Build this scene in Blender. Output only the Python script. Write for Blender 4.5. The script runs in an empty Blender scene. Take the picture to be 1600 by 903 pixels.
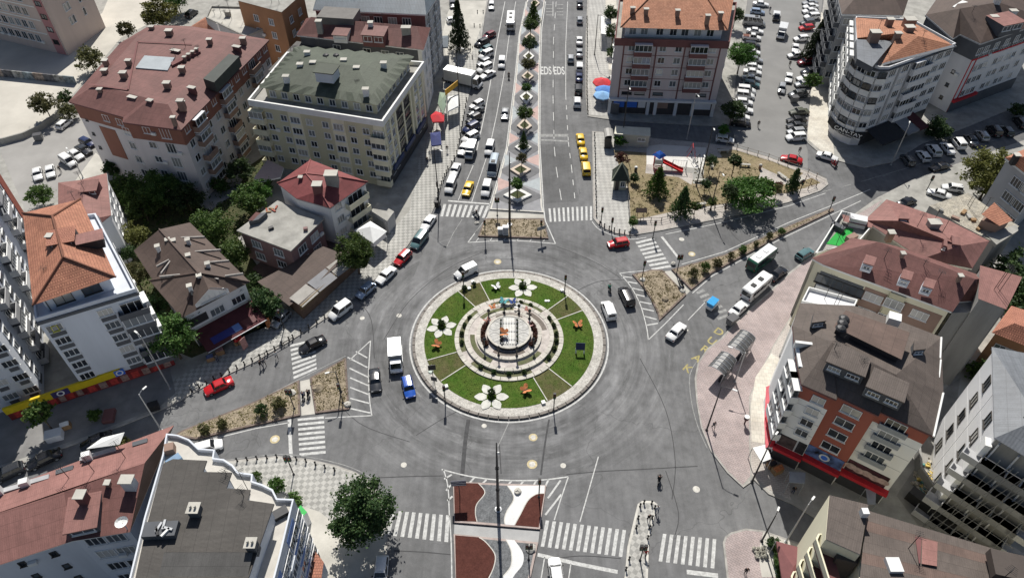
import bpy,bmesh,math,random
from mathutils import Vector,Matrix
random.seed(7)
S=bpy.context.scene
C=S.collection
R=math.radians
PI=math.pi
# ------------------------------------------------------------------ camera
CAM_H,PITCH,FPX=76.0,R(45.5),1120.0
SP,CP=math.sin(PITCH),math.cos(PITCH)
def _ground(px,py,z):
    a=(px-800)/FPX;b=(py-451.5)/FPX
    t=(z-CAM_H)/(-SP-b*CP)
    return a*t,(CP-b*SP)*t
OX,OY=_ground(795.4,529.5,0)
cam_d=bpy.data.cameras.new('camera');cam=bpy.data.objects.new('camera',cam_d);C.objects.link(cam)
cam.location=(-OX,-OY,CAM_H);cam.rotation_euler=(PI/2-PITCH,0,0)
cam_d.sensor_width=36;cam_d.lens=36*FPX/1600;cam_d.clip_start=1;cam_d.clip_end=3000
S.camera=cam
# ------------------------------------------------------------------ sky, sun, exposure
SUN_EL,SUN_AZ=R(49),R(-3)
w=bpy.data.worlds.new('World');S.world=w;w.use_nodes=True
nt=w.node_tree;bgn=nt.nodes['Background']
sk=nt.nodes.new('ShaderNodeTexSky');sk.sky_type='NISHITA';sk.sun_disc=False
sk.sun_elevation=SUN_EL;sk.sun_rotation=SUN_AZ;sk.altitude=100;sk.air_density=1;sk.dust_density=1.5
nt.links.new(sk.outputs[0],bgn.inputs[0]);bgn.inputs[1].default_value=0.058
sd=bpy.data.lights.new('sun','SUN');sd.energy=4.9;sd.angle=R(0.5);sd.color=(1.0,.965,.90)
so=bpy.data.objects.new('sun',sd);C.objects.link(so);so.location=(0,60,120)
sv=Vector((math.sin(SUN_AZ)*math.cos(SUN_EL),math.cos(SUN_AZ)*math.cos(SUN_EL),math.sin(SUN_EL)))
so.rotation_euler=sv.to_track_quat('Z','Y').to_euler()
S.view_settings.view_transform='Standard';S.view_settings.look='None'
S.view_settings.exposure=0.24;S.view_settings.gamma=1
S.view_settings.use_curve_mapping=False
# ------------------------------------------------------------------ helpers
def at(px,py,z=0.0):
    """world point at height z surveyed from the photograph (pixel of the 1600 px frame)"""
    x,y=_ground(px,py,z);return Vector((x-OX,y-OY,z))
def xy(pts,z=0.0):return[at(p[0],p[1],z).xy for p in pts]
def area(p):return.5*sum(p[i][0]*p[(i+1)%len(p)][1]-p[(i+1)%len(p)][0]*p[i][1]for i in range(len(p)))
def ccw(p):
    p=[Vector((q[0],q[1]))for q in p]
    return p if area(p)>0 else p[::-1]
def cen(p):
    n=len(p);return Vector((sum(q[0]for q in p)/n,sum(q[1]for q in p)/n))
def lerp(a,b,t):return a+(b-a)*t
def inset(poly,d):
    """offset a CCW polygon inwards by d"""
    out=[];n=len(poly)
    for i in range(n):
        a,b,c=poly[i-1],poly[i],poly[(i+1)%n]
        e1=(b-a).normalized();e2=(c-b).normalized()
        n1=Vector((-e1.y,e1.x));n2=Vector((-e2.y,e2.x))
        m=n1+n2;k=m.dot(n1)
        if abs(k)<.25:m=n1;k=1
        out.append(b+m*(d/k))
    return out
class MB:
    """collects shapes, builds ONE mesh"""
    def __init__(s):s.v=[];s.f=[];s.m=[];s.uv={}
    def face(s,pts,mi=0,uv=None):
        b=len(s.v);s.v+=[tuple(p)for p in pts];s.f.append(tuple(range(b,b+len(pts))));s.m.append(mi)
        if uv:s.uv[len(s.f)-1]=uv
    def prism(s,poly,z0,z1,mi=0,top=None,bottom=True,sides=True):
        poly=ccw(poly);n=len(poly);b=len(s.v)
        s.v+=[(p[0],p[1],z0)for p in poly]+[(p[0],p[1],z1)for p in poly]
        if sides:
            for i in range(n):
                j=(i+1)%n;s.f.append((b+i,b+j,b+n+j,b+n+i));s.m.append(mi)
        s.f.append(tuple(range(b+n,b+2*n)));s.m.append(mi if top is None else top)
        if bottom:s.f.append(tuple(range(b+n-1,b-1,-1)));s.m.append(mi)
    def sheet(s,poly,z,mi=0):
        poly=ccw(poly);s.face([(p[0],p[1],z)for p in poly],mi)
    def box(s,c,d,mi=0,rz=0,ry=0,rx=0):
        M=Matrix.Translation(c)@Matrix.Rotation(rz,4,'Z')@Matrix.Rotation(ry,4,'Y')@Matrix.Rotation(rx,4,'X')
        b=len(s.v)
        for z in(-.5,.5):
            for x,y in((-.5,-.5),(.5,-.5),(.5,.5),(-.5,.5)):
                s.v.append(tuple(M@Vector((x*d[0],y*d[1],z*d[2]))))
        for q in((3,2,1,0),(4,5,6,7),(0,1,5,4),(1,2,6,5),(2,3,7,6),(3,0,4,7)):
            s.f.append(tuple(b+i for i in q));s.m.append(mi)
    def tube(s,pts,rad,n=8,mi=0,cap=True):
        pts=[Vector(p)for p in pts];rads=rad if isinstance(rad,(list,tuple))else[rad]*len(pts)
        b=len(s.v)
        for i,p in enumerate(pts):
            t=(pts[min(i+1,len(pts)-1)]-pts[max(i-1,0)]).normalized()
            u=t.cross(Vector((0,0,1)))
            if u.length<.05:u=Vector((1,0,0))
            u.normalize();v=u.cross(t)
            for k in range(n):
                a=2*PI*k/n;s.v.append(tuple(p+(u*math.cos(a)+v*math.sin(a))*rads[i]))
        for i in range(len(pts)-1):
            for k in range(n):
                k2=(k+1)%n
                s.f.append((b+i*n+k,b+i*n+k2,b+(i+1)*n+k2,b+(i+1)*n+k));s.m.append(mi)
        if cap:
            s.f.append(tuple(b+k for k in range(n))[::-1]);s.m.append(mi)
            e=b+(len(pts)-1)*n;s.f.append(tuple(e+k for k in range(n)));s.m.append(mi)
    def lathe(s,prof,n=12,c=(0,0,0),mi=0,a0=0,a1=2*PI):
        b=len(s.v);full=abs(a1-a0-2*PI)<1e-4;m=n if full else n+1
        for r,z in prof:
            for k in range(m):
                a=a0+(a1-a0)*k/n;s.v.append((c[0]+r*math.cos(a),c[1]+r*math.sin(a),c[2]+z))
        for i in range(len(prof)-1):
            for k in range(n):
                k2=(k+1)%m
                s.f.append((b+i*m+k,b+i*m+k2,b+(i+1)*m+k2,b+(i+1)*m+k));s.m.append(mi)
    def ring(s,r0,r1,z0,z1,a0=0,a1=2*PI,n=64,c=(0,0),mi=0,top=None):
        """an annular block"""
        full=abs(a1-a0-2*PI)<1e-4;top=mi if top is None else top
        for k in range(n):
            a,b2=a0+(a1-a0)*k/n,a0+(a1-a0)*(k+1)/n
            P=lambda r,t,z:(c[0]+r*math.cos(t),c[1]+r*math.sin(t),z)
            s.face([P(r0,a,z1),P(r1,a,z1),P(r1,b2,z1),P(r0,b2,z1)],top)
            s.face([P(r1,a,z0),P(r1,b2,z0),P(r1,b2,z1),P(r1,a,z1)],mi)
            if r0>.01:s.face([P(r0,b2,z0),P(r0,a,z0),P(r0,a,z1),P(r0,b2,z1)],mi)
            if not full and k==0:s.face([P(r0,a,z0),P(r1,a,z0),P(r1,a,z1),P(r0,a,z1)],mi)
            if not full and k==n-1:s.face([P(r1,b2,z0),P(r0,b2,z0),P(r0,b2,z1),P(r1,b2,z1)],mi)
    def roof(s,pts,mi=0,th=0.0):
        """a sloped face; first edge is the eave, uv in metres along / up the slope"""
        pts=[Vector(p)for p in pts]
        u=(pts[1]-pts[0]).normalized();nrm=Vector((0,0,0))
        for i in range(1,len(pts)-1):nrm+=(pts[i]-pts[0]).cross(pts[i+1]-pts[0])
        nrm.normalize()
        if nrm.z<0:nrm=-nrm;pts=[pts[1],pts[0]]+pts[2:][::-1];u=(pts[1]-pts[0]).normalized()
        v=nrm.cross(u)
        uv=[((p-pts[0]).dot(u)+pts[0].x*.37,(p-pts[0]).dot(v))for p in pts]
        s.face(pts,mi,uv)
    def mesh(s,name,mats,smooth=False):
        me=bpy.data.meshes.new(name);me.from_pydata(s.v,[],s.f)
        for m in mats:me.materials.append(m)
        if len(mats)>1:me.polygons.foreach_set('material_index',s.m)
        if s.uv:
            l=me.uv_layers.new(name='UVMap')
            for fi,uvs in s.uv.items():
                st=me.polygons[fi].loop_start
                for k,q in enumerate(uvs):l.data[st+k].uv=q
        if smooth:
            me.polygons.foreach_set('use_smooth',[True]*len(me.polygons));me.update();me.set_sharp_from_angle(angle=R(40))
        me.update();return me
    def build(s,name,mats,parent=None,loc=None,smooth=False):
        if not isinstance(mats,(list,tuple)):mats=[mats]
        return link(name,s.mesh(name,mats,smooth),parent,loc)
def link(name,data,parent=None,loc=None,rz=0):
    o=bpy.data.objects.new(name,data);C.objects.link(o)
    if loc is not None:o.location=loc
    if rz:o.rotation_euler.z=rz
    if parent is not None:
        o.parent=parent
    return o
def wpart(o,parent):
    """parent a part whose coordinates are world coordinates (roots only translate / turn about z)"""
    o.parent=parent
    r=parent;M=Matrix.Identity(4)
    while r is not None:
        M=(Matrix.Translation(r.location)@r.rotation_euler.to_matrix().to_4x4())if r.parent is None else M
        r=r.parent
    o.matrix_parent_inverse=M.inverted()if parent.parent is None else Matrix.Identity(4)
    return o
def ordinal(n):
    b='first second third fourth fifth sixth seventh eighth ninth tenth eleventh twelfth thirteenth fourteenth fifteenth sixteenth seventeenth eighteenth nineteenth'.split()
    return b[n-1]if n<20 else 'twentieth' if n==20 else 'twenty-'+b[n-21]if n<30 else 'thirtieth'
def tag(o,label=None,cat=None,group=None,kind=None):
    if label:o['label']=label
    if cat:o['category']=cat
    if group:o['group']=group
    if kind:o['kind']=kind
    return o
def thing(name,label,cat,loc,rz=0,group=None):
    o=bpy.data.objects.new(name,None);C.objects.link(o);o.location=loc;o.rotation_euler.z=rz
    o.empty_display_size=.3
    return tag(o,label,cat,group)
def copy_tree(o,parent=None):
    c=o.copy();C.objects.link(c)
    if parent is not None:c.parent=parent
    for ch in KIDS.get(o.name,()):copy_tree(ch,c)
    return c
KIDS={}
def index_kids(o):
    KIDS[o.name]=list(o.children)
    for ch in o.children:index_kids(ch)
def struct(name,mb,mats,parent=None):
    o=mb.build(name,mats)
    if parent is None:o['kind']='structure'
    else:wpart(o,parent)
    return o
# ------------------------------------------------------------------ materials
MATS={}
def nd(t,kind,**kw):
    n=t.nodes.new(kind)
    for k,v in kw.items():setattr(n,k,v)
    return n
def lk(t,a,b):t.links.new(a,b)
def rgb(c):return(c[0],c[1],c[2],1)
def base(name):
    m=bpy.data.materials.new(name);m.use_nodes=True
    return m,m.node_tree,m.node_tree.nodes['Principled BSDF']
def ramp(t,fac,stops):
    r=nd(t,'ShaderNodeValToRGB');e=r.color_ramp.elements
    e[0].position,e[0].color=stops[0][0],rgb(stops[0][1]);e[1].position,e[1].color=stops[-1][0],rgb(stops[-1][1])
    for p,c in stops[1:-1]:
        x=e.new(p);x.color=rgb(c)
    lk(t,fac,r.inputs[0]);return r.outputs[0]
def mixc(t,fac,a,b,mode='MIX'):
    n=nd(t,'ShaderNodeMix',data_type='RGBA',blend_type=mode)
    for sock,v in((n.inputs[0],fac),(n.inputs[6],a),(n.inputs[7],b)):
        if hasattr(v,'links')or isinstance(v,bpy.types.NodeSocket):lk(t,v,sock)
        else:sock.default_value=v if isinstance(v,(int,float))else rgb(v)
    return n.outputs[2]
def math_n(t,op,a,b=None):
    n=nd(t,'ShaderNodeMath',operation=op)
    for i,v in enumerate((a,b)):
        if v is None:continue
        if isinstance(v,bpy.types.NodeSocket):lk(t,v,n.inputs[i])
        else:n.inputs[i].default_value=v
    return n.outputs[0]
def noise(t,scale,vec,detail=4,rough=.6):
    n=nd(t,'ShaderNodeTexNoise');n.inputs['Scale'].default_value=scale;n.inputs['Detail'].default_value=detail
    n.inputs['Roughness'].default_value=rough;lk(t,vec,n.inputs['Vector']);return n.outputs[0]
def coords(t,which='Object'):
    if which=='World':return nd(t,'ShaderNodeNewGeometry').outputs['Position']
    return nd(t,'ShaderNodeTexCoord').outputs[which]
def bump(t,b,h,dist=.02,strength=.5):
    n=nd(t,'ShaderNodeBump');n.inputs['Distance'].default_value=dist;n.inputs['Strength'].default_value=strength
    lk(t,h,n.inputs['Height']);lk(t,n.outputs[0],b.inputs['Normal'])
def M(name,col,rough=.8,var=.12,scale=.6,metal=0,spec=.3,fine=0.0,streak=False,coat=0):
    """painted / plastered / earthy surface with soft blotches and grain"""
    if name in MATS:return MATS[name]
    m,t,b=base(name);v=coords(t,'World')
    if streak:
        mp=nd(t,'ShaderNodeMapping');mp.inputs['Scale'].default_value=(1.6,1.6,.25);lk(t,v,mp.inputs[0]);v2=mp.outputs[0]
    else:v2=v
    n1=noise(t,scale,v2);lo=tuple(c*(1-var*1.3)for c in col);hi=tuple(min(1,c*(1+var))for c in col)
    c=ramp(t,n1,[(.3,lo),(.7,hi)])
    if fine:
        n2=noise(t,9,v,3);c=mixc(t,math_n(t,'MULTIPLY',n2,fine),c,tuple(x*.35 for x in col))
    lk(t,c,b.inputs['Base Color']);b.inputs['Roughness'].default_value=rough;b.inputs['Metallic'].default_value=metal
    b.inputs['Specular IOR Level'].default_value=spec
    if coat:b.inputs['Coat Weight'].default_value=coat
    MATS[name]=m;return m
def asphalt_mat(name,tone=.115,polar=True):
    m,t,b=base(name);v=coords(t,'World')
    big=noise(t,.09,v,5,.65);mid=noise(t,.7,v,5,.7);fine=noise(t,14,v,2,.6)
    c=ramp(t,big,[(.28,(tone*.74,)*3),(.5,(tone,tone,tone*1.01)),(.75,(tone*1.3,)*3)])
    c=mixc(t,.55,c,ramp(t,mid,[(.25,(.28,)*3),(.5,(.5,)*3),(.8,(.72,)*3)]),'OVERLAY')
    c=mixc(t,.28,c,ramp(t,fine,[(.3,(.25,)*3),(.7,(.75,)*3)]),'OVERLAY')
    mp=nd(t,'ShaderNodeMapping');mp.inputs['Scale'].default_value=(1.1,.045,1);lk(t,v,mp.inputs[0])
    st=noise(t,1.0,mp.outputs[0],4,.6)
    c=mixc(t,.4,c,ramp(t,st,[(.35,(.38,)*3),(.62,(.6,)*3)]),'OVERLAY')
    if polar:
        sx=nd(t,'ShaderNodeSeparateXYZ');lk(t,v,sx.inputs[0])
        r=math_n(t,'SQRT',math_n(t,'ADD',math_n(t,'MULTIPLY',sx.outputs[0],sx.outputs[0]),math_n(t,'MULTIPLY',sx.outputs[1],sx.outputs[1])))
        th=math_n(t,'ARCTAN2',sx.outputs[1],sx.outputs[0])
        cb=nd(t,'ShaderNodeCombineXYZ');lk(t,math_n(t,'MULTIPLY',r,.55),cb.inputs[0]);lk(t,math_n(t,'MULTIPLY',th,2.2),cb.inputs[1])
        pn=noise(t,1.0,cb.outputs[0],6,.62)
        pc=ramp(t,pn,[(.3,(.3,)*3),(.5,(.5,)*3),(.6,(.64,)*3),(.74,(.86,)*3)])
        mr=nd(t,'ShaderNodeMapRange',interpolation_type='SMOOTHSTEP');mr.inputs['From Min'].default_value=30;mr.inputs['From Max'].default_value=16
        lk(t,r,mr.inputs[0])
        c=mixc(t,math_n(t,'MULTIPLY',mr.outputs[0],.8),c,pc,'OVERLAY')
        dn=noise(t,.9,cb.outputs[0],7,.75);c=mixc(t,math_n(t,'MULTIPLY',math_n(t,'MULTIPLY',ramp(t,dn,[(.54,(0,)*3),(.72,(.9,)*3)]),ramp(t,noise(t,1.6,v,5,.8),[(.35,(.2,)*3),(.62,(1,)*3)])),math_n(t,'MULTIPLY',mr.outputs[0],.9)),c,(tone*2.3,)*3)
        cb2=nd(t,'ShaderNodeCombineXYZ');lk(t,math_n(t,'MULTIPLY',r,2.6),cb2.inputs[0]);lk(t,math_n(t,'MULTIPLY',th,1.3),cb2.inputs[1])
        tn=noise(t,1.0,cb2.outputs[0],3,.5);c=mixc(t,math_n(t,'MULTIPLY',mr.outputs[0],.28),c,ramp(t,tn,[(.36,(.3,)*3),(.5,(.5,)*3),(.64,(.66,)*3)]),'OVERLAY')
        vo=nd(t,'ShaderNodeTexVoronoi',feature='DISTANCE_TO_EDGE');vo.inputs['Scale'].default_value=.055
        wv=nd(t,'ShaderNodeVectorMath',operation='ADD');nz=nd(t,'ShaderNodeTexNoise');nz.inputs['Scale'].default_value=.35;lk(t,v,nz.inputs['Vector'])
        ns=nd(t,'ShaderNodeVectorMath',operation='SCALE');ns.inputs[3].default_value=4;lk(t,nz.outputs[1],ns.inputs[0])
        lk(t,v,wv.inputs[0]);lk(t,ns.outputs[0],wv.inputs[1]);lk(t,wv.outputs[0],vo.inputs['Vector'])
        ck=ramp(t,vo.outputs[0],[(.0,(.5,)*3),(.0035,(0,)*3)])
        c=mixc(t,ck,c,(tone*.45,)*3)
    lk(t,c,b.inputs['Base Color']);b.inputs['Roughness'].default_value=.85;b.inputs['Specular IOR Level'].default_value=.25
    bump(t,b,fine,.006,.35)
    MATS[name]=m;return m
def checker_mat(name,c1,c2,rot,size=.8,joint=.35):
    m,t,b=base(name);v=coords(t,'World')
    mp=nd(t,'ShaderNodeMapping');mp.inputs['Rotation'].default_value[2]=rot;lk(t,v,mp.inputs[0])
    ch=nd(t,'ShaderNodeTexChecker');ch.inputs['Scale'].default_value=1/size;lk(t,mp.outputs[0],ch.inputs['Vector'])
    ch.inputs['Color1'].default_value=rgb(c1);ch.inputs['Color2'].default_value=rgb(c2)
    n1=noise(t,.35,v,5,.7);n2=noise(t,5,v,3)
    c=mixc(t,.6,ch.outputs[0],ramp(t,n1,[(.3,(.3,)*3),(.7,(.62,)*3)]),'OVERLAY')
    c=mixc(t,.4,c,ramp(t,n2,[(.3,(.36,)*3),(.7,(.6,)*3)]),'OVERLAY')
    lk(t,c,b.inputs['Base Color']);b.inputs['Roughness'].default_value=.85;b.inputs['Specular IOR Level'].default_value=.25
    MATS[name]=m;return m
def paver_mat(name,col,col2,rot=0,bw=.5,bh=.25,mortar=.35):
    m,t,b=base(name);v=coords(t,'World')
    mp=nd(t,'ShaderNodeMapping');mp.inputs['Rotation'].default_value[2]=rot;lk(t,v,mp.inputs[0])
    br=nd(t,'ShaderNodeTexBrick');br.inputs['Scale'].default_value=1;br.inputs['Brick Width'].default_value=bw
    br.inputs['Row Height'].default_value=bh;br.inputs['Mortar Size'].default_value=.012;br.inputs['Color1'].default_value=rgb(col)
    br.inputs['Color2'].default_value=rgb(col2);br.inputs['Mortar'].default_value=rgb([x*mortar for x in col]);lk(t,mp.outputs[0],br.inputs['Vector'])
    n1=noise(t,.3,v,5,.7);c=mixc(t,.65,br.outputs[0],ramp(t,n1,[(.28,(.3,)*3),(.72,(.66,)*3)]),'OVERLAY')
    lk(t,c,b.inputs['Base Color']);b.inputs['Roughness'].default_value=.85;b.inputs['Specular IOR Level'].default_value=.25
    bump(t,b,br.outputs[1],-.01,.5)
    MATS[name]=m;return m
def tile_mat(name,c1,c2,pitch=.34,stain=.35):
    """clay pantiles: rows and rounded columns from the slope's own metres"""
    m,t,b=base(name);v=coords(t,'UV');wv=coords(t,'World')
    br=nd(t,'ShaderNodeTexBrick');br.inputs['Scale'].default_value=1;br.inputs['Brick Width'].default_value=.26;br.inputs['Row Height'].default_value=pitch
    br.inputs['Mortar Size'].default_value=.03;br.inputs['Mortar Smooth'].default_value=.6;br.offset=.5
    br.inputs['Color1'].default_value=rgb(c1);br.inputs['Color2'].default_value=rgb(c2);br.inputs['Mortar'].default_value=rgb([x*.5 for x in c2]);lk(t,v,br.inputs['Vector'])
    n1=noise(t,.5,wv,5,.7);n2=noise(t,3.5,wv,3)
    c=mixc(t,.7,br.outputs[0],ramp(t,n1,[(.3,(.33,)*3),(.7,(.63,)*3)]),'OVERLAY')
    c=mixc(t,math_n(t,'MULTIPLY',ramp(t,n2,[(.55,(0,)*3),(.7,(1,)*3)]),stain),c,[x*.35 for x in c2])
    sv_=nd(t,'ShaderNodeSeparateXYZ');lk(t,v,sv_.inputs[0])
    saw=math_n(t,'FRACT',math_n(t,'DIVIDE',sv_.outputs[1],pitch))
    col=math_n(t,'SINE',math_n(t,'MULTIPLY',sv_.outputs[0],2*PI/.26))
    h=math_n(t,'ADD',math_n(t,'MULTIPLY',saw,-1),math_n(t,'MULTIPLY',col,.35))
    lk(t,c,b.inputs['Base Color']);b.inputs['Roughness'].default_value=.8;b.inputs['Specular IOR Level'].default_value=.3
    bump(t,b,h,.035,.8);MATS[name]=m;return m
def sheet_mat(name,col,wave=.18,stain=.3,rough=.7,rows=1.15):
    """corrugated or shingled sheet roofing with weather streaks and lap lines"""
    m,t,b=base(name);v=coords(t,'UV');wv=coords(t,'World')
    s=nd(t,'ShaderNodeSeparateXYZ');lk(t,v,s.inputs[0])
    wave_h=math_n(t,'SINE',math_n(t,'MULTIPLY',s.outputs[0],2*PI/wave))
    lap=math_n(t,'FRACT',math_n(t,'DIVIDE',s.outputs[1],rows))
    n1=noise(t,.28,wv,6,.7);n2=noise(t,2.5,wv,4,.7);n3=noise(t,11,wv,2)
    mp=nd(t,'ShaderNodeMapping');mp.inputs['Scale'].default_value=(2.2,.25,1);lk(t,v,mp.inputs[0])
    n4=noise(t,1.0,mp.outputs[0],4)
    c=ramp(t,n1,[(.3,[x*.78 for x in col]),(.7,[min(1,x*1.2)for x in col])])
    c=mixc(t,.5,c,ramp(t,n4,[(.3,(.36,)*3),(.7,(.62,)*3)]),'OVERLAY')
    c=mixc(t,.5,c,ramp(t,n3,[(.3,(.4,)*3),(.7,(.6,)*3)]),'OVERLAY')
    c=mixc(t,math_n(t,'MULTIPLY',ramp(t,n2,[(.52,(0,)*3),(.7,(1,)*3)]),stain),c,[x*.6 for x in col])
    c=mixc(t,math_n(t,'MULTIPLY',math_n(t,'LESS_THAN',lap,.05),.45),c,[x*.45 for x in col])
    lk(t,c,b.inputs['Base Color']);b.inputs['Roughness'].default_value=rough;b.inputs['Specular IOR Level'].default_value=.3
    bump(t,b,math_n(t,'ADD',math_n(t,'MULTIPLY',wave_h,.5),n2),.02,.35);MATS[name]=m;return m
def glass_mat(name='window_glass',curtain=.42):
    m,t,b=base(name);oi=nd(t,'ShaderNodeObjectInfo');v=coords(t,'Object')
    c=ramp(t,oi.outputs['Random'],[(.0,(.012,.014,.018)),(.3,(.03,.036,.045)),(.5,(.09,.105,.12)),(.72,(.2,.22,.235)),(.86,(.36,.35,.32)),(1.0,(.55,.54,.52))])
    lk(t,c,b.inputs['Base Color']);b.inputs['Roughness'].default_value=.12;b.inputs['Specular IOR Level'].default_value=.6
    MATS[name]=m;return m
def leaf_mat(name,c1,c2):
    m,t,b=base(name);g=nd(t,'ShaderNodeNewGeometry');oi=nd(t,'ShaderNodeObjectInfo')
    c=ramp(t,g.outputs['Random Per Island'],[(0,[x*.62 for x in c1]),(.5,c1),(1,c2)])
    hs=nd(t,'ShaderNodeHueSaturation');lk(t,c,hs.inputs['Color'])
    lk(t,math_n(t,'ADD',math_n(t,'MULTIPLY',oi.outputs['Random'],.5),.75),hs.inputs['Value'])
    lk(t,math_n(t,'ADD',math_n(t,'MULTIPLY',oi.outputs['Random'],.03),.485),hs.inputs['Hue'])
    lk(t,hs.outputs[0],b.inputs['Base Color']);b.inputs['Roughness'].default_value=.6;b.inputs['Specular IOR Level'].default_value=.25
    tr=nd(t,'ShaderNodeBsdfTranslucent');lk(t,hs.outputs[0],tr.inputs[0]);mx=nd(t,'ShaderNodeMixShader');mx.inputs[0].default_value=.35
    lk(t,b.outputs[0],mx.inputs[1]);lk(t,tr.outputs[0],mx.inputs[2]);lk(t,mx.outputs[0],t.nodes['Material Output'].inputs[0])
    MATS[name]=m;return m
def ground_mat(name,a,c_,scale=.5,fine=.6):
    """earth, grass or gravel: two colours in patches with grain"""
    m,t,b=base(name);v=coords(t,'World')
    n1=noise(t,scale,v,6,.7);n2=noise(t,6,v,4,.7);n3=noise(t,22,v,2)
    c=ramp(t,n1,[(.35,a),(.65,c_)])
    n0=noise(t,1.7,v,5,.7);c=mixc(t,fine*.8,c,ramp(t,n0,[(.3,(.3,)*3),(.7,(.68,)*3)]),'OVERLAY')
    c=mixc(t,fine,c,ramp(t,n2,[(.3,(.25,)*3),(.7,(.7,)*3)]),'OVERLAY')
    c=mixc(t,fine*.8,c,ramp(t,n3,[(.3,(.25,)*3),(.7,(.75,)*3)]),'OVERLAY')
    lk(t,c,b.inputs['Base Color']);b.inputs['Roughness'].default_value=.95;b.inputs['Specular IOR Level'].default_value=.1
    bump(t,b,n3,.03,.6);MATS[name]=m;return m
def paint_mat(name,col,rough=.28,metal=0.0):
    if name in MATS:return MATS[name]
    m,t,b=base(name);b.inputs['Base Color'].default_value=rgb(col);b.inputs['Roughness'].default_value=rough
    b.inputs['Metallic'].default_value=metal;b.inputs['Coat Weight'].default_value=.5;b.inputs['Coat Roughness'].default_value=.06
    v=coords(t,'Object');n=noise(t,3,v,3);lk(t,ramp(t,n,[(.3,[x*.9 for x in col]),(.7,[min(1,x*1.05)for x in col])]),b.inputs['Base Color'])
    MATS[name]=m;return m
UMBER=M('umber_render',(.27,.12,.085),.85,.1,.4,streak=True);ROSEG=M('rose_grey_render',(.62,.58,.575),.85,.07,.3,streak=True)
ASPH=asphalt_mat('asphalt',.142);ASPH2=asphalt_mat('asphalt_lane',.142,False);ASPH_D=asphalt_mat('asphalt_patch_dark',.112,False);ASPH_L=asphalt_mat('asphalt_patch_pale',.17,False)
CHK=checker_mat('checker_paving',(.43,.42,.39),(.30,.295,.275),R(40),.52)
CHK2=checker_mat('checker_paving_avenue',(.44,.43,.40),(.36,.35,.33),R(45),.6)
PINK=paver_mat('pink_pavers',(.40,.33,.315),(.35,.295,.285),R(35),.5,.25)
PINK2=paver_mat('pale_pavers',(.46,.42,.38),(.42,.385,.355),R(10),.5,.25)
CREAM=paver_mat('cream_slabs',(.58,.545,.47),(.52,.49,.43),R(8),.62,.62,.6)
KERB=M('kerb_stone',(.34,.325,.30),.85,.2,1.2);KERB_D=M('kerb_brown',(.17,.13,.11),.85,.25,1.2)
KERB_W=M('pale_kerb',(.55,.53,.48),.85,.15,1.2);CONC=M('concrete',(.36,.35,.32),.9,.22,.5,fine=.35)
CONC_L=M('concrete_pale',(.50,.48,.43),.9,.16,.3,fine=.25);YARD=M('yard_concrete',(.53,.50,.44),.9,.13,.12,fine=.2)
PAINT=M('road_paint_white',(.62,.62,.60),.7,.28,2.5,fine=.7);PAINT_OLD=M('road_paint_worn',(.36,.36,.35),.8,.35,2.2,fine=.8)
PAINT_Y=M('road_paint_yellow',(.42,.36,.15),.7,.3,2.5,fine=.6)
GRASS=ground_mat('lawn',(.05,.105,.014),(.085,.115,.024),.5,.6)
GRASS_D=ground_mat('dry_lawn',(.072,.092,.026),(.115,.10,.05),.6,.6)
DRY=ground_mat('dry_earth',(.29,.23,.15),(.20,.17,.095),.35,.75);SAND=ground_mat('sandy_gravel',(.34,.285,.21),(.23,.19,.135),.6,.85)
SOIL=ground_mat('garden_soil',(.09,.085,.045),(.05,.065,.03),.4,.7);RED_G=ground_mat('red_lava_gravel',(.095,.036,.028),(.078,.03,.024),1.2,.5)
GREY_G=ground_mat('grey_gravel',(.13,.135,.14),(.17,.175,.18),1.2,.75);WHITE_G=ground_mat('white_gravel',(.70,.70,.69),(.64,.64,.63),1.0,.2)
PEBBLE=ground_mat('pebble_paving',(.52,.50,.46),(.42,.40,.36),.8,.75)
RUBBLE=ground_mat('rubble',(.45,.41,.33),(.30,.28,.24),.7,.8)
TILE=tile_mat('orange_tiles',(.44,.20,.125),(.36,.155,.10));TILE2=tile_mat('faded_orange_tiles',(.48,.23,.14),(.40,.18,.105))
TILE3=tile_mat('salmon_tiles',(.42,.185,.125),(.36,.155,.105),.3,.2)
SH_RED=sheet_mat('red_brown_sheet',(.165,.076,.067));SH_PINK=sheet_mat('pink_brown_sheet',(.235,.115,.10));SH_BRN=sheet_mat('brown_sheet',(.125,.085,.07))
SH_DK=sheet_mat('dark_brown_sheet',(.085,.06,.05));SH_GRN=sheet_mat('mossy_green_sheet',(.068,.08,.058),.25,.6);SH_GRY=sheet_mat('dark_grey_sheet',(.09,.087,.083),.2)
SH_TAUPE=sheet_mat('taupe_sheet',(.105,.085,.074),.2,.25);SH_BLUE=sheet_mat('blue_grey_sheet',(.13,.155,.18),.3,.2,.45);SH_CRIM=sheet_mat('crimson_sheet',(.19,.05,.05),.2,.2)
SH_SLATE=sheet_mat('slate_grey_sheet',(.155,.165,.18),.3,.15,.5);SH_CHAR=sheet_mat('charcoal_shingle',(.07,.064,.058),.12,.35)
WHITE=M('white_render',(.78,.78,.77),.85,.06,.3,streak=True);WHITE_B=M('bluish_render',(.60,.63,.68),.85,.07,.3,streak=True)
CREAMW=M('cream_render',(.70,.66,.50),.85,.07,.3,streak=True);OLIVEW=M('olive_render',(.52,.49,.345),.85,.08,.3,streak=True)
PINKW=M('pinkish_render',(.56,.49,.485),.85,.08,.3,streak=True);GREYW=M('grey_render',(.40,.40,.405),.85,.1,.3,streak=True)
GREYD=M('charcoal_render',(.10,.105,.115),.8,.12,.4);GREYL=M('pale_grey_render',(.66,.66,.67),.85,.06,.3,streak=True)
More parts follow.
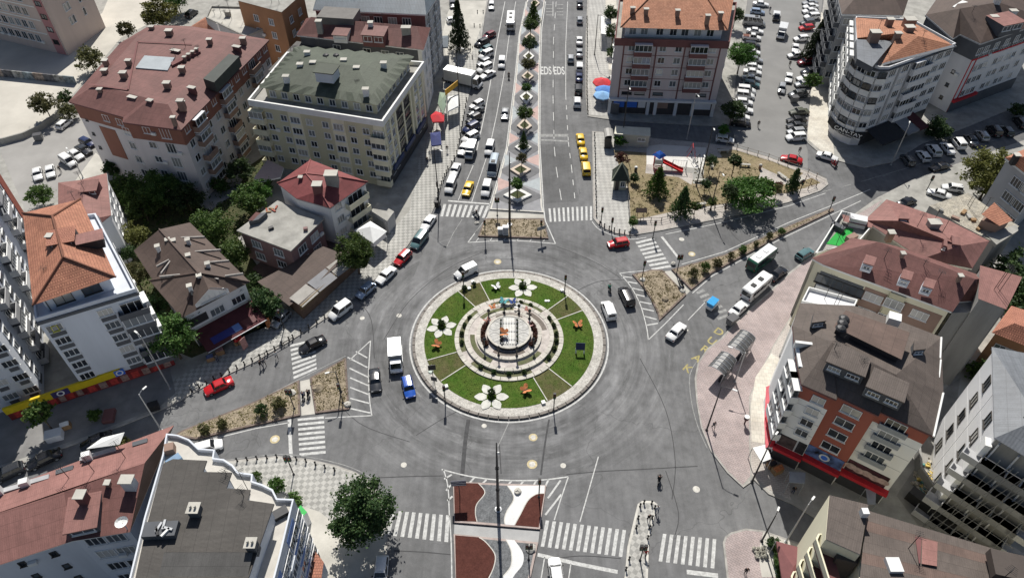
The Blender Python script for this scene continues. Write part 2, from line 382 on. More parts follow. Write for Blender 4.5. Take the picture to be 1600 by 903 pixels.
BRICKW=M('terracotta_render',(.32,.10,.07),.85,.1,.4,streak=True);MAROON=M('maroon_render',(.17,.075,.072),.85,.12,.4)
BRNW=M('brown_render',(.28,.19,.15),.85,.1,.4);DPINK=M('dusty_pink_render',(.24,.15,.145),.85,.12,.4);ORBRN=M('orange_brown_render',(.36,.19,.10),.85,.1,.4)
CONCW=M('bare_concrete_wall',(.30,.295,.28),.9,.2,.35,fine=.25,streak=True);BLUEW=M('blue_render',(.17,.26,.52),.8,.1,.4)
SCHOOLP=M('school_pink',(.55,.45,.40),.85,.06,.3,streak=True);ROSE=M('rose_render',(.45,.22,.22),.85,.08,.4)
TRIM=M('white_trim',(.72,.72,.70),.6,.05,1);PVC=M('white_frame',(.74,.74,.73),.5,.04,2);DARKF=M('dark_frame',(.06,.055,.05),.6,.1,2)
GLASS=glass_mat();STEEL=M('dark_steel',(.045,.045,.047),.5,.15,3,.3,.4);GALV=M('galvanised_steel',(.42,.43,.44),.45,.1,3,.6,.5)
BLACK=M('black_rubber',(.016,.016,.017),.8,.1,4);TYRE=BLACK
WOOD=M('bark',(.12,.09,.065),.9,.25,4);RAW=M('raw_wood',(.30,.19,.10),.8,.2,3)
REDP=M('red_plastic',(.55,.03,.03),.4,.06,2);BLUEP=M('blue_plastic',(.05,.16,.60),.4,.06,2);GRNP=M('green_plastic',(.02,.35,.06),.5,.1,2);YELP=M('yellow_sign_panel',(.62,.46,.015),.55,.08,1.5)
ORANGE=M('orange_plastic',(.46,.17,.065),.6,.35,3);TEAL=M('teal_plastic',(.08,.28,.30),.5,.1,3);ORYEL=M('amber_banner',(.62,.34,.03),.6,.1,2)
CANV_R=M('red_canvas',(.48,.025,.035),.75,.1,1.5);CANV_B=M('blue_canvas',(.08,.22,.55),.75,.1,1.5);CANV_W=M('white_canvas',(.74,.74,.72),.7,.05,1.5)
CANV_M=M('burgundy_canvas',(.085,.022,.026),.8,.15,1);CANV_P=M('maroon_tin',(.16,.06,.06),.7,.1,1.5);CANV_K=M('black_canvas',(.03,.03,.033),.8,.15,1.5)
LEAF=leaf_mat('leaves_mid',(.068,.13,.03),(.125,.18,.045));LEAF_D=leaf_mat('leaves_dark',(.044,.085,.028),(.082,.122,.04))
LEAF_Y=leaf_mat('leaves_yellowish',(0.14,0.15,0.04),(0.21,0.2,0.065));LEAF_C=leaf_mat('needles_dark',(0.028,0.046,0.022),(0.05,0.07,0.032))
LEAF_O=leaf_mat('leaves_olive',(0.105,0.108,0.042),(0.17,0.155,0.068));LEAF_R=leaf_mat('leaves_reddish',(.10,.04,.03),(.15,.07,.04));LEAF_G=leaf_mat('leaves_bright',(0.062,0.135,0.024),(0.11,0.19,0.04))
# ------------------------------------------------------------------ the setting
mb=MB();mb.sheet([(-420,-260),(420,-260),(420,520),(-420,520)],-.03);struct('ground',mb,CONC)
mb=MB();mb.sheet([(-230,-75),(230,-75),(230,190),(-230,190)],0);road=struct('road',mb,ASPH)
BLK=.13
def slab(name,pts,top,h=BLK,kerb=KERB,kw=.22,z0=-.02,world=False):
    """raised block of ground: kerb rim with the paving let in 4 mm above it"""
    poly=ccw(pts if world else xy(pts,0));mb=MB();mb.prism(poly,z0,h,bottom=False)
    o=struct(name,mb,kerb)
    mb=MB();mb.sheet(inset(poly,kw),h+.004);s=mb.build('paving',[top]);wpart(s,o)
    return o
def cover(name,pts,z,mat,parent,world=False):
    mb=MB();mb.sheet(pts if world else xy(pts,0),z);o=mb.build(name,[mat]);wpart(o,parent);return o
NWK=[(768,-25),(757,30),(750,75),(741,118),(730,160),(721,200),(715,240),(701,265),(691,290),(682,318),(670,343),(652,363),(636,386),(617,407),(601,426),(583,440),
       (556,464),(513,496),(456,532),(399,566),(362,583),(310,610),(279,628),(252,641),(130,690),(60,715),(0,739),(-60,765)]
nw=slab('north_west_block',NWK+[(-260,765),(-420,300),(-300,-25)],CONC)
cover('checker_pavement',[(735,30),(757,32),(750,76),(741,119),(730,161),(721,201),(715,241),(700,266),(690,291),(681,319),(669,342),(650,363),(635,385),(616,406),(600,424),
      (560,458),(512,494),(455,530),(398,564),(361,581),(309,607),(268,628),(262,600),(330,560),(395,520),(440,488),(470,470),(540,420),(600,375),(640,330),(655,250),(685,180),(700,90)],BLK+.010,CHK,nw)
cover('avenue_pavement',[(713,3),(760,3),(756,32),(735,90),(700,100),(690,60),(700,20)],BLK+.016,CONC_L,nw)
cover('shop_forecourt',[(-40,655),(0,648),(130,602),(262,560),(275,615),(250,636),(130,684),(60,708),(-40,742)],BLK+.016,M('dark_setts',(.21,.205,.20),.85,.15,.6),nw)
cover('garden_soil',[(150,290),(240,262),(330,300),(420,240),(440,265),(395,330),(440,330),(372,372),(440,470),(420,510),(300,560),(262,545),(200,430),(150,350)],BLK+.010,SOIL,nw)
cover('garden_path',[(300,318),(370,262),(385,268),(372,300),(330,330)],BLK+.018,M('path_grey',(.30,.29,.28),.9,.15,.6),nw)
cover('school_yard',[(-120,40),(0,62),(95,68),(160,22),(180,-25),(260,-25),(250,30),(190,60),(105,160),(60,205),(0,222),(-140,260)],BLK+.010,YARD,nw)
cover('car_park',[(0,235),(40,212),(110,180),(150,165),(165,262),(120,285),(60,330),(40,330)],BLK+.014,M('lot_asphalt',(.30,.29,.275),.9,.1,.2),nw)
cover('car_park_apron',[(112,292),(150,240),(168,255),(168,280),(130,300)],BLK+.02,CONC_L,nw)
cover('restaurant_yard',[(395,420),(440,385),(520,345),(545,400),(455,478),(400,440)],BLK+.020,M('yard_brown',(.13,.09,.075),.9,.15,.5),nw)
ne=slab('north_east_block',[(919,-25),(915,60),(915,150),(918,183),(960,189),(1110,198),(1142,196),(1152,100),(1172,-25)],CONC)
cover('avenue_pavement',[(921,-25),(918,60),(917,150),(920,180),(957,185),(952,130),(948,60),(945,-25)],BLK+.010,CHK2,ne)
cover('avenue_verge',[(945,-25),(948,60),(951,110),(968,112),(965,60),(962,-25)],BLK+.014,CREAM,ne)
PK=[(925,206),(926,260),(926,300),(927,342),(934,351),(946,359),(962,365),(986,369),(1033,361),(1132,341),(1232,317),(1282,299),(1294,289),(1291,280),(1262,268),(1200,246),(1150,231),(1100,224),(1030,218),(960,209)]
park=slab('park_block',PK,PINK2)
cover('avenue_pavement',[(927,208),(929,300),(931,342),(947,357),(963,362),(986,366),(997,364),(983,345),(981,300),(962,230),(957,210)],BLK+.010,CHK2,park)
cover('dry_earth',[(958,236),(1012,240),(1008,272),(1060,278),(1080,290),(1090,250),(1150,245),(1190,262),(1180,300),(1140,318),(1060,330),(985,346),(983,300)],BLK+.012,DRY,park)
cover('dry_earth',[(1120,233),(1150,236),(1205,253),(1255,272),(1240,283),(1205,270),(1180,258),(1130,250)],BLK+.014,DRY,park)
cover('dry_earth',[(1190,288),(1238,290),(1268,279),(1282,287),(1230,303),(1195,305)],BLK+.014,DRY,park)
cover('play_surface',[(1010,230),(1030,227),(1103,232),(1099,266),(1010,258)],BLK+.018,M('white_play_floor',(.60,.585,.55),.9,.05,.5),park)
cover('play_apron',[(1040,258),(1100,266),(1097,290),(1082,288),(1082,272),(1040,266)],BLK+.022,CONC,park)
eb=slab('east_block',[(1290,-25),(1280,60),(1268,150),(1259,222),(1280,240),(1312,253),(1350,263),(1395,254),(1440,226),(1500,204),(1600,163),(1760,110),(1700,-25)],CONC)
cover('side_pavement',[(1283,20),(1279,60),(1266,150),(1261,218),(1282,236),(1303,243),(1300,205),(1303,130),(1315,60)],BLK+.010,CREAM,eb)
SEK=[(1480,262),(1425,282),(1370,310),(1335,335),(1300,362),(1272,396),(1232,427),(1200,458),(1172,482),(1152,500),(1126,529),(1105,545),(1090,567),(1085,592),(1088,630),(1095,669),(1110,705),(1136,739),(1161,762),(1178,750),
       (1200,772),(1238,788),(1290,820),(1400,1000),(2200,1000),(2200,400),(1800,150)]
se=slab('south_east_block',SEK,CONC)
cover('pink_pavement',[(1380,312),(1335,339),(1302,364),(1274,398),(1234,429),(1202,460),(1174,484),(1154,502),(1128,531),(1107,547),(1092,568),(1088,592),(1090,630),(1097,667),(1112,703),(1138,737),(1160,758),(1172,744),(1170,690),(1170,620),(1205,545),(1250,470),(1300,400)],BLK+.010,PINK,se)
cover('house_apron',[(1252,470),(1207,545),(1172,620),(1172,690),(1174,742),(1200,765),(1235,782),(1230,700),(1255,560),(1290,470)],BLK+.014,PINK2,se)
cover('cream_forecourt',[(1205,553),(1216,560),(1228,590),(1222,650),(1213,698),(1174,690),(1172,640),(1180,590)],BLK+.020,CREAM,se)
cover('service_lane',[(1400,775),(1430,730),(1432,640),(1500,590),(1470,790),(1440,830)],BLK+.016,M('lane_concrete',(.27,.26,.24),.9,.2,.5,fine=.3),se)
s2=slab('south_corner_block',[(1129,848),(1133,838),(1142,832),(1165,826),(1192,829),(1253,850),(1330,900),(1330,980),(1140,980),(1135,902)],PINK)
cover('pale_apron',[(1192,832),(1250,852),(1225,870),(1212,902),(1190,902),(1184,866)],BLK+.012,CONC_L,s2)
SWK=[(-60,800),(0,775),(150,735),(270,727),(350,721),(433,712.6),(483,717.5),(526,727.5),(556,738),(585,756),(602,785),(606,830),(604,903),(600,980)]
sw=slab('south_west_block',SWK+[(-400,980),(-400,800)],CONC_L)
cover('checker_pavement',[(300,727),(352,724),(434,716),(483,721),(525,731),(554,741),(575,756),(560,800),(532,826),(500,800),(470,790),(400,745)],BLK+.010,CHK,sw)
def island(name,pts,top,kerb=KERB,h=.15,kw=.25):return slab(name,pts,top,h,kerb,kw)
NMED=[(765.6,328),(793,230),(806,123),(812,53),(823,4),(828,-25),(854,-25),(851,4),(845,40),(842.5,123),(842,223),(847,323),(849.5,333)]
nmed=island('north_median',NMED,M('median_grey',(.27,.27,.28),.9,.12,.8),KERB_W)
nm2=island('north_island',[(757,343),(850,343),(857,374),(747,370.5)],SAND,KERB_D,.22)
cover('crossing_walk',[(764,330.5),(849.5,335.5),(850.5,341),(760,341)],.008,CONC_L,road)
em=island('east_island',[(987.6,430),(1018,422.5),(1035,423),(1072,461.6),(1030,502),(1027,490),(1016,467),(1005,450)],SAND,KERB_D,.2)
em2=island('east_median',[(1049,422),(1132,399),(1232,354),(1300,326),(1303,330),(1219,370),(1113,427),(1080,454)],SAND,KERB_D,.2)
cover('crossing_walk',[(1037,424),(1048,423),(1078,455),(1073,460)],.008,CONC_L,road)
wm=island('west_island',[(484.6,591),(541,560),(546,640),(493,646.5)],SAND,KERB_D,.2)
wm2=island('west_median',[(468,595),(399,628),(286,673),(270,682),(306,687),(400,665),(469.6,649.5)],SAND,KERB_D,.2)
cover('crossing_walk',[(469,595.5),(483.5,592),(492,646.5),(471,649)],.008,CONC_L,road)
sm=island('south_island',[(708,753.5),(853.5,759),(843.5,827.5),(710,816.7)],GREY_G,M('pinkish_kerb',(.40,.33,.30),.85,.15,1.5),.22)
sm2=island('south_median',[(709,835),(841,848),(829,903),(815,980),(713,980),(712,903)],GREY_G,M('pinkish_kerb',(.40,.33,.30)),.22)
cover('crossing_walk',[(710,818.5),(843,829.5),(841,847),(709.5,833.5)],.008,M('walk_grey',(.36,.36,.355),.9,.1,.6),road)
si=island('south_refuge',[(996,788),(1003,783),(1020,783),(1027,788),(1014,842),(1012,905),(1008,980),(960,980),(976,900),(980,855)],CHK,KERB_W,.14)
def smooth_pts(pts,n=6):
    out=[];P_=[Vector(p)for p in pts]
    for i in range(len(P_)-1):
        a,b,c,d=P_[max(i-1,0)],P_[i],P_[i+1],P_[min(i+2,len(P_)-1)]
        for k in range(n):
            t=k/n;out.append(.5*((2*b)+(c-a)*t+(2*a-5*b+4*c-d)*t*t+(-a+3*b-3*c+d)*t**3))
    out.append(P_[-1]);return[tuple(p)for p in out]
def zc(px,py):return(700+px/5.54,740+py/5.54)
c1=smooth_pts([zc(265,90),zc(320,170),zc(250,270),zc(238,350),zc(252,420)])
cover('red_gravel_bed',[zc(52,84)]+c1+[zc(60,415)],.232,RED_G,sm)
c2=smooth_pts([zc(515,110),zc(570,215),zc(510,330),zc(488,400),zc(495,446)]);c3=smooth_pts([zc(575,452),zc(625,360),zc(690,240),zc(760,185),zc(832,176)])
cover('white_gravel_bed',c2+c3+[zc(838,110)],.232,WHITE_G,sm)
cover('red_gravel_bed',c3+[zc(785,470)],.236,RED_G,sm)
c4=smooth_pts([zc(270,556),zc(330,600),zc(405,700),zc(400,800),zc(355,905),zc(300,1000)])
cover('red_gravel_bed',[zc(62,538)]+c4+[zc(72,1000)],.232,RED_G,sm2)
c5=smooth_pts([zc(500,574),zc(545,670),zc(545,800),zc(470,905),zc(420,1000)]);c6=smooth_pts([zc(520,1000),zc(570,890),zc(645,790),zc(648,690),zc(575,580)])
cover('white_gravel_bed',c5+c6,.232,WHITE_G,sm2)
def ribbon(pts,wdt,z,world=False):
    P_=[at(p[0],p[1],0).xy if not world else Vector(p)for p in pts];L,Rr=[],[]
    for i,p in enumerate(P_):
        d=(P_[min(i+1,len(P_)-1)]-P_[max(i-1,0)]).normalized();n=Vector((-d.y,d.x))*wdt/2
        L.append(p+n);Rr.append(p-n)
    return L,Rr
def strip(mb,pts,wdt,z,mi=0,world=False):
    L,Rr=ribbon(pts,wdt,z,world)
    for i in range(len(L)-1):mb.face([(*Rr[i],z),(*Rr[i+1],z),(*L[i+1],z),(*L[i],z)],mi)
for cc,own in((c1,sm),(c2,sm),(c3,sm),(c4,sm2),(c5,sm2)):
    mb=MB();strip(mb,cc,.1,.242);o=mb.build('edging_strip',[KERB_W]);wpart(o,own)
DG=M('slab_charcoal',(.15,.15,.155),.85,.12,1.5);DP=M('slab_pink',(.46,.33,.30),.85,.1,1.5);DB=M('slab_blue_grey',(.36,.39,.40),.85,.1,1.5)
DW=M('planter_white',(.66,.65,.62),.8,.08,1.5);DBE=M('planter_beige',(.52,.44,.36),.8,.08,1.5)
CN=[(808.5,308),(815,268),(818,233),(820.5,200),(823,154),(825.5,122),(826.5,91),(829,61),(833,34),(838,8)]
def mededge(yy,right):
    e=[(328,765.6),(230,793),(123,806),(53,812),(4,823),(-25,828)]if not right else[(333,849.5),(323,847),(223,842),(123,842.5),(40,845),(4,851),(-25,854)]
    for(y0,x0),(y1,x1)in zip(e,e[1:]):
        if y1<=yy<=y0:return lerp(x0,x1,(yy-y0)/(y1-y0))
    return e[0][1]if yy>e[0][0]else e[-1][1]
for i,(cx,cy)in enumerate(CN):
    up=CN[i+1][1]if i+1<len(CN)else cy-26;dn=CN[i-1][1]if i else cy+36
    l,r=mededge(cy,False)+1.5,mededge(cy,True)-1.5;ym,yp=(cy+up)/2+1,(cy+dn)/2-1
    cxm=(l+r)/2
    cut=3.2
    dia=[(l,cy+cut),(l,cy-cut*.8),(cxm-4,ym+1),(cxm+4,ym+1),(r,cy-cut*.8),(r,cy+cut),(cxm+4,yp-1),(cxm-4,yp-1)]
    mb=MB();mb.prism(ccw(xy(dia,0)),.10,.166,bottom=False);wpart(mb.build('diamond_slab',[DG]),nmed)
    for sd_,col in((-1,(DP,DB)),(1,(DB,DP))):
        e0=mededge(ym,sd_>0)-sd_*1.5;m_=col[i%2]
        mb=MB();mb.prism(ccw(xy([(cxm+sd_*5.2,ym),(e0,(cy+ym)/2+1),(e0,(ym+up)/2)],0)),.10,.162,bottom=False);wpart(mb.build('triangle_slab',[m_]),nmed)
    k=.56 if i else.62
    po=xy([(lerp(cxm,l,k),cy),(cxm,lerp(cy,ym,k)),(lerp(cxm,r,k),cy),(cxm,lerp(cy,yp,k))],0);pc=cen(po);pi_=[lerp(pc,q,.62)for q in po]
    for q in range(4):
        mb=MB();mb.prism([po[q],po[(q+1)%4],pi_[(q+1)%4],pi_[q]],.166,.5,bottom=False);wpart(mb.build('planter_block',[DW if i%2==0 else DBE]),nmed)
    mb=MB();mb.sheet(pi_,.40);wpart(mb.build('planter_soil',[SOIL]),nmed)
# ------------------------------------------------------------------ painted markings
def zebra(label_name,a,b,c_,d,n,wid=.5,mat=PAINT):
    """n stripes between the line a-b (one end of the stripes) and c-d (the other end)"""
    A,B_,C_,D=(at(*p,0).xy for p in(a,b,c_,d))
    for i in range(n):
        t0=(i+.5-wid/2)/n;t1=(i+.5+wid/2)/n
        mb=MB();mb.sheet([lerp(A,B_,t0),lerp(A,B_,t1),lerp(C_,D,t1),lerp(C_,D,t0)],.009)
        wpart(mb.build('zebra_stripe',[mat]),road)
zebra('n',(691,319),(767,322),(686,338),(759,341),9,.52)
zebra('n2',(855,326),(927,322),(857,347),(927,344),10,.45)
zebra('e',(992,377),(1020,424),(1020,370),(1050,419),8,.52)
zebra('e2',(1086,455),(1124,502),(1097,450),(1146,494),7,.5,PAINT_OLD)
zebra('w',(453,537),(459,594),(492,528),(495,578),8,.52)
zebra('w2',(465,652),(468,714),(506,648),(509,710),8,.5,PAINT)
zebra('s',(610,797),(705,805),(600,835),(703,847),9,.52)
zebra('s2',(850,812),(981,828),(842,853),(975,870),12,.5)
zebra('s3',(1033,833),(1122,842),(1026,876),(1119,888),8,.5)
def line(pts,wdt=.15,mat=PAINT,name='painted_line',z=.009,smooth=0):
    if smooth:pts=smooth_pts(pts,smooth)
    mb=MB();strip(mb,pts,wdt,z);wpart(mb.build(name,[mat]),road)
def dashes(pts,on,off,wdt=.13,mat=PAINT):
    P_=[at(p[0],p[1],0).xy for p in pts];seg=[]
    for a,b in zip(P_,P_[1:]):
        L=(b-a).length;d=(b-a)/L;s=0
        while s<L:seg.append((a+d*s,a+d*min(L,s+on)));s+=on+off
    for a,b in seg:
        mb=MB();strip(mb,[a,b],wdt,.009,0,True);wpart(mb.build('lane_dash',[mat]),road)
line([(789,3),(778,60),(768,120),(757,180),(745,235)],.16)
line([(806,3),(795,60),(787,120),(776,180),(764,235),(749,280),(737,316)],.13)
line([(741,255),(728,285),(716,313)],.12)
line([(822,3),(811,55),(804.5,123),(791,232),(768,312),(763,328)],.18)
line([(852.5,3),(846.5,45),(844,123),(843.5,225),(849,323),(852,345),(868,381)],.18)
line([(761,340),(744,362),(731,379)],.16);line([(731,379),(800,376),(868,381)],.16,smooth=3)
for i in range(6):line([(748+i*21,371.8),(744+i*21,377)],.12)
line([(754,350),(742,365)],.13)
line([(700,314),(766,319)],.35)
line([(722,343),(708,365),(697,388)],.12,PAINT_OLD)
dashes([(869,3),(865,60),(864,150),(866,230),(869,262),(878,318)],3.0,3.2)
line([(887,3),(884,70),(884,150)],.13);dashes([(884,150),(888,222),(893,262),(899,318)],1.6,2.0)
line([(864,3),(864,26)],.13)
line([(845,212),(888,212)],.9,PAINT_OLD);line([(845,219),(888,221)],.5,PAINT_OLD)
for yy in(8,14,19,24):line([(853,yy),(863,yy)],.35,PAINT_OLD);line([(870,yy),(880,yy)],.35,PAINT_OLD)
line([(925,346),(934,357),(948,364),(965,370),(986,374),(1010,371)],.14,smooth=3)
line([(1040,366),(1085,357),(1132,347),(1232,322),(1290,302)],.13)
line([(1034,370),(1061,404)],.4);line([(1065,413),(1132,393.5),(1232,348),(1300,321),(1360,296)],.14)
line([(1082,458),(1113,431),(1219,374),(1303,334),(1345,314)],.14)
dashes([(1102,335),(1160,325),(1285,300),(1400,270)],1.8,2.4,.12,PAINT_OLD)
line([(968,427),(985,425),(1020,422)],.14);line([(968,427),(985,447),(1000,475),(1010,510),(1013,531)],.14,smooth=4);line([(1013,531),(1040,505),(1068,476)],.14)
for a,b in(((972,432),(988,434)),((980,440),(996,443)),((987,450),(1005,454)),((993,460),(1011,464)),((998,471),(1018,475)),((1003,482),(1022,486)),((1007,494),(1026,499)),((1011,508),(1028,505))):line([a,b],.22)
line([(1104,470),(1075,500)],.12)
line([(1370,312),(1420,292),(1470,268)],.12,PAINT_OLD);line([(1345,284),(1420,262),(1500,236),(1600,205)],.12,PAINT_OLD)
line([(452,652),(454,700),(455,714)],.42);line([(306,692),(400,669),(452,660)],.13)
line([(547,562),(578,533)],.14);line([(579,532),(576,580),(577,620),(581,649)],.14,smooth=3);line([(581,649),(540,651),(508,653)],.14)
for a,b in(((556,549),(574,559)),((543,558),(574,574)),((546,575),(575,589)),((547,590),(575,602)),((547,605),(576,616)),((547,622),(577,630)),((548,638),(579,645))):line([a,b],.2)
line([(398,628),(468,592),(540,556)],.12,PAINT_OLD)
line([(693,733),(700,760),(702,800),(705,848),(706,903)],.14,smooth=3)
line([(690,733),(730,743),(780,749.5),(840,750),(888,744.5)],.17,smooth=4);line([(888,744.5),(876,780),(866,812)],.14)
for a,b in(((733,755),(741,746)),((752,757),(760,749)),((773,758),(780,750.5)),((793,758.5),(799,751)),((812,759),(818,751)),((833,759),(838,751)),((852,760),(857,749)),((856,778),(876,750)),((852,804),(877,772)),((694,748),(706,741)),((697,766),(705,757)),((699,782),(707,775))):line([a,b],.22)
line([(935,713),(906,815)],.13);line([(840,866),(905,881),(965,893)],.42);line([(892,880),(888,906)],.12);line([(851,870),(845,906)],.12)
line([(1073,893),(1122,899)],.5)
line([(803,643),(778,697)],.13,PAINT_OLD)
line([(350,719),(433,709.5),(484,714),(530,724),(560,735),(590,752)],.1,PAINT_OLD,smooth=3)
line([(1092,560),(1078,585),(1080,625),(1090,665),(1105,700)],.1,PAINT_OLD,smooth=3)
FONT={}
def word_mesh(txt,mat):
    cu=bpy.data.curves.new('lettering','FONT');cu.body=txt;cu.align_x='CENTER';cu.align_y='CENTER';cu.size=1;cu.offset=.018
    o=bpy.data.objects.new('lettering',cu);me=bpy.data.meshes.new_from_object(o);bpy.data.objects.remove(o);me.materials.append(mat);return me
def road_word(txt,px,py,sx,sy,rz,mat,z=.012):
    p=at(px,py,0);o=link('painted_word',word_mesh(txt,mat),None,(p.x,p.y,z),rz);o.scale=(sx,sy,1);wpart(o,road);return o
road_word('EDS',853,111.5,1.4,4.6,R(0),PAINT);road_word('EDS',873.5,111.5,1.4,4.6,R(0),PAINT)
for ch,px,py in(('D',1123,518.5),('U',1112,533),('R',1101,546),('A',1088.5,560),('K',1074,576)):road_word(ch,px,py,1.75,1.75,R(-42),PAINT_Y)
def disc(px,py,r,mat,name,z=.007):
    p=at(px,py,0);mb=MB();mb.sheet([(p.x+r*math.cos(a*PI/9),p.y+r*math.sin(a*PI/9))for a in range(18)],z);wpart(mb.build(name,[mat]),road)
MHW=M('manhole_pale',(.55,.53,.48),.8,.2,3);MHY=M('manhole_yellowish',(.50,.42,.25),.8,.2,3)
for px,py,r,y in((756.5,665,.32,0),(833,683,.42,1),(831.5,725,.48,1),(880,727,.34,0),(1088,764,.42,0),(631,726,.36,0),(429.5,686,.46,1),(1065,374,.42,0),(1081,397,.42,1),(777.5,409,.45,1),(566,497,.35,0),(623.5,493,.38,0),(1074,516,.15,0)):
    if y:disc(px,py,r*1.3,MHY,'manhole_surround');disc(px,py,r*.8,MHW,'manhole_cover',.011)
    else:disc(px,py,r,MHW,'manhole_cover')
for pts,m_ in(([(672,368),(694,383),(668,438),(645,436)],ASPH_L),([(1083,340),(1105,334),(1178,372),(1150,392)],ASPH_D),([(846,58),(884,58),(884,225),(846,225)],ASPH2),
                ([(843,226),(890,226),(905,315),(852,318)],ASPH_D),([(706,850),(711,903),(713,980),(610,980),(612,850)],ASPH2),([(1245,400),(1262,388),(1290,360),(1304,345),(1335,330),(1296,363),(1270,394)],ASPH_L)):
    mb=MB();mb.sheet(xy(pts,0),.004);wpart(mb.build('asphalt_patch',[m_]),road)
TAR=M('tar_seal',(.06,.06,.062),.8,.2,2)
for pts,w_ in(([(732,655),(727,690),(722,745)],.5),([(858,655),(852,690),(845,742)],.22),([(885,741),(940,736),(1000,733),(1090,728)],.12),([(590,746),(640,744),(692,743)],.12),([(780,690),(783,740)],.14),([(650,680),(690,655),(720,640)],.1),([(900,455),(935,440),(975,437)],.12),([(560,470),(580,500),(585,560)],.1),([(866,60),(866,225)],.1),([(1000,560),(1040,640),(1055,720),(1050,780)],.1),([(505,600),(560,660),(640,690)],.09),([(615,860),(660,862),(705,866)],.12),([(855,875),(905,868),(970,872)],.1),([(752,395),(700,420),(640,470),(600,530)],.1),([(870,385),(930,410),(970,435)],.1),([(1130,345),(1150,372),(1168,384)],.12),([(1040,735),(1060,800),(1055,835)],.1)):line(pts,w_,TAR,'tar_seam',.0075,5)
mb=MB();mb.sheet(xy([(1172,-25),(1152,100),(1142,199),(1155,231),(1262,266),(1262,235),(1257,222),(1266,150),(1278,60),(1288,-25)],0),.004);wpart(mb.build('car_park',[M('lot_asphalt_pale',(.235,.232,.225),.9,.12,.15,fine=.3)]),road)
# ------------------------------------------------------------------ buildings
WIN={};ALLB=[]
def win_mesh(w,h,nm,fm,hb=False):
    k=(round(w,2),round(h,2),nm,fm.name,hb)
    if k in WIN:return WIN[k]
    mb=MB();t=.07
    for x in(-w/2+t/2,w/2-t/2):mb.box((x,-.045,h/2),(t,.09,h))
    for z in(t/2,h-t/2):mb.box((0,-.045,z),(w-2*t,.085,t))
    for i in range(1,nm):mb.box((-w/2+w*i/nm,-.04,h/2),(t*.9,.07,h-2*t))
    if hb:mb.box((0,-.04,h*.62),(w-2*t,.06,t*.7))
    mb.box((0,-.09,-.03),(w+.16,.18,.06))
    f=mb.mesh('window',[fm]);mb=MB()
    n=nm
    for i in range(n):
        x0=-w/2+w*i/n;mb.face([(x0+.02,-.02,.03),(x0+w/n-.02,-.02,.03),(x0+w/n-.02,-.02,h-.03),(x0+.02,-.02,h-.03)])
    g=mb.mesh('pane',[GLASS]);WIN[k]=(f,g);return WIN[k]
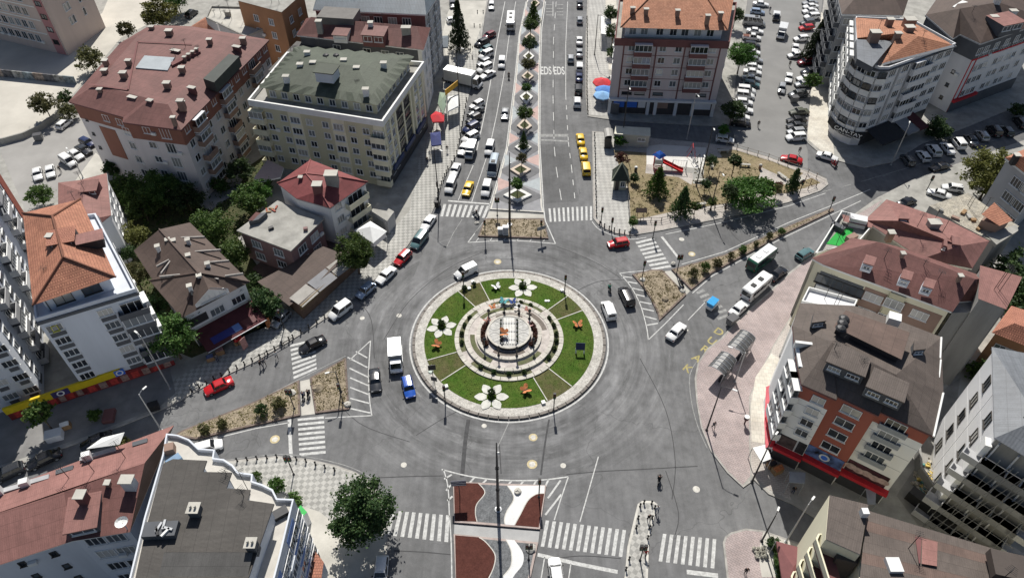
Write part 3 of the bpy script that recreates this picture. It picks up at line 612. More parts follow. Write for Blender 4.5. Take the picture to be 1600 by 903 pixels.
class Bld:
    def __init__(s,name,label,foot,h,wall,cat='building',z0=.1,over=0.0):
        f=ccw(foot);s.eave=f;s.foot=inset(f,over)if over else f;s.h=h;s.z0=z0;c=cen(f)
        s.root=thing(name,label,cat,(c.x,c.y,0));s.wallm=wall
        mb=MB();mb.prism(s.foot,z0,h,bottom=False);s.wall=s.part('wall',mb,wall);s.roof_o=None;ALLB.append(s)
    def part(s,name,mb,mats,parent=None,smooth=False):
        o=mb.build(name,mats,smooth=smooth);wpart(o,parent or s.root);return o
    def edge(s,px,py,z=None):
        p=at(px,py,s.h if z is None else z).xy;n=len(s.foot);best=None
        for i in range(n):
            a,b=s.foot[i],s.foot[(i+1)%n];d=((a+b)/2-p).length
            if best is None or d<best[0]:best=(d,a,b)
        return best[1],best[2]
    def win(s,e,u,z,w=1.4,h=1.3,nm=2,fm=None,hb=False,off=0.0):
        a,b=e;d=(b-a);L=d.length;d=d/L;nrm=Vector((d.y,-d.x))
        p=a+d*(u*L)+nrm*(.004+off);f,g=win_mesh(w,h,nm,fm or PVC,hb)
        o=link('window',f,None,(p.x,p.y,z),math.atan2(d.y,d.x));wpart(o,s.root)
        q=bpy.data.objects.new('pane',g);C.objects.link(q);q.parent=o
        return o
    def wins(s,e,us,zs,w=1.4,h=1.3,nm=2,fm=None,hb=False,off=0.0,skip=0.0):
        for z in zs:
            for u in us:
                s.win(e,u,z,w,h,nm,fm,hb,off);L=(e[1]-e[0]).length
                if random.random()<.13 and off==0 and u*L+w/2+.9<L:
                    d=(e[1]-e[0])/L;q=e[0]+d*(u*L+w/2+.5)+Vector((d.y,-d.x))*.2;mb=MB();mb.box((0,0,.3),(.75,.3,.5));mb.box((0,-.16,.3),(.4,.02,.4));o=mb.build('air_conditioner',[TRIM]);o.location=(q.x,q.y,z-.1);o.rotation_euler.z=math.atan2(d.y,d.x);wpart(o,s.root)
    def panel(s,e,u0,u1,z0,z1,mat,d=.05,name='facade_panel',o0=0.0):
        a,b=e;dr=b-a;L=dr.length;dr=dr/L;n=Vector((dr.y,-dr.x))
        p,q=a+dr*(u0*L),a+dr*(u1*L);mb=MB()
        mb.prism([p+n*o0,q+n*o0,q+n*(o0+d),p+n*(o0+d)],z0,z1);return s.part(name,mb,mat)
    def balc(s,e,u,z,w,d=1.2,mat=None,slab=None,rail_h=1.0,glass=False,solid=True,door=True):
        a,b=e;dr=b-a;L=dr.length;dr=dr/L;n=Vector((dr.y,-dr.x));c=a+dr*(u*L);rz=math.atan2(dr.y,dr.x)
        P_=lambda x,y:c+dr*x+n*y
        mb=MB();mb.prism([P_(-w/2,.01),P_(w/2,.01),P_(w/2,d),P_(-w/2,d)],z-.16,z)
        o=s.part('balcony',mb,slab or TRIM)
        mb=MB();t=.1
        if solid:
            mb.prism([P_(-w/2,d-t),P_(w/2,d-t),P_(w/2,d+.005),P_(-w/2,d+.005)],z+.005,z+rail_h)
            for x in(-w/2,w/2-t):mb.prism([P_(x,.01),P_(x+t,.01),P_(x+t,d-t),P_(x,d-t)],z+.005,z+rail_h)
        else:
            for hh in(.35,.65,rail_h):mb.tube([(*P_(-w/2,.05),z+hh),(*P_(-w/2,d-.04),z+hh),(*P_(w/2,d-.04),z+hh),(*P_(w/2,.05),z+hh)],.03,5)
            for k in range(int(w/.6)+1):
                q=P_(-w/2+w*k/int(w/.6),d-.04);mb.tube([(*q,z),(*q,z+rail_h)],.025,4)
        r=mb.build('railing',[mat or TRIM]);wpart(r,o)
        if glass:
            wm=max(2,int(w/.75));f,g=win_mesh(w-.1,2.2-rail_h,wm,PVC)
            p=P_(0,d-t);wo=link('window',f,None,(p.x,p.y,z+rail_h+.01),rz);wpart(wo,s.root)
            q=bpy.data.objects.new('pane',g);C.objects.link(q);q.parent=wo
            mb=MB();mb.prism([P_(-w/2,.01),P_(w/2,.01),P_(w/2,d),P_(-w/2,d)],z+2.22,z+2.3);wpart(mb.build('balcony_roof',[slab or TRIM]),o)
        elif door:
            s.win(e,u,z+.02,w*.72,1.8,3,off=.07)
        return o
    def cornice(s,z0,z1,out,mat,name='cornice'):
        mb=MB();mb.prism(inset(s.foot,-out),z0,z1);return s.part(name,mb,mat)
    def parapet(s,z0,z1,th,mat,poly=None,cap=None):
        po=poly or s.foot;pi_=inset(po,th);n=len(po)
        for i in range(n):
            j=(i+1)%n;mb=MB();mb.prism([po[i],po[j],pi_[j],pi_[i]],z0,z1);s.part('parapet',mb,mat)
    def roof(s,verts,faces,mat,name='roof'):
        """verts: list of 3-D points; faces index them, the first two on the eave"""
        mb=MB()
        for f in faces:mb.roof([verts[i]for i in f])
        o=s.part(name,mb,mat);s.roof_o=s.roof_o or o;return o
    def flat(s,z,mat,poly=None,name='roof'):
        mb=MB();p=ccw(poly or s.foot);mb.roof([(q[0],q[1],z)for q in p]);o=s.part(name,mb,mat);s.roof_o=s.roof_o or o;return o
    def chim(s,px,py,z,w=.7,d=.7,h=1.3,mat=None,cap=True,rz=0.0,pot=False):
        p=at(px,py,z);mb=MB();mb.box((p.x,p.y,z+h/2-.4),(w,d,h+.8),0,rz)
        if cap:mb.box((p.x,p.y,z+h+.05),(w+.22,d+.22,.1),1,rz)
        if pot:
            for k in(-.2,.2):mb.tube([(p.x+k,p.y,z+h),(p.x+k,p.y,z+h+.45)],.11,7,1)
        o=mb.build('chimney',[mat or CONC,CONC_L]);wpart(o,s.roof_o);return o
    def dormer(s,px,py,z,w,d,h,rz,wall,roofm,nw=1,rise=.25):
        """px,py at the front sill; opens towards local -y"""
        p=at(px,py,z);c_,s_=math.cos(rz),math.sin(rz)
        T=lambda x,y,zz:(p.x+c_*x-s_*y,p.y+s_*x+c_*y,z+zz)
        mb=MB();hw=w/2
        mb.face([T(-hw,0,-.6),T(hw,0,-.6),T(hw,0,h),T(-hw,0,h)])
        mb.face([T(hw,0,-.6),T(hw,d,-.6),T(hw,d,h+rise),T(hw,0,h)])
        mb.face([T(-hw,d,-.6),T(-hw,0,-.6),T(-hw,0,h),T(-hw,d,h+rise)])
        o=mb.build('dormer',[wall]);wpart(o,s.roof_o)
        mb=MB();q=.2
        mb.roof([T(-hw-q,-.3,h+.02),T(hw+q,-.3,h+.02),T(hw+q,d,h+rise+.05),T(-hw-q,d,h+rise+.05)])
        mb.face([T(-hw-q,-.3,h-.1),T(hw+q,-.3,h-.1),T(hw+q,-.3,h+.02),T(-hw-q,-.3,h+.02)])
        r=mb.build('dormer_roof',[roofm]);wpart(r,s.roof_o)
        ww=w/nw*.78
        for k in range(nw):
            f,g=win_mesh(ww,h*.6,2,PVC);q_=T(-hw+w*(k+.5)/nw,-.004,h*.22)
            wo=link('dormer_window',f,None,q_,rz);wpart(wo,s.roof_o)
            wo.matrix_parent_inverse=Matrix.Identity(4)
    def box(s,px,py,z,w,d,h,rz,mat,name,top=None,parent=None):
        p=at(px,py,z);mb=MB();mb.box((p.x,p.y,z+h/2),(w,d,h),0,rz);o=mb.build(name,[mat]);wpart(o,parent or s.root);return o
def shed(b,fl,fr,br,bl,zf,zb,wall,roofm,nw=2,np=3,low=1.5):
    """shed dormer from the four corners of its roof"""
    Q=[at(*fl,zf),at(*fr,zf),at(*br,zb),at(*bl,zb)];c=sum(Q,Vector())/4;K_=[lerp(c,q,.94)for q in Q]
    mb=MB();n=len(K_)
    for i in range(4):j=(i+1)%4;mb.face([(K_[i].x,K_[i].y,K_[i].z-low),(K_[j].x,K_[j].y,K_[j].z-low),K_[j],K_[i]])
    o=mb.build('dormer',[wall]);wpart(o,b.roof_o);mb=MB();up=Vector((0,0,.08));mb.roof([q+up for q in Q])
    for i in range(4):j=(i+1)%4;mb.face([Q[i]-up,Q[j]-up,Q[j]+up,Q[i]+up])
    o=mb.build('dormer_roof',[roofm]);wpart(o,b.roof_o);d=(K_[1]-K_[0]).xy;L=d.length;n_=Vector((d.y,-d.x)).normalized()
    for k in range(nw):
        f,g=win_mesh(L/nw*.68,low*.42,np,PVC);q=lerp(K_[0],K_[1],(k+.5)/nw).xy+n_*.02;wo=link('dormer_window',f,None,(q.x,q.y,zf-low*.62),math.atan2(d.y,d.x));wpart(wo,b.roof_o);wo.matrix_parent_inverse=Matrix.Identity(4);pm=bpy.data.objects.new('pane',g);C.objects.link(pm);wpart(pm,b.roof_o);pm.matrix_parent_inverse=Matrix.Identity(4);pm.location=wo.location;pm.rotation_euler=wo.rotation_euler
def edir(e):d=e[1]-e[0];return math.atan2(d.y,d.x)
def mid(a,b,t=.5):return lerp(a,b,t)
def v3(p,z):return Vector((p[0],p[1],z))
def storeys(n,z0,sh):return[z0+i*sh for i in range(n)]
# ---- red-brown roofed block, top left
h=14
b=Bld('apartment_block','large block with red-brown roof and terracotta top storey above the gardens',xy([(107,160),(193,184),(191,192),(283,204),(421,63),(300,42),(235,40),(188,68)],h),h,ROSEG,'apartment block',over=.5)
ev=[v3(p,h+.05)for p in b.eave];inn=inset(b.eave,4.0);n=len(ev);rv=ev+[v3(p,h+1.7)for p in inn]
b.cornice(h-.22,h,.45,MAROON);b.roof(rv,[(i,(i+1)%n,n+(i+1)%n,n+i)for i in range(n)]+[tuple(range(n,2*n))],SH_RED)
eF1,eF2,eR,eL=b.edge(150,172),b.edge(237,198),b.edge(352,134),b.edge(147,114)
for e in(eF1,eF2,eR,eL):b.panel(e,.0,1,h-3.1,h-.24,UMBER,.06)
b.panel(eF1,.32,.62,4.5,h-3.7,UMBER,.06);b.wins(eF1,(.55,.8),(h-2.2,),1.3,1.2);b.wins(eF1,(.86,),storeys(4,1.9,2.75),1.4,1.4)
for z in storeys(4,2.4,2.75):
    b.win(eF1,.12,z,.55,.55,1,DARKF)
b.wins(eF2,(.34,),storeys(5,1.2,2.75),1.3,1.2);b.wins(eF2,(.68,),storeys(5,.7,2.75),1.7,1.9,3)
Lr=(eR[1]-eR[0]).length
for k,u in enumerate((.05,.14,.235,.33,.43,.52,.6,.69,.78,.88,.96)):
    for i,z in enumerate(storeys(5,.6,2.75)):
        if k in(1,4,8):b.balc(eR,u,z,2.9,1.1,M('balcony_brown',(.30,.20,.16),.8,.1,1),GREYL,1.0,glass=(i+k)%3!=0)
        else:b.win(eR,u,z+.8,1.3,1.3)
for px,py,z,w_ in((167,103,15.2,.8),(166,118,15.3,.9),(195,122,15.7,1.0),(159,148,14.8,.7),(263,138,15.7,1.0),(286,114,15.7,.9),(239,50,15.2,.8),(266,56,15.6,1.1),(329,70,15.7,.8),(381,68,15.2,.9),(273,192,14.8,.6),(284,166,15.7,.9),(203,103,15.7,.8)):
    b.chim(px,py,z,w_,w_*.8,1.0,BRNW)
for px,py,z,w_ in((208,155,15.2,2.0),(275,82,15.7,2.2),(370,76,15.6,1.8),(300,140,15.8,1.6),(283,162,15.8,1.6),(235,160,15.6,1.2)):
    b.chim(px,py,z,w_*.75,.55,.35,MAROON,True,R(-20))
p=xy([(212,107),(226,88),(273,91),(262,111)],15.8);mb=MB();mb.prism(p,15.5,15.9);b.part('skylight',mb,M('skylight_sheet',(.33,.36,.38),.5,.1,.6))
p=xy([(320,131),(360,92),(376,96),(337,137)],15.5);mb=MB();mb.prism(p,14.6,16.4);b.part('roof_terrace_canopy',mb,M('canopy_dark',(.055,.062,.055),.7,.12,1))
for i in range(4):b.chim(290+i*6.3,96-i*4.2,15.7,.45,.45,.8,BRNW,True)
p=xy([(268,101),(312,79),(314,84),(270,106)],15.7);mb=MB();mb.prism(p,15.3,16.1);b.part('roof_wall',mb,MAROON)
for(x0,y0),(x1,y1)in(((138,132),(200,141)),((200,141),(215,66)),((215,66),(300,70))):
    A,B_=at(x0,y0,15.8).xy,at(x1,y1,15.8).xy;mb=MB();strip(mb,[A,B_],.3,15.86,0,True);b.part('ridge_cap',mb,MAROON)
# ---- green-roofed block
h=12.8
b=Bld('apartment_block','olive and cream block with mossy green roof facing the avenue',xy([(390,162),(598,195),(662,103),(450,88)],h),h,OLIVEW,'apartment block',over=.25)
b.cornice(h-.35,h-.05,.4,TRIM);b.parapet(h-.045,h+.75,.3,TRIM,inset(b.foot,-.38));b.flat(h+.03,CONC,inset(b.foot,-.05),'roof_deck')
att=ccw(xy([(416,154),(590,180),(643,108),(470,93)],h));att=inset(att,.2)
mb=MB();mb.prism(att,h,h+2.1);b.part('attic_wall',mb,OLIVEW)
ro=inset(att,-.7);n=len(ro);rc=inset(att,4.3)
ew=[];tops=[]
for i in range(4):
    a_,b_=ro[i],ro[(i+1)%4];ca,cb=rc[i],rc[(i+1)%4];k=16 if(b_-a_).length>12 else 12
    for q in range(k):
        t=q/k;pz=h+2.15+(.2 if q%2 else-.05);ew.append(v3(lerp(a_,b_,t)+(Vector((0,0))if q%2==0 else(cen(ro)-lerp(a_,b_,t)).normalized()*-.25),pz));tops.append(v3(lerp(lerp(a_,b_,t),lerp(ca,cb,t),.32),h+2.75))
n=len(ew);cA,cB=lerp(lerp(ro[0],ro[3],.5),lerp(ro[1],ro[2],.5),.32),lerp(lerp(ro[0],ro[3],.5),lerp(ro[1],ro[2],.5),.68);cor=[i for i in range(n)if min((ew[i].xy-q_).length for q_ in ro)<.4]
b.roof(ew+tops,[(i,(i+1)%n,n+(i+1)%n,n+i)for i in range(n)],SH_GRN)
IN=[lerp(ro[i],rc[i],.32)for i in range(4)];V4=[v3(q_,h+2.75)for q_ in IN]+[v3(cA,h+3.9),v3(cB,h+3.9)];b.roof(V4,[(0,1,5,4),(1,2,5),(2,3,4,5),(3,0,4)],SH_GRN,'upper_roof')
eF,eR=b.edge(494,178),b.edge(630,149)
for u in(.325,.66):b.panel(eF,u-.05,u+.05,.3,h-.4,CREAMW,.07)
b.panel(eF,.93,1.0,.3,h-.4,CREAMW,.07);b.panel(eF,0,.045,.3,h-.4,CREAMW,.07)
b.wins(eF,(.12,.235,.435,.56,.765,.87),storeys(5,1.75,2.13),1.2,1.15);b.wins(eF,(.325,.66),storeys(5,1.7,2.13),1.8,1.2,3,None,False,.075)
for i,z in enumerate(storeys(5,.95,2.13)):
    b.balc(eF,.965,z,2.6,.9,CREAMW,CREAMW,.95,glass=i in(1,2,3));b.balc(eF,.03,z,2.6,.9,CREAMW,CREAMW,.95,glass=i in(1,4))
for z in storeys(5,1.75,2.13):
    for u in(.1,.2,.78,.9):b.win(eR,u,z,1.2,1.35)
    for u in(.36,.54):b.win(eR,u,z-.25,2.6,1.5,4,DARKF)
for u in(.02,.15,.27,.45,.64,.72,.84,.96):b.panel(eR,u-.015,u+.015,3.0,h-.4,CREAMW,.18,'pilaster')
b.panel(eR,0,1,.2,2.9,M('shopfront_dark',(.05,.05,.055),.5,.1,1),.12,'shopfront')
for u in(.2,.5,.8):b.panel(eR,u-.12,u+.12,2.6,3.4,M('shop_sign_navy',(.03,.05,.13),.5,.1,1),.3,'shop_sign',.13)
ae=ccw(att)
for a_,b_ in((ae[0],ae[1]),(ae[1],ae[2])):
    for k in range(9):b.win((a_,b_),.06+k*.11,h+.35,1.1,1.2)
p=at(513,124,h+3.4);mb=MB();mb.box((p.x,p.y,h+4.3),(3.0,2.6,1.7),0,R(-12));b.part('lift_house',mb,WHITE_B);mb=MB();mb.box((p.x,p.y,h+5.2),(3.5,3.0,.14),0,R(-12));b.part('lift_house_roof',mb,SH_GRN)
for px,py in((448,126),(470,107),(490,104),(538,100),(572,146),(481,88),(600,105),(558,112)):b.chim(px,py,h+3.1,.9,.7,.8,TRIM)
for px in(510,526):
    p=at(px,92,h+5.2);mb=MB();mb.tube([(p.x,p.y,h+5.3),(p.x,p.y,h+5.9)],.05,6);mb.lathe([(.03,.9),(.4,.75),(.55,.55)],10,(p.x,p.y,h+5.2));b.part('satellite_dish',mb,STEEL)
# ---- grey lean-to roof behind the green one
h=11.5
b=Bld('roofed_annex','dark grey sheet roof tucked behind the green-roofed block',xy([(424,109),(465,67),(561,81),(545,96),(470,110)],h),h,GREYW,'building')
b.flat(h+.05,SH_GRY,inset(b.foot,-.4));b.chim(476,98,h+.1,.8,.8,.8,TRIM)
# ---- red-roofed house with charcoal siding
h=13.5
f=xy([(463,56),(662,79),(673,44),(478,30)],h)
b=Bld('apartment_block','charcoal-clad block with dull red hipped roof behind the green-roofed one',f,h,GREYD,'apartment block',over=.5)
e_=b.eave;rA,rB=lerp(lerp(e_[0],e_[3],.5),lerp(e_[1],e_[2],.5),.1),lerp(lerp(e_[0],e_[3],.5),lerp(e_[1],e_[2],.5),.93)
b.cornice(h-.2,h,.45,TRIM);V=[v3(p,h+.05)for p in e_]+[v3(rA,h+2.2),v3(rB,h+2.2)]
k0=min(range(4),key=lambda i:(e_[i]-at(463,56,h).xy).length)
def hip4(V,k0):
    i=[(k0+j)%4 for j in range(4)];return[(i[0],i[1],5,4),(i[1],i[2],5),(i[2],i[3],4,5),(i[3],i[0],4)]
b.roof(V,hip4(V,k0),SH_RED);eF,eR=b.edge(562,68),b.edge(668,62)
b.wins(eF,(.3,.55,.7,.82),(h-2.6,h-5.4),1.5,1.4);b.panel(eR,0,1,.2,h-.25,GREYL,.08)
b.wins(eR,(.3,.7),storeys(4,2,2.8),1.3,1.4,2,None,False,.085);b.panel(eF,.97,1,.2,h-.25,TRIM,.1)
b.dormer(584,69,h+.5,4.0,3.2,1.7,R(-8),MAROON,SH_RED,2);b.dormer(532,63,h+.4,2.6,3,1.0,R(-8),TRIM,SH_RED,1)
b.chim(500,46,h+1.4,1,.9,1.6,CONC);b.chim(635,51,h+1.6,1.6,1,1.0,CONC);b.chim(580,45,h+2,.8,.8,1.2,TRIM)
b.box(531,34,h+1.2,7,4.5,1.7,R(-8),M('roof_box_grey',(.16,.15,.14),.8,.1,1),'roof_store')
# ---- blue-grey metal roof at the top edge
h=15
b=Bld('apartment_block','maroon-topped block with blue-grey metal roof at the top edge',xy([(489,16),(666,24),(690,-14),(500,-22)],h),h,GREYW,'apartment block',over=.4)
b.cornice(h-.2,h,.4,TRIM);e_=b.eave;k0=min(range(4),key=lambda i:(e_[i]-at(489,16,h).xy).length)
c0,c1_=lerp(e_[k0],e_[(k0+3)%4],.5),lerp(e_[(k0+1)%4],e_[(k0+2)%4],.5);V=[v3(p,h+.05)for p in e_]+[v3(lerp(c0,c1_,.08),h+2.3),v3(lerp(c0,c1_,.92),h+2.3)]
b.roof(V,hip4(V,k0),SH_BLUE);eF,eR=b.edge(577,20),b.edge(678,5)
b.panel(eF,0,1,h-3.2,h-.25,MAROON,.06);b.wins(eF,(.2,.33,.45,.57,.7,.83),(h-2.4,h-5.2),1.7,1.5,3,None,False,.065)
b.wins(eR,(.12,.3,.5,.7,.88),storeys(5,1.5,2.7),1.3,1.4)
for u in(.21,.6):b.panel(eR,u-.02,u+.02,.2,h-.3,GREYD,.1,'pilaster')
# ---- small group at the top, left of centre
h=11
b=Bld('orange_brown_tower','orange-brown apartment tower at the top edge',xy([(372,2),(440,20),(474,-10),(420,-35)],16),16,ORBRN,'apartment block')
b.flat(16.05,CONC);eF=b.edge(406,11);eR=b.edge(457,5);b.wins(eF,(.35,.7),storeys(5,2,2.7),1.2,1.3);b.wins(eR,(.3,.7),storeys(5,2,2.7),1.2,1.3)
b=Bld('flat_roofed_house','flat pale-roofed grey house beside the orange-tiled one at the top',xy([(384,60),(420,45),(412,14),(330,12),(322,30)],h),h,GREYW,'house')
b.flat(h+.05,CONC_L);b.parapet(h,h+.4,.3,CONC);eR=b.edge(402,52);b.wins(eR,(.3,.7),storeys(3,2,2.8),1.4,1.4);b.chim(357,26,h,1,.8,1,CONC)
b.wins(b.edge(416,30),(.3,.7),storeys(3,2,2.8),1.4,1.4)
h=9
f=xy([(292,46),(386,56),(394,40),(322,27)],h);b=Bld('tiled_house','low house with faded orange tiles behind the red-brown block',f,h,GREYW,'house',over=.4)
e_=b.eave;k0=min(range(4),key=lambda i:(e_[i]-at(292,46,h).xy).length);c0,c1_=lerp(e_[k0],e_[(k0+3)%4],.55),lerp(e_[(k0+1)%4],e_[(k0+2)%4],.55);V=[v3(p,h+.05)for p in e_]+[v3(lerp(c0,c1_,.3),h+1.8),v3(lerp(c0,c1_,.8),h+1.8)]
b.roof(V,hip4(V,k0),TILE);b.chim(345,44,h+1.2,.8,.8,1,TRIM)
# ---- school, top left corner
h=13
b=Bld('school','pale pink school with rose stair tower at the top left corner',xy([(-130,-45),(64,-4),(128,-45),(-90,-90)],h),h,SCHOOLP,'school')
b.flat(h+.05,CONC_L);eF,eR=b.edge(-30,-24),b.edge(96,-24)
b.wins(eF,[.2+.055*k for k in range(12)],storeys(4,2.0,3.0),1.5,1.7,2);b.panel(eF,.915,.985,.2,h,ROSE,.08)
b.wins(eF,(.95,),storeys(4,2.5,2.8),1.6,1.0,2,DARKF,False,.085);b.wins(eR,(.35,.43,.7),storeys(3,5,2.9),.8,1.6,1)
for z in storeys(3,4.2,3.0):b.panel(eF,.1,.9,z,z+.25,TRIM,.06,'string_course')
# ---- tiled house north-east of the roundabout
h=15.0
f=xy([(961,64),(1139,69),(1150,8),(968,2)],h)
b=Bld('apartment_block','mauve block with maroon bands and orange tiled roof beside the avenue',f,h,PINKW,'apartment block')
b.cornice(h-.9,h,.12,MAROON);b.flat(h+.04,CONC);b.parapet(h+.0,h+.5,.2,MAROON,inset(b.foot,-.1))
at_=inset(b.foot,1.6);mb=MB();mb.prism(at_,h,h+2.1);b.part('attic_wall',mb,GREYL)
e_=inset(at_,-.9);k0=min(range(4),key=lambda i:(e_[i]-at(961,64,h).xy).length);c0,c1_=lerp(e_[k0],e_[(k0+3)%4],.5),lerp(e_[(k0+1)%4],e_[(k0+2)%4],.5)
V=[v3(p,h+2.15)for p in e_]+[v3(lerp(c0,c1_,.26),h+5.0),v3(lerp(c0,c1_,.74),h+5.0)];b.roof(V,hip4(V,k0),TILE2)
for q in hip4(V,k0):
    pass
for i_,r_ in((k0,4),((k0+1)%4,5),((k0+2)%4,5),((k0+3)%4,4)):
    mb=MB();mb.tube([V[i_]+Vector((0,0,.03)),V[r_]+Vector((0,0,.05))],.13,6);b.part('hip_tiles',mb,TILE2)
mb=MB();mb.tube([V[4]+Vector((0,0,.05)),V[5]+Vector((0,0,.05))],.14,6);b.part('ridge_tiles',mb,TILE2)
ak=[(at_[(k0+j)%4])for j in range(4)]
for u in(.08,.2,.36,.5,.62,.75,.88):b.win((ak[0],ak[1]),u,h+.5,1.3,1.3)
eF,eR,eL=b.edge(1050,66),b.edge(1145,38),b.edge(964,33)
for u in(.085,.375,.625,.935):b.panel(eF,u-.006,u+.006,3.2,h-.9,MAROON,.07,'band')
for z in storeys(4,6.45,2.33):
    b.panel(eF,.085,.935,z-1.12,z-1.02,MAROON,.03,'band')
    for u in(.155,.43,.57,.87):b.win(eF,u,z-.25,1.25,1.2)
    for u in(.255,.745):b.balc(eF,u,z-.95,3.2,.95,MAROON,PINKW,.95,glass=True)
    b.wins(eR,(.25,.5,.75),(z-.2,),1.2,1.2);b.wins(eL,(.3,.6),(z-.2,),1.2,1.2)
b.panel(eF,0,1,.2,2.9,M('arcade_shadow',(.06,.055,.055),.6,.1,1),.05,'shopfront')  # dark sheet across the front; the arcade's shade is put into its colour
for u0,u1,m_ in((.05,.15,BLUEP),(.17,.27,BLUEP),(.28,.35,GREYL),(.44,.56,BRNW),(.80,.96,WHITE_B)):b.panel(eF,u0,u1,1.6,3.0,m_,.12,'shop_sign',.06)
for u in(.0,.36,.43,.62,.78,.97):b.panel(eF,u,u+.03,.1,2.9,GREYL,.25,'pillar',.06)
b.panel(eF,0,1,3.2,3.6,GREYL,.8,'canopy');b.wins(eF,(.16,.28,.45,.85),(4.3,),1.9,.6,1,DARKF)
for px,py in((988,20),(1009,22),(1058,24),(1105,32),(1125,28)):b.chim(px,py,h+3.4,.75,.6,.9,BRNW)
# ---- shaded corner house on the east side (curved corner bay)
h=15.3
f=[at(1336,30,h).xy,at(1337,88,h).xy,at(1345,97,h).xy,at(1358,104,h).xy,at(1373,109,h).xy,at(1388,109,h).xy,at(1492,72,h).xy,at(1424,34,h).xy]
b=Bld('apartment_block','pale grey corner block with curved glazed bay and half-tiled roof',f,h,GREYL,'apartment block')
eW,eS,eE=b.edge(1336,59),b.edge(1440,90),b.edge(1458,53)
b.cornice(h-.25,h,.25,GREYD)
flat_p=[at(*p,h).xy for p in((1336,32),(1338,90),(1366,107),(1400,66))]
b.flat(h+.05,CONC,b.foot,'roof_deck');b.parapet(h,h+.5,.18,GREYL)
mb=MB();q=[at(*p,h+1.2)for p in((1338,62),(1339,92),(1363,105),(1397,64))];mb.roof(q);o=b.part('flat_roof',mb,SH_SLATE)
mb=MB();mb.prism([v.xy for v in q],h+.1,h+1.15);b.part('roof_store',mb,GREYD)
t4=[at(1378,100,h+.6),at(1490,71,h+.6),at(1424,34,h+.6),at(1337,28,h+.6),at(1339,60,h+.6),at(1397,66,h+.6)]
rd=[at(1405,52,h+2.6),at(1435,57,h+2.4)]
b.roof_o=o
b.roof(t4+rd,[(0,1,7,6),(1,2,7),(2,3,6,7),(3,4,5,6),(5,0,6)],TILE2,'tiled_roof')
b.roof([at(1378,103,h+.55),at(1492,74,h+.55),at(1486,67,h+.75),at(1384,93,h+.75)],[(0,1,2,3)],SH_SLATE,'eave_strip')
for px,py,s_ in((1365,60,1.6),(1419,40,1.8),(1418,52,1.4),(1388,40,1.1),(1400,62,1.0)):b.chim(px,py,h+1.9,s_,s_*.8,1.2,BRNW)
curv=[(b.foot[i],b.foot[(i+1)%len(b.foot)])for i in range(len(b.foot))if(b.foot[(i+1)%len(b.foot)]-b.foot[i]).length<4.2]
for e in curv:
    L=(e[1]-e[0]).length
    for z in storeys(5,2.9,2.45):
        b.panel(e,0,1,z,z+1.15,TRIM,.5,'balcony_front');b.win(e,.5,z+1.17,L*.9,1.1,2,PVC if random.random()<.45 else DARKF,False,.42)
for k,z in enumerate(storeys(5,2.9,2.45)):
    for u,kind in((.09,0),(.28,0),(.45,1),(.6,2),(.8,0),(.93,0)):
        if kind==0:b.win(eS,u,z+.9,1.7,1.3,3)
        else:b.balc(eS,u,z+.1,2.6,.8,GREYL,GREYL,1.0,glass=(k+kind)%3!=0)
    for u in(.1,.3,.5,.7,.9):b.balc(eW,u,z+.1,2.2,.9,TRIM,TRIM,1.0,glass=k%2==0)
    b.wins(eE,(.3,.7),(z+.9,),1.3,1.3)
for u in(.19,.37,.7):b.panel(eS,u-.012,u+.012,2.9,h-.3,GREYW,.16,'pilaster')
b.panel(eS,0,1,.15,2.6,M('shopfront_dark',(.05,.05,.055),.5,.1,1),.15,'shopfront')
for e in curv:b.panel(e,-.05,1.05,2.0,3.3,CANV_K,.75,'sign_band')
a_,b_=b.foot[2],b.foot[5]
e=max(curv,key=lambda q:-((q[0]+q[1])/2-at(1358,104,h).xy).length);dr=(e[1]-e[0]).normalized();n_=Vector((dr.y,-dr.x));c_=(e[0]+e[1])/2+n_*.78
for t_,z_,s_ in(('CAN-TAY',2.95,.95),('PASTA & UNLU MAM.',2.3,.42)):
    o=link('sign_lettering',word_mesh(t_,TRIM),None,(c_.x,c_.y,z_));o.rotation_euler=(PI/2,0,edir(e));o.scale=(s_*1.25,s_,1);wpart(o,b.root)
for u0,u1,m_ in((.02,.4,CANV_K),(.42,.6,M('awning_grey',(.24,.24,.25),.8,.1,1)),(.61,.75,CANV_M)):
    a_,b_=eS;d_=(b_-a_);n_=Vector((d_.y,-d_.x)).normalized();p,q=a_+d_*u0,a_+d_*u1
    mb=MB();mb.roof([v3(p+n_*4.2,2.5),v3(q+n_*4.2,2.5),v3(q+n_*.2,3.4),v3(p+n_*.2,3.4)]);mb.prism([p+n_*4.2,q+n_*4.2,q+n_*4.25,p+n_*4.25],2.2,2.5);b.part('awning',mb,m_)
# ---- brown hipped roof behind it
h=15.5
f=xy([(1315,23),(1411,25),(1425,-18),(1305,-22)],h);b=Bld('apartment_block','grey block with brown hipped roof behind the curved corner block',f,h,GREYW,'apartment block',over=.4)
b.cornice(h-.3,h,.35,TRIM);e_=b.eave;k0=min(range(4),key=lambda i:(e_[i]-at(1315,23,h).xy).length);c0,c1_=lerp(e_[k0],e_[(k0+3)%4],.5),lerp(e_[(k0+1)%4],e_[(k0+2)%4],.5)
V=[v3(p,h+.05)for p in e_]+[v3(lerp(c0,c1_,.3),h+2.3),v3(lerp(c0,c1_,.7),h+2.3)];b.roof(V,hip4(V,k0),SH_DK)
eW=b.edge(1310,0)
for z in storeys(5,1.5,2.75):
    for u in(.12,.37,.62,.87):b.balc(eW,u,z,2.6,1.1,GREYD,GREYW,1.0)
b.wins(b.edge(1363,24),(.1,.3,.5),storeys(5,2.3,2.75),1.4,1.3)
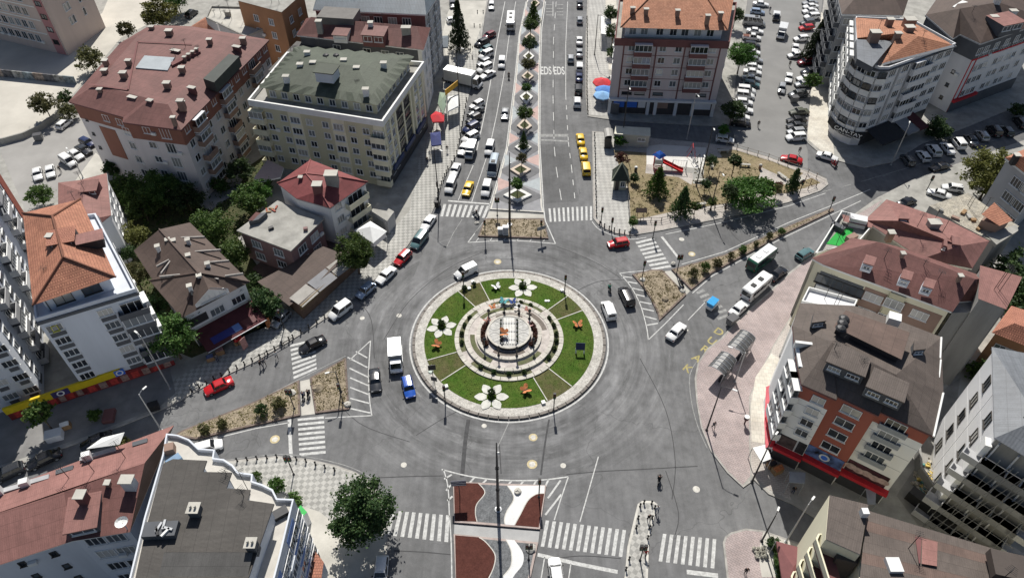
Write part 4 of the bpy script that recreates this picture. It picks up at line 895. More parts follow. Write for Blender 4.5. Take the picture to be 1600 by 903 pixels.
# ---- charcoal and white block with red lines, top right corner
h=14.5
f=xy([(1446,24),(1489,61),(1500,54),(1532,69),(1640,32),(1600,-40),(1480,-25)],h)
b=Bld('apartment_block','white block with charcoal top and dark red lines at the top right corner',f,h,GREYL,'apartment block',over=.3)
b.cornice(h-.25,h,.35,GREYW);ev=[v3(p,h+.05)for p in b.eave];n=len(ev);rp=at(1560,4,h+3.2);rq=at(1500,14,h+3.0)
cl=lambda v:1 if(v-rp).length<(v-rq).length else 0
fc=[]
for i in range(n):
    j=(i+1)%n;a1,a2=n+(0 if cl(ev[i])else 1),n+(0 if cl(ev[j])else 1);fc.append((i,j,a2)if a1==a2 else(i,j,a2,a1))
b.roof(ev+[rp,rq],fc,SH_DK)
eS,eC,eW=b.edge(1590,50),b.edge(1516,61),b.edge(1467,42)
for e in(eS,eC,eW,b.edge(1494,57)):b.panel(e,0,1,h-3.4,h-.3,GREYD,.06)
b.panel(eS,0,1,h-3.6,h-3.3,CANV_R,.12,'band');b.panel(eS,.0,.012,.2,h-3.6,CANV_R,.1,'band');b.panel(eS,.07,.082,.2,h-3.6,CANV_R,.1,'band')
b.wins(eS,(.12,.2,.27,.42,.5,.62,.7,.85),storeys(4,3.0,2.6),1.2,1.3);b.wins(eS,(.05,.15,.3,.45,.6,.75),(h-2.5,),1.3,1.3,2,None,False,.065)
b.panel(eS,0,1,.2,2.4,GREYD,.2,'shopfront');b.panel(eS,.0,.35,2.4,2.9,CANV_R,.6,'shop_sign')
b.wins(eW,(.3,.6),storeys(4,2,2.7),.7,.7,1,DARKF);b.wins(eC,(.5,),storeys(3,2,2.7),.7,.7,1,DARKF)
b.dormer(1497,24,h+1.2,2.6,3.5,1.2,R(-50),TRIM,TRIM,1,.1);b.dormer(1578,50,h+.9,5,4,1.6,R(20),GREYD,SH_PINK,2,.1);b.chim(1555,9,h+2.7,1,.8,1.2,TRIM);b.chim(1550,34,h+1.6,1.2,.9,1.0,TRIM);b.chim(1580,25,h+1.6,1.2,.9,1.0,TRIM)
# ---- right-hand row: brown sheet roofs behind the turf terrace
h=12.0
f=xy([(1350,345),(1385,312),(1483,345),(1546,377),(1519,420),(1440,405)],h);b=Bld('terraced_house','pinkish brown multi-hipped roof next to the grey rubble-topped building',f,h,GREYW,'house',over=.3)
b.cornice(h-.2,h,.3,TRIM);ev=[v3(p,h+.05)for p in b.eave];n=len(ev);r1,r2=at(1405,345,h+2),at(1500,384,h+2)
cl=lambda v:1 if(v-r1).length<(v-r2).length else 0
def duo(ev,r1,r2):
    n=len(ev);fc=[]
    for i in range(n):
        j=(i+1)%n;a1=n if(ev[i]-r1).length<(ev[i]-r2).length else n+1;a2=n if(ev[j]-r1).length<(ev[j]-r2).length else n+1
        fc.append((i,j,a2)if a1==a2 else(i,j,a2,a1))
    return fc
b.roof(ev+[r1,r2],duo(ev,r1,r2),SH_PINK)
shed(b,(1404,342),(1421,343),(1419,334),(1408,331),h+2.2,h+2.2,MAROON,SH_PINK,1,1,1.1);shed(b,(1488,382),(1501,384),(1500,372),(1486,368),h+2.0,h+2.2,MAROON,SH_PINK,1,1,1.1);shed(b,(1474,384),(1480,386),(1480,375),(1475,374),h+2.0,h+2.2,MAROON,SH_PINK,1,1,.9)
b.chim(1457,354,h+1.5,1.4,1,.8,CONC);b.chim(1390,370,h+.8,.7,.7,.8,BRNW)
# ---- middle house with three facade bays
h=12.8
f=xy([(1268,404),(1286,414),(1488,488),(1496,472),(1530,470),(1546,436),(1400,385),(1330,372),(1312,384)],h)
b=Bld('terraced_house','brown-roofed house with three dormers and cream and brown striped facade',f,h,CREAMW,'house',over=.35)
b.cornice(h-.25,h,.3,TRIM);ev=[v3(p,h+.05)for p in b.eave];r1,r2=at(1372,378,h+2.6),at(1524,436,h+2.6);b.roof(ev+[r1,r2],duo(ev,r1,r2),SH_RED)
eF=b.edge(1387,451)
b.panel(eF,.0,.36,.3,h-1.3,M('glazed_wall',(.10,.11,.12),.5,.1,1),.05);b.panel(eF,.37,.55,.3,h-1.2,BRNW,.06);b.panel(eF,.56,.68,.3,h-.3,OLIVEW,.5,'bay');b.panel(eF,.69,.98,.3,h-1.3,BRNW,.06)
b.wins(eF,(.46,),storeys(4,1.5,2.75),2.2,1.3,3,None,False,.065);b.wins(eF,(.62,),storeys(4,2.0,2.75),2.2,1.4,3,None,False,.505);b.wins(eF,(.83,),storeys(4,1.5,2.75),2.0,1.3,3,None,False,.065)
for z in storeys(4,1.0,2.75):b.win(eF,.18,z+.3,6.0,1.5,7,DARKF,False,.055);b.panel(eF,.01,.36,z-.7,z+.15,TRIM,.4,'balcony_front')
for px,py in((1357,412),(1415,435),(1450,448)):shed(b,(px-9,py-1),(px+8,py+4),(px+13,py-9),(px-4,py-14),h+2.5,h+2.6,WHITE_B,SH_PINK,1,2,1.3)
b.chim(1408,402,h+2.2,.4,.4,.7,BRNW);b.chim(1498,436,h+2.4,.4,.4,.6,BRNW)
p=at(1334,398,h+.5);q=at(1350,406,h+.5);mb=MB();mb.tube([p,q],.09,6);b.part('pale_pipe',mb,TRIM)
p=ccw(xy([(1290,384),(1316,352),(1338,358),(1326,388)],h-1.2))
b=Bld('turf_terrace_house','roof terrace with bright green turf and white rails above the street',xy([(1271,402),(1312,336),(1368,350),(1332,392),(1310,392)],11.3),11.3,GREYW,'house')
b.flat(11.35,CONC);b.parapet(11.3,12.1,.15,TRIM);mb=MB();mb.sheet(xy([(1291,381),(1315,354),(1334,358),(1322,386)],11.4),11.4);b.part('turf',mb,M('artificial_turf',(.02,.32,.05),.8,.1,2));b.box(1337,352,11.4,2.2,1.2,1.4,R(-20),GREYL,'terrace_hut');b.box(1329,375,11.4,1.6,.8,.75,R(30),BRNW,'terrace_table');b.box(1308,358,11.4,1.8,.7,.7,R(-50),GREYD,'terrace_sofa')
b.roof([at(1316,335,12.2),at(1366,347,12.2),at(1362,356,12.2),at(1318,346,12.2)],[(0,1,2,3)],SH_PINK,'canopy_roof')
h=10.5
b=Bld('white_terrace_house','narrow house with white flat terrace and railing wall between two brown roofs',xy([(1251,474),(1262,452),(1338,472),(1330,490)],h),h,WHITE,'house');b.flat(h+.03,GREYL);b.parapet(h,h+.5,.15,TRIM)
h=15
b=Bld('blank_wall_house','tall blank grey gable wall under a flat pinkish brown roof',xy([(1531,415),(1597,433),(1572,484),(1528,467)],h),h,CONCW,'house',over=.2);b.flat(h+.05,SH_PINK,b.eave)
mb=MB();mb.prism(ccw(xy([(1488,488),(1497,472),(1530,468),(1571,484)],12.6)),.1,12.5,bottom=False);b.part('party_wall',mb,CONCW)
# ---- rubble-topped building and grey house with tiles at the right edge
h=8
b=Bld('unfinished_house','unfinished concrete house with weedy crumbling flat roof',xy([(1452,322),(1512,302),(1545,325),(1592,354),(1555,380),(1500,352)],h),h,CONCW,'house');b.flat(h+.05,RUBBLE);mb=MB();mb.prism(ccw(xy([(1540,368),(1588,352),(1590,362),(1556,384)],h)),h-.3,h+.2);b.part('roof_slab',mb,CONC)
p=[at(1537,338,h+2.2),at(1552,320,h+2.2),at(1578,344,h+1.6),at(1562,352,h+1.6)];mb=MB();mb.prism([q.xy for q in p],h,h+1.5);b.part('stair_house',mb,BRNW);b.roof([p[2]+Vector((.3,-.2,.1)),p[3]+Vector((-.2,-.3,.1)),p[0]+Vector((-.3,.2,.2)),p[1]+Vector((.2,.3,.2))],[(0,1,2,3)],TILE,'stair_roof')
for px,py in((1470,330),(1492,342),(1505,333),(1513,340),(1540,352),(1530,358),(1520,345)):b.box(px,py,h+.05,random.uniform(.5,1.3),.5,.35,random.random()*3,random.choice((RAW,CONC,BRNW)),'debris')
h=12
b=Bld('grey_house','grey house with orange tiles at the right edge behind the plane tree',xy([(1570,247),(1625,290),(1680,235),(1620,225)],h),h,GREYW,'house',over=.3)
ev=[v3(p,h+.05)for p in b.eave];r1,r2=at(1605,245,h+2),at(1645,248,h+2);b.roof(ev+[r1,r2],duo(ev,r1,r2),TILE);eF=b.edge(1598,270);b.wins(eF,(.55,.85),storeys(4,1.0,2.7),2.2,1.5,4);b.chim(1585,250,h+1,.7,.7,.9,STEEL);b.cornice(h-.3,h,.25,TRIM)
h=6
b=Bld('tiled_cottage','low cottage with salmon tiles and orange wall at the right edge',xy([(1549,520),(1620,548),(1650,500),(1580,478)],h),h,ORBRN,'house',over=.4);ev=[v3(p,h+.05)for p in b.eave];r1,r2=at(1585,505,h+1.6),at(1625,520,h+1.6);b.roof(ev+[r1,r2],duo(ev,r1,r2),TILE3);b.wins(b.edge(1585,534),(.3,.6),(3.2,),1.3,1.2)
# ---- front-right house: terracotta and white stripes, taupe roof with dormers
h=14.6
f=xy([(1252,601),(1307,625),(1309,620),(1373,650),(1376,644),(1459,682),(1474,614),(1471,527),(1414,505),(1334,478),(1250,474),(1238,509),(1243,560)],h)
b=Bld('apartment_block','terracotta and white striped block with taupe roof and four dormers',f,h,WHITE,'apartment block',over=.3)
b.cornice(h-.2,h,.3,MAROON);ev=[v3(p,h+.05)for p in b.eave];r1,r2=at(1300,535,h+2.4),at(1400,585,h+2.4);b.roof(ev+[r1,r2],duo(ev,r1,r2),SH_TAUPE)
e1,e2,e3,eW,eE=b.edge(1280,613),b.edge(1341,635),b.edge(1418,663),b.edge(1246,580),b.edge(1466,648)
b.panel(e1,0,1,h-2.3,h-.25,BRICKW,.06);b.panel(e2,0,1,3.4,h-.25,BRICKW,.06);b.panel(e3,0,1,h-2.0,h-.25,BRICKW,.06);b.panel(e3,0,.02,3.4,h-.3,BRICKW,.1)
for z in storeys(3,7.4,2.2):b.panel(e1,.02,.98,z-.5,z-.45,GREYW,.02,'joint');b.panel(e3,.03,.98,z-.5,z-.45,GREYW,.02,'joint')
b.wins(e1,(.62,),(12.6,10.5,8.4,6.4),1.4,1.15,2,None,False,.065);b.wins(e2,(.5,),(12.6,10.4,8.1,5.7),2.0,1.25,2,None,False,.065)
for z in(12.3,10.3,8.3,6.3):b.balc(e3,.42,z,2.8,.35,M('balcony_glass',(.30,.32,.34),.3,.1,1),GREYL,.75)
for z in storeys(4,4.4,2.4):
    for u in(.25,.75):b.balc(eW,u,z,2.6,.9,TRIM,TRIM,1.0,glass=True)
b.panel(e1,.02,.62,3.3,5.2,M('poster_dark',(.07,.05,.05),.5,.5,1.4),.12,'poster');b.panel(e1,.68,.98,3.3,5.3,M('poster_black',(.03,.03,.035),.5,.5,1.4),.12,'poster');b.panel(e2,.0,.98,3.2,5.1,M('poster_blue',(.09,.14,.30),.5,.8,.8),.12,'poster');b.panel(e3,.04,.9,3.2,5.2,M('poster_plum',(.07,.025,.035),.5,.5,1.2),.12,'poster')
for k in range(5):
    a_,b_=e3;d_=(b_-a_).normalized();n_=Vector((d_.y,-d_.x));c_=lerp(a_,b_,.13+k*.17)+n_*.2;mb=MB()
    mb.lathe([(0.01,.02),(.62,0)],14,(0,0,0));o=mb.build('poster_motif',[M('motif_pale',(.45,.33,.30),.6,.3,2)]);o.location=(c_.x,c_.y,4.3-.12*(k%2));o.rotation_euler=(PI/2,0,edir(e3));o.scale=(1.1,.8,1);wpart(o,b.root)
a_,b_=e2;d_=(b_-a_).normalized();n_=Vector((d_.y,-d_.x));c_=lerp(a_,b_,.5)+n_*.2
mb=MB();mb.lathe([(0.01,.02),(.6,0)],18,(0,0,0));o=mb.build('poster_motif',[M('motif_white',(.6,.62,.66),.6,.2,2)]);o.location=(c_.x,c_.y,4.2);o.rotation_euler=(PI/2,0,edir(e2));wpart(o,b.root)
mb=MB();mb.lathe([(0.01,.02),(.38,0)],18,(0,0,.03));o=mb.build('poster_motif',[BLUEP]);o.location=(c_.x,c_.y,4.2);o.rotation_euler=(PI/2,0,edir(e2));wpart(o,b.root)
for e in(e1,e2,e3):b.panel(e,-.02,1.02,2.6,3.1,CANV_R,.7,'shop_fascia');b.panel(e,.02,.98,.15,2.6,M('shopfront_dark',(.05,.05,.055)),.1,'shopfront')  # near-black shopfront panels hold the shade of the open ground floor
b.panel(eW,-.1,1.1,2.6,3.1,CANV_R,.6,'shop_fascia')
a_,b_=eW;d_=(b_-a_);n_=Vector((d_.y,-d_.x)).normalized()
mb=MB();P_=[at(*q,z_)for q,z_ in(((1197,604),2.6),((1208,600),3.1),((1209,660),3.1),((1216,697),3.1),((1196,699),2.6),((1194,660),2.6))];mb.roof([P_[5],P_[0],P_[1],P_[2]]);mb.roof([P_[4],P_[5],P_[2],P_[3]]);b.part('awning',mb,M('faded_red_canvas',(.52,.11,.13),.75,.15,1.5))
shed(b,(1290,565),(1352,590),(1361,561),(1306,533),h+2.5,h+2.7,GREYD,SH_TAUPE);shed(b,(1352,604),(1413,630),(1421,599),(1366,574),h+2.5,h+2.7,GREYD,SH_TAUPE)  # charcoal on the dormer walls stands for the shade on their fronts
shed(b,(1268,505),(1291,502),(1291,492),(1273,484),h+2.2,h+2.1,GREYD,SH_TAUPE,1,2,1.0);shed(b,(1427,548),(1447,546),(1446,534),(1428,533),h+2.0,h+2.1,GREYD,SH_TAUPE,1,2,1.0)
rzv=R(-24)
p=ccw(xy([(1308,510),(1324,489),(1416,521),(1405,557)],h+2.9));mb=MB();mb.prism(p,h+1,h+2.85);b.part('roof_storey',mb,M('roof_storey_dark',(.05,.045,.045),.8,.1,1));mb=MB();mb.roof([v3(q,h+2.95)for q in inset(p,-.3)]);b.part('roof_storey_roof',mb,SH_BRN)
b.box(1377,553,h+1.2,2.0,1.4,1.1,rzv,WHITE_B,'roof_hatch');b.box(1394,503,h+1.2,1.3,1.2,1.0,rzv,TRIM,'roof_hatch')
for px,py in((1320,496),(1318,503),(1315,511)):
    p=at(px,py,h+3.3);mb=MB();mb.tube([(p.x,p.y,h+2.4),(p.x,p.y,h+3.2)],.05,6);mb.lathe([(.03,.35),(.42,.2),(.6,0)],12,(p.x,p.y,h+3.1));b.part('satellite_dish',mb,STEEL)
p=ccw(xy([(1243,543),(1258,548),(1292,556),(1285,582),(1248,572)],h+.3));mb=MB();mb.prism(p,h+.05,h+.35);b.part('sunk_terrace',mb,WHITE);mb=MB();mb.sheet(xy([(1267,560),(1276,560),(1277,576),(1268,572)],h+.4),h+.4);b.part('rug',mb,M('red_rug',(.5,.12,.14),.9,.3,6))
p,q=at(1241,538,h+.7),at(1299,545,h+.7);mb=MB();mb.box(((p.x+q.x)/2,(p.y+q.y)/2,h+.75),((q-p).length,.35,.9),0,math.atan2((q-p).y,(q-p).x));b.part('terrace_wall',mb,TRIM)
for(x0,y0),(x1,y1)in(((1474,614),(1459,682)),((1471,527),(1469,560)),((1470,562),(1467,590))):
    p,q=at(x0,y0,h+.15),at(x1,y1,h+.15);mb=MB();mb.tube([p,q],.11,6);b.part('gable_flashing',mb,TRIM)
# ---- white panel-clad block under construction
h=15.5
f=xy([(1553,549),(1557,686),(1680,760),(1720,580)],h)
b=Bld('unfinished_block','white panel-clad block with grey roof and bare balconies at the right edge',f,h,CONCW,'apartment block')
ev=[v3(p,h+.3)for p in inset(b.foot,-.35)];r1=at(1622,655,h+2.2);b.roof(ev+[r1],[(i,(i+1)%4,4)for i in range(4)],SH_SLATE)
eW=b.edge(1555,617);eS=b.edge(1620,723)
for k in range(5):
    for j in range(2):b.panel(eW,j*.5+.004,j*.5+.496,.3+k*3.02,.3+(k+1)*3.02-.05,GREYL,.08,'wall_panel')
    for u in(.3,.72):b.win(eW,u,1.2+k*3.02,1.2,1.7,2,DARKF,False,.085)
    z=.3+k*3.02
    b.panel(eW,.94,1.03,z+.3,z+2.2,TRIM,.6,'balcony_cheek')
    for u,w_ in((.16,5.5),(.46,6.5),(.8,6.5)):
        b.balc(eS,u,z+.1,w_,1.7,GREYW,GREYW,.75,door=False)
    for u in(.05,.31,.62):b.panel(eS,u,u+.02,z-.2,z+2.9,GREYL,.3,'pier')
mb=MB()
a_,b_=eS;d_=(b_-a_);n_=Vector((d_.y,-d_.x)).normalized()
for k in range(6):
    p=a_+d_*(k/6)+n_*2.2;mb.tube([v3(p,0),v3(p,h)],.03,5)
for k in range(5):
    mb.tube([v3(a_+n_*2.2,2.8+k*3),v3(b_+n_*2.2,2.8+k*3)],.035,5)
    mb.tube([v3(a_+d_*.1*k+n_*2.25,.2),v3(a_+d_*(.1*k+.3)+n_*2.25,h)],.03,5)
b.part('scaffolding',mb,M('scaffold_grey',(.2,.2,.2),.6,.1,2))
# ---- brown sheet roofs at the bottom right
h=12
f=xy([(1356,798),(1600,872),(1760,930),(1700,1010),(1340,960),(1343,880)],h)
b=Bld('apartment_block','block with long lapped brown sheet roof at the bottom right corner',f,h,CREAMW,'apartment block')
A,B_,Cc,D=at(1354,797,h+.4),at(1720,908,h+.4),at(1720,1010,h+1.7),at(1338,955,h+1.7)
for k in range(9):
    t0,t1=k/9,(k+1)/9;dz=Vector((0,0,.03))
    q=[lerp(A,D,t0)+dz*2,lerp(B_,Cc,t0)+dz*2,lerp(B_,Cc,t1)+dz*.2,lerp(A,D,t1)+dz*.2];mb=MB();mb.roof(q);lo=[v-Vector((0,0,.07))for v in q];mb.face([lo[0],lo[1],q[1],q[0]]);o=b.part('roof_sheet',mb,(SH_TAUPE,SH_BRN,SH_TAUPE)[k%3]);b.roof_o=b.roof_o or o
mb=MB();q=[at(1296,773,h+1.6),at(1357,788,h+1.6),at(1344,866,h+1.6),at(1290,842,h+1.6)];mb.roof([q[2],q[3],q[0],q[1]]);b.part('upper_roof',mb,SH_TAUPE)
mb=MB();mb.prism([v.xy for v in q],.1,h+1.5);b.part('corner_wing',mb,CREAMW)
q=[at(1309,847,h+.2),at(1346,857,h+.2),at(1340,880,h+.2),at(1307,872,h+.2)];mb=MB();mb.prism([v.xy for v in q],.1,h+.2);b.part('stair_wing',mb,SH_TAUPE)
b.box(1393,887,h+.8,1.2,1.3,.8,0,TRIM,'roof_hatch');b.box(1348,804,h+1.6,.6,.6,.8,0,TRIM,'chimney_stack');b.box(1572,890,h+1.2,3.0,2.4,1.0,R(-15),SH_TAUPE,'roof_store')
q=[at(1430,838,h+.75),at(1440,839,h+.75),at(1438,880,h+1.25),at(1436,880,h+1.25)];mb=MB();mb.roof(q);b.part('roof_repair',mb,MAROON)
q=[at(1441,840,h+.72),at(1465,846,h+.72),at(1464,884,h+1.2),at(1440,880,h+1.2)];mb=MB();mb.roof(q);b.part('roof_repair',mb,SH_PINK)
for k,z in enumerate((11.2,8.4,5.6,2.8)):
    c_=at(1306,880,11.2);W_,L_=1.5,5.0
    o_=[(0,-L_/2),(-W_*.75,-L_/2),(-W_,-L_/2+.5),(-W_,L_/2-.5),(-W_*.75,L_/2),(0,L_/2)];i_=[(x*.9,y*.96)for x,y in o_];T=lambda q:(c_.x+q[0],c_.y+q[1])
    mb=MB();mb.prism([T(q)for q in o_],z-.2,z);o=b.part('balcony',mb,MAROON);mb=MB()
    for j in range(5):mb.prism([T(o_[j]),T(o_[j+1]),T(i_[j+1]),T(i_[j])],z+.005,z+.85)
    r=mb.build('balcony_parapet',[CREAMW]);wpart(r,o)
# ---- bottom left: long pinkish roof and the dark roofed corner block
h=11.6
f=xy([(-60,788),(272,664),(258,700),(203,830),(113,845),(-60,900)],h)
b=Bld('apartment_block','long pinkish red sheet-roofed block at the bottom left edge',f,h,WHITE_B,'apartment block',over=.3)
ev={k:at(*p,z)for k,p,z in(('a',(-60,788),h+.1),('b',(272,664),h+.1),('c',(252,714),h+.1),('d',(203,831),h+.1),('e',(113,845),h+.1),('f',(-60,902),h+.1),('r',(-60,820),h+1.7),('s',(100,768),h+1.7),('t',(226,723),h+1.7))}
mb=MB();mb.roof([ev['b'],ev['a'],ev['r'],ev['t']]);b.roof_o=b.part('roof',mb,SH_PINK)
mb=MB();mb.roof([ev['e'],ev['d'],ev['t'],ev['s']]);b.part('roof_slope',mb,SH_RED);mb=MB();mb.roof([ev['f'],ev['e'],ev['s'],ev['r']]);b.part('roof_slope',mb,SH_PINK);mb=MB();mb.roof([ev['d'],ev['c'],ev['b'],ev['t']]);b.part('roof_slope',mb,SH_DK)
b.cornice(h-.25,h,.25,TRIM);eF=b.edge(158,838);eF2=b.edge(30,872)
for z in storeys(4,1.6,2.7):b.wins(eF,(.32,.7),(z,),1.7,1.5,3);b.wins(eF2,(.45,.75),(z,),.6,.8,1,DARKF)
b.dormer(134,834,h+.3,2.6,3.4,1.2,R(14),GREYD,SH_PINK,1);b.chim(207,762,h+1.0,1.1,.8,1.6,TRIM);b.chim(137,787,h+1.2,.8,.8,1.8,MAROON);b.chim(110,826,h+.7,.4,.4,.5,BRNW);b.chim(170,757,h+1.5,.4,.4,.4,BRNW)
for px,py,w_ in((152,708,4.2),(52,750,3.4),(100,733,2.0),(218,690,1.8),(12,763,4)):
    p=at(px,py,h+.75);mb=MB();mb.box((p.x,p.y,h+.55),(w_*.8,.5,.3),0,R(21));o=mb.build('terrace_recess',[GREYW if w_>3 else GREYD]);wpart(o,b.roof_o)
    if w_>3:
        q=at(px-w_*3.6,py+6,h+.8);mb=MB();mb.box((q.x,q.y,h+.9),(.8,.6,1.1),0,R(21));o=mb.build('chimney',[TRIM]);wpart(o,b.roof_o)
p=at(167,694,h+1);mb=MB();mb.roof([p+Vector((-1.6,-.8,.4)),p+Vector((1.5,-.2,.3)),p+Vector((1.7,1,.7)),p+Vector((-.6,.6,.3))]);o=mb.build('white_sheet',[CANV_W]);wpart(o,b.roof_o)
p=at(191,817,h+1.4);mb=MB();mb.lathe([(.05,.0),(.45,.12),(.6,.35)],12,(p.x,p.y,h+1.3));mb.tube([(p.x,p.y,h),(p.x+.1,p.y,h+1.3)],.05,6);o=mb.build('satellite_dish',[TRIM]);wpart(o,b.roof_o)
h=12.4
outer=[(262,681),(280,683),(298,690),(313,704),(338,706),(336,719),(352,721),(366,730),(374,741),(397,744),(396,755),(412,760),(428,768),(435,782),(461,783),(440,872),(425,930),(395,1010),(180,1010),(228,812),(256,715)]
b=Bld('corner_block','blue-sided corner block with stepped white terraces and charcoal shingle roof',xy(outer,h),h,WHITE_B,'apartment block')
b.flat(h+.03,M('terrace_cream',(.50,.475,.43),.85,.08,1),None,'terrace_floor');b.parapet(h,h+.5,.16,WHITE_B)
up=[(271,718),(324,720.5),(318,738),(363,739),(354.5,763.6),(392,766),(388,782),(429,788),(401,868),(380,930),(358,1010),(190,1010),(228,830),(256,725)]
zz=h+2.6;pu=ccw([at(x,y,zz).xy for x,y in up]);mb=MB();mb.prism(inset(pu,.35),h,zz);b.part('attic_wall',mb,WHITE_B);mb=MB();mb.prism(pu,zz,zz+.12);b.part('roof_edge',mb,GREYD)
mb=MB();mb.roof([v3(q,zz+.15)for q in pu]);b.roof_o=None;o=b.part('roof',mb,SH_CHAR);b.roof_o=o
lo=[at(261,868,zz-.2),at(399,868,zz-.2),at(372,985,zz-1.4),at(235,985,zz-1.4)];mb=MB();mb.roof([v+Vector((0,0,.75))for v in lo]);b.part('lower_roof',mb,SH_GRY)
b.box(254,831,zz+.1,2.9,1.4,.7,R(3),GREYD,'roof_plant');b.chim(307,801,zz+.2,.9,.9,.9,GREYD,True,0,True);b.chim(396,856,zz+.2,.8,.8,1.0,GREYD,True,0,True)
for px,py in((248,822),(256,818),(262,824),(245,828),(258,830)):b.box(px+1,py+2,zz+.8,.9,.2,.2,random.random()*3,random.choice((STEEL,GALV,TRIM)),'roof_pipe')
eE=min(((b.foot[i],b.foot[(i+1)%len(b.foot)])for i in range(len(b.foot))),key=lambda q:((q[0]+q[1])/2-at(451,827,h).xy).length)
eE2=min(((b.foot[i],b.foot[(i+1)%len(b.foot)])for i in range(len(b.foot))),key=lambda q:((q[0]+q[1])/2-at(432,900,h).xy).length)
for e in(eE,eE2):
    b.panel(e,.3,.72,3.0,h-.3,BLUEW,.06)
    for z in storeys(4,2.0,2.6):b.wins(e,(.15,.42,.62,.87),(z,),1.3,1.4,2,None,False,.065);b.panel(e,.0,.27,z-.7,z-.1,WHITE_B,.35,'balcony_front')
    b.panel(e,0,1,.2,1.6,GREYD,.1,'shopfront')
b.box(268,705,h+.05,.9,.9,.9,.3,BRNW,'terrace_planter');b.box(274,722,h+.05,1.4,.8,.6,.8,M('blue_box',(.2,.3,.42),.7,.2,1),'storage_box');b.box(438,804,h+.05,1.6,.9,.5,.6,STEEL,'terrace_furniture')
p=xy([(436,797),(475,785),(482,800),(462,818)],3);
b=Bld('green_glass_porch','small porch with green panel roof beside the blue-sided block',xy([(470,789),(480,800),(474,806),(463,797)],2.6),2.6,GREYL,'porch');b.flat(2.65,GRNP)
b=Bld('brown_porch','brown tiled porch at the foot of the blue facade',xy([(492,860),(506,878),(500,920),(480,920)],2.6),2.6,WHITE_B,'porch');b.flat(2.65,TILE3)
# ---- left: orange-tiled white block with grey window bands
h=15.3
f=xy([(58,503),(214,456),(152,338),(40,352)],h-1.3)
b=Bld('apartment_block','white block with grey window bands and orange tiled roof on the left',f,h-1.3,WHITE_B,'apartment block');hh=h-1.3
b.flat(hh+.04,WHITE_B);b.parapet(hh,hh+.55,.22,WHITE_B,None);b.cornice(hh-.45,hh-.02,.15,GREYD)
te=ccw(xy([(36,334),(52,478),(182,434),(126,312)],h+.9));at2=inset(te,.8);mb=MB();mb.prism(at2,hh,h+.9);b.part('attic_wall',mb,WHITE_B)
k0=min(range(4),key=lambda i:(te[i]-at(52,478,h+.9).xy).length);q=[te[(k0+j)%4]for j in range(4)];ap=at(99,402,h+3.3);ap2=at(82,338,h+3.3)
V=[v3(p,h+1.0)for p in q]+[ap,ap2];b.roof(V,[(0,1,4),(1,2,5,4),(2,3,5),(3,0,4,5)],TILE)
for i_,r_ in((0,4),(1,4),(2,5),(3,5)):
    mb=MB();mb.tube([V[i_]+Vector((0,0,.03)),V[r_]+Vector((0,0,.05))],.14,6);b.part('hip_tiles',mb,TILE)
mb=MB();mb.tube([V[4]+Vector((0,0,.05)),V[5]+Vector((0,0,.05))],.15,6);b.part('ridge_tiles',mb,TILE)
b.dormer(100,388,h+2.2,2.8,2.4,1.0,R(18),GREYD,TILE3,1,.2);p=ccw(xy([(118,369),(156,360),(158,372),(122,380)],h+2.9));mb=MB();mb.prism(p,h+1.4,h+2.8);b.part('roof_storey',mb,M('roof_storey_dark',(.05,.045,.045)));mb=MB();mb.roof([v3(x,h+2.9)for x in inset(p,-.3)]);b.part('roof_storey_roof',mb,SH_PINK);b.chim(81,376,h+2.6,.6,.6,.8,STEEL)
eF=b.edge(136,480,hh);eE=b.edge(183,397,hh);aF=min(((at2[i],at2[(i+1)%4])for i in range(4)),key=lambda s_:((s_[0]+s_[1])/2-at(117,458,h).xy).length);b.wins(aF,(.28,.7),(hh+.5,),2.0,1.4,2,DARKF)
b.panel(aF,.03,.045,hh+.1,hh+1.6,GREYD,.1,'downpipe')
for i,z in enumerate(storeys(5,1.8,2.28)):
    for u in(.11,.62):b.panel(eF,u-.075,u+.075,z+.1,z+.85,GREYD,.12,'band');b.win(eF,u,z+.9,1.7,1.15,3)
    b.balc(eF,.885,z+.2,3.4,.9,GREYD if i!=1 else GREYD,GREYD,.75,glass=i in(0,2,3))
    b.wins(eE,(.25,.5,.75),(z+.9,),1.3,1.3)
    b.panel(eE,.0,.12,z+.2,z+1.1,TRIM,.7,'balcony_front')
b.win(eF,.11,1.8+4*2.28+.95,.7,.9,1,M('yellow_blind',(.5,.48,.05),.7,.1,2),False,.03)
b.panel(eF,.0,1.0,.2,1.9,M('shopfront_red',(.22,.03,.03),.6,.4,1.2),.25,'shopfront')
for k in range(8):b.panel(eF,.04+k*.12,.12+k*.12,.4,1.5,(M('poster_red',(.45,.05,.04),.6,.3,3),M('poster_paper',(.3,.2,.17),.6,.4,3))[k%2],.06,'poster',.26)
A,B_=at(8,643,1.9),at(190,580,1.9);t_=thing('yellow_shop_fascia','long yellow shop fascia with red posters under it','shop sign',((A.x+B_.x)/2,(A.y+B_.y)/2,0));d_=(B_-A).xy;n_=Vector((d_.y,-d_.x)).normalized()
mb=MB();mb.prism([A.xy,B_.xy,B_.xy+n_*.35,A.xy+n_*.35],1.6,2.7);wpart(mb.build('fascia',[YELP]),t_)
for u,m_ in((.47,M('emblem_navy',(.05,.04,.13),.5,.1,1)),(.985,BLUEP)):
    c_=lerp(A.xy,B_.xy,u)+n_*.36;dn=d_.normalized()*(1.0 if u<.5 else.6);mb=MB();mb.prism([c_-dn,c_+dn,c_+dn+n_*.06,c_-dn+n_*.06],1.65,2.65);o=mb.build('emblem',[m_]);wpart(o,t_)
    mb=MB();mb.lathe([(.28,0),(.45,0)],16);o2=mb.build('emblem_ring',[TRIM]);o2.location=(c_.x+n_.x*.08,c_.y+n_.y*.08,2.15);o2.rotation_euler=(PI/2,0,math.atan2(d_.y,d_.x));wpart(o2,o)
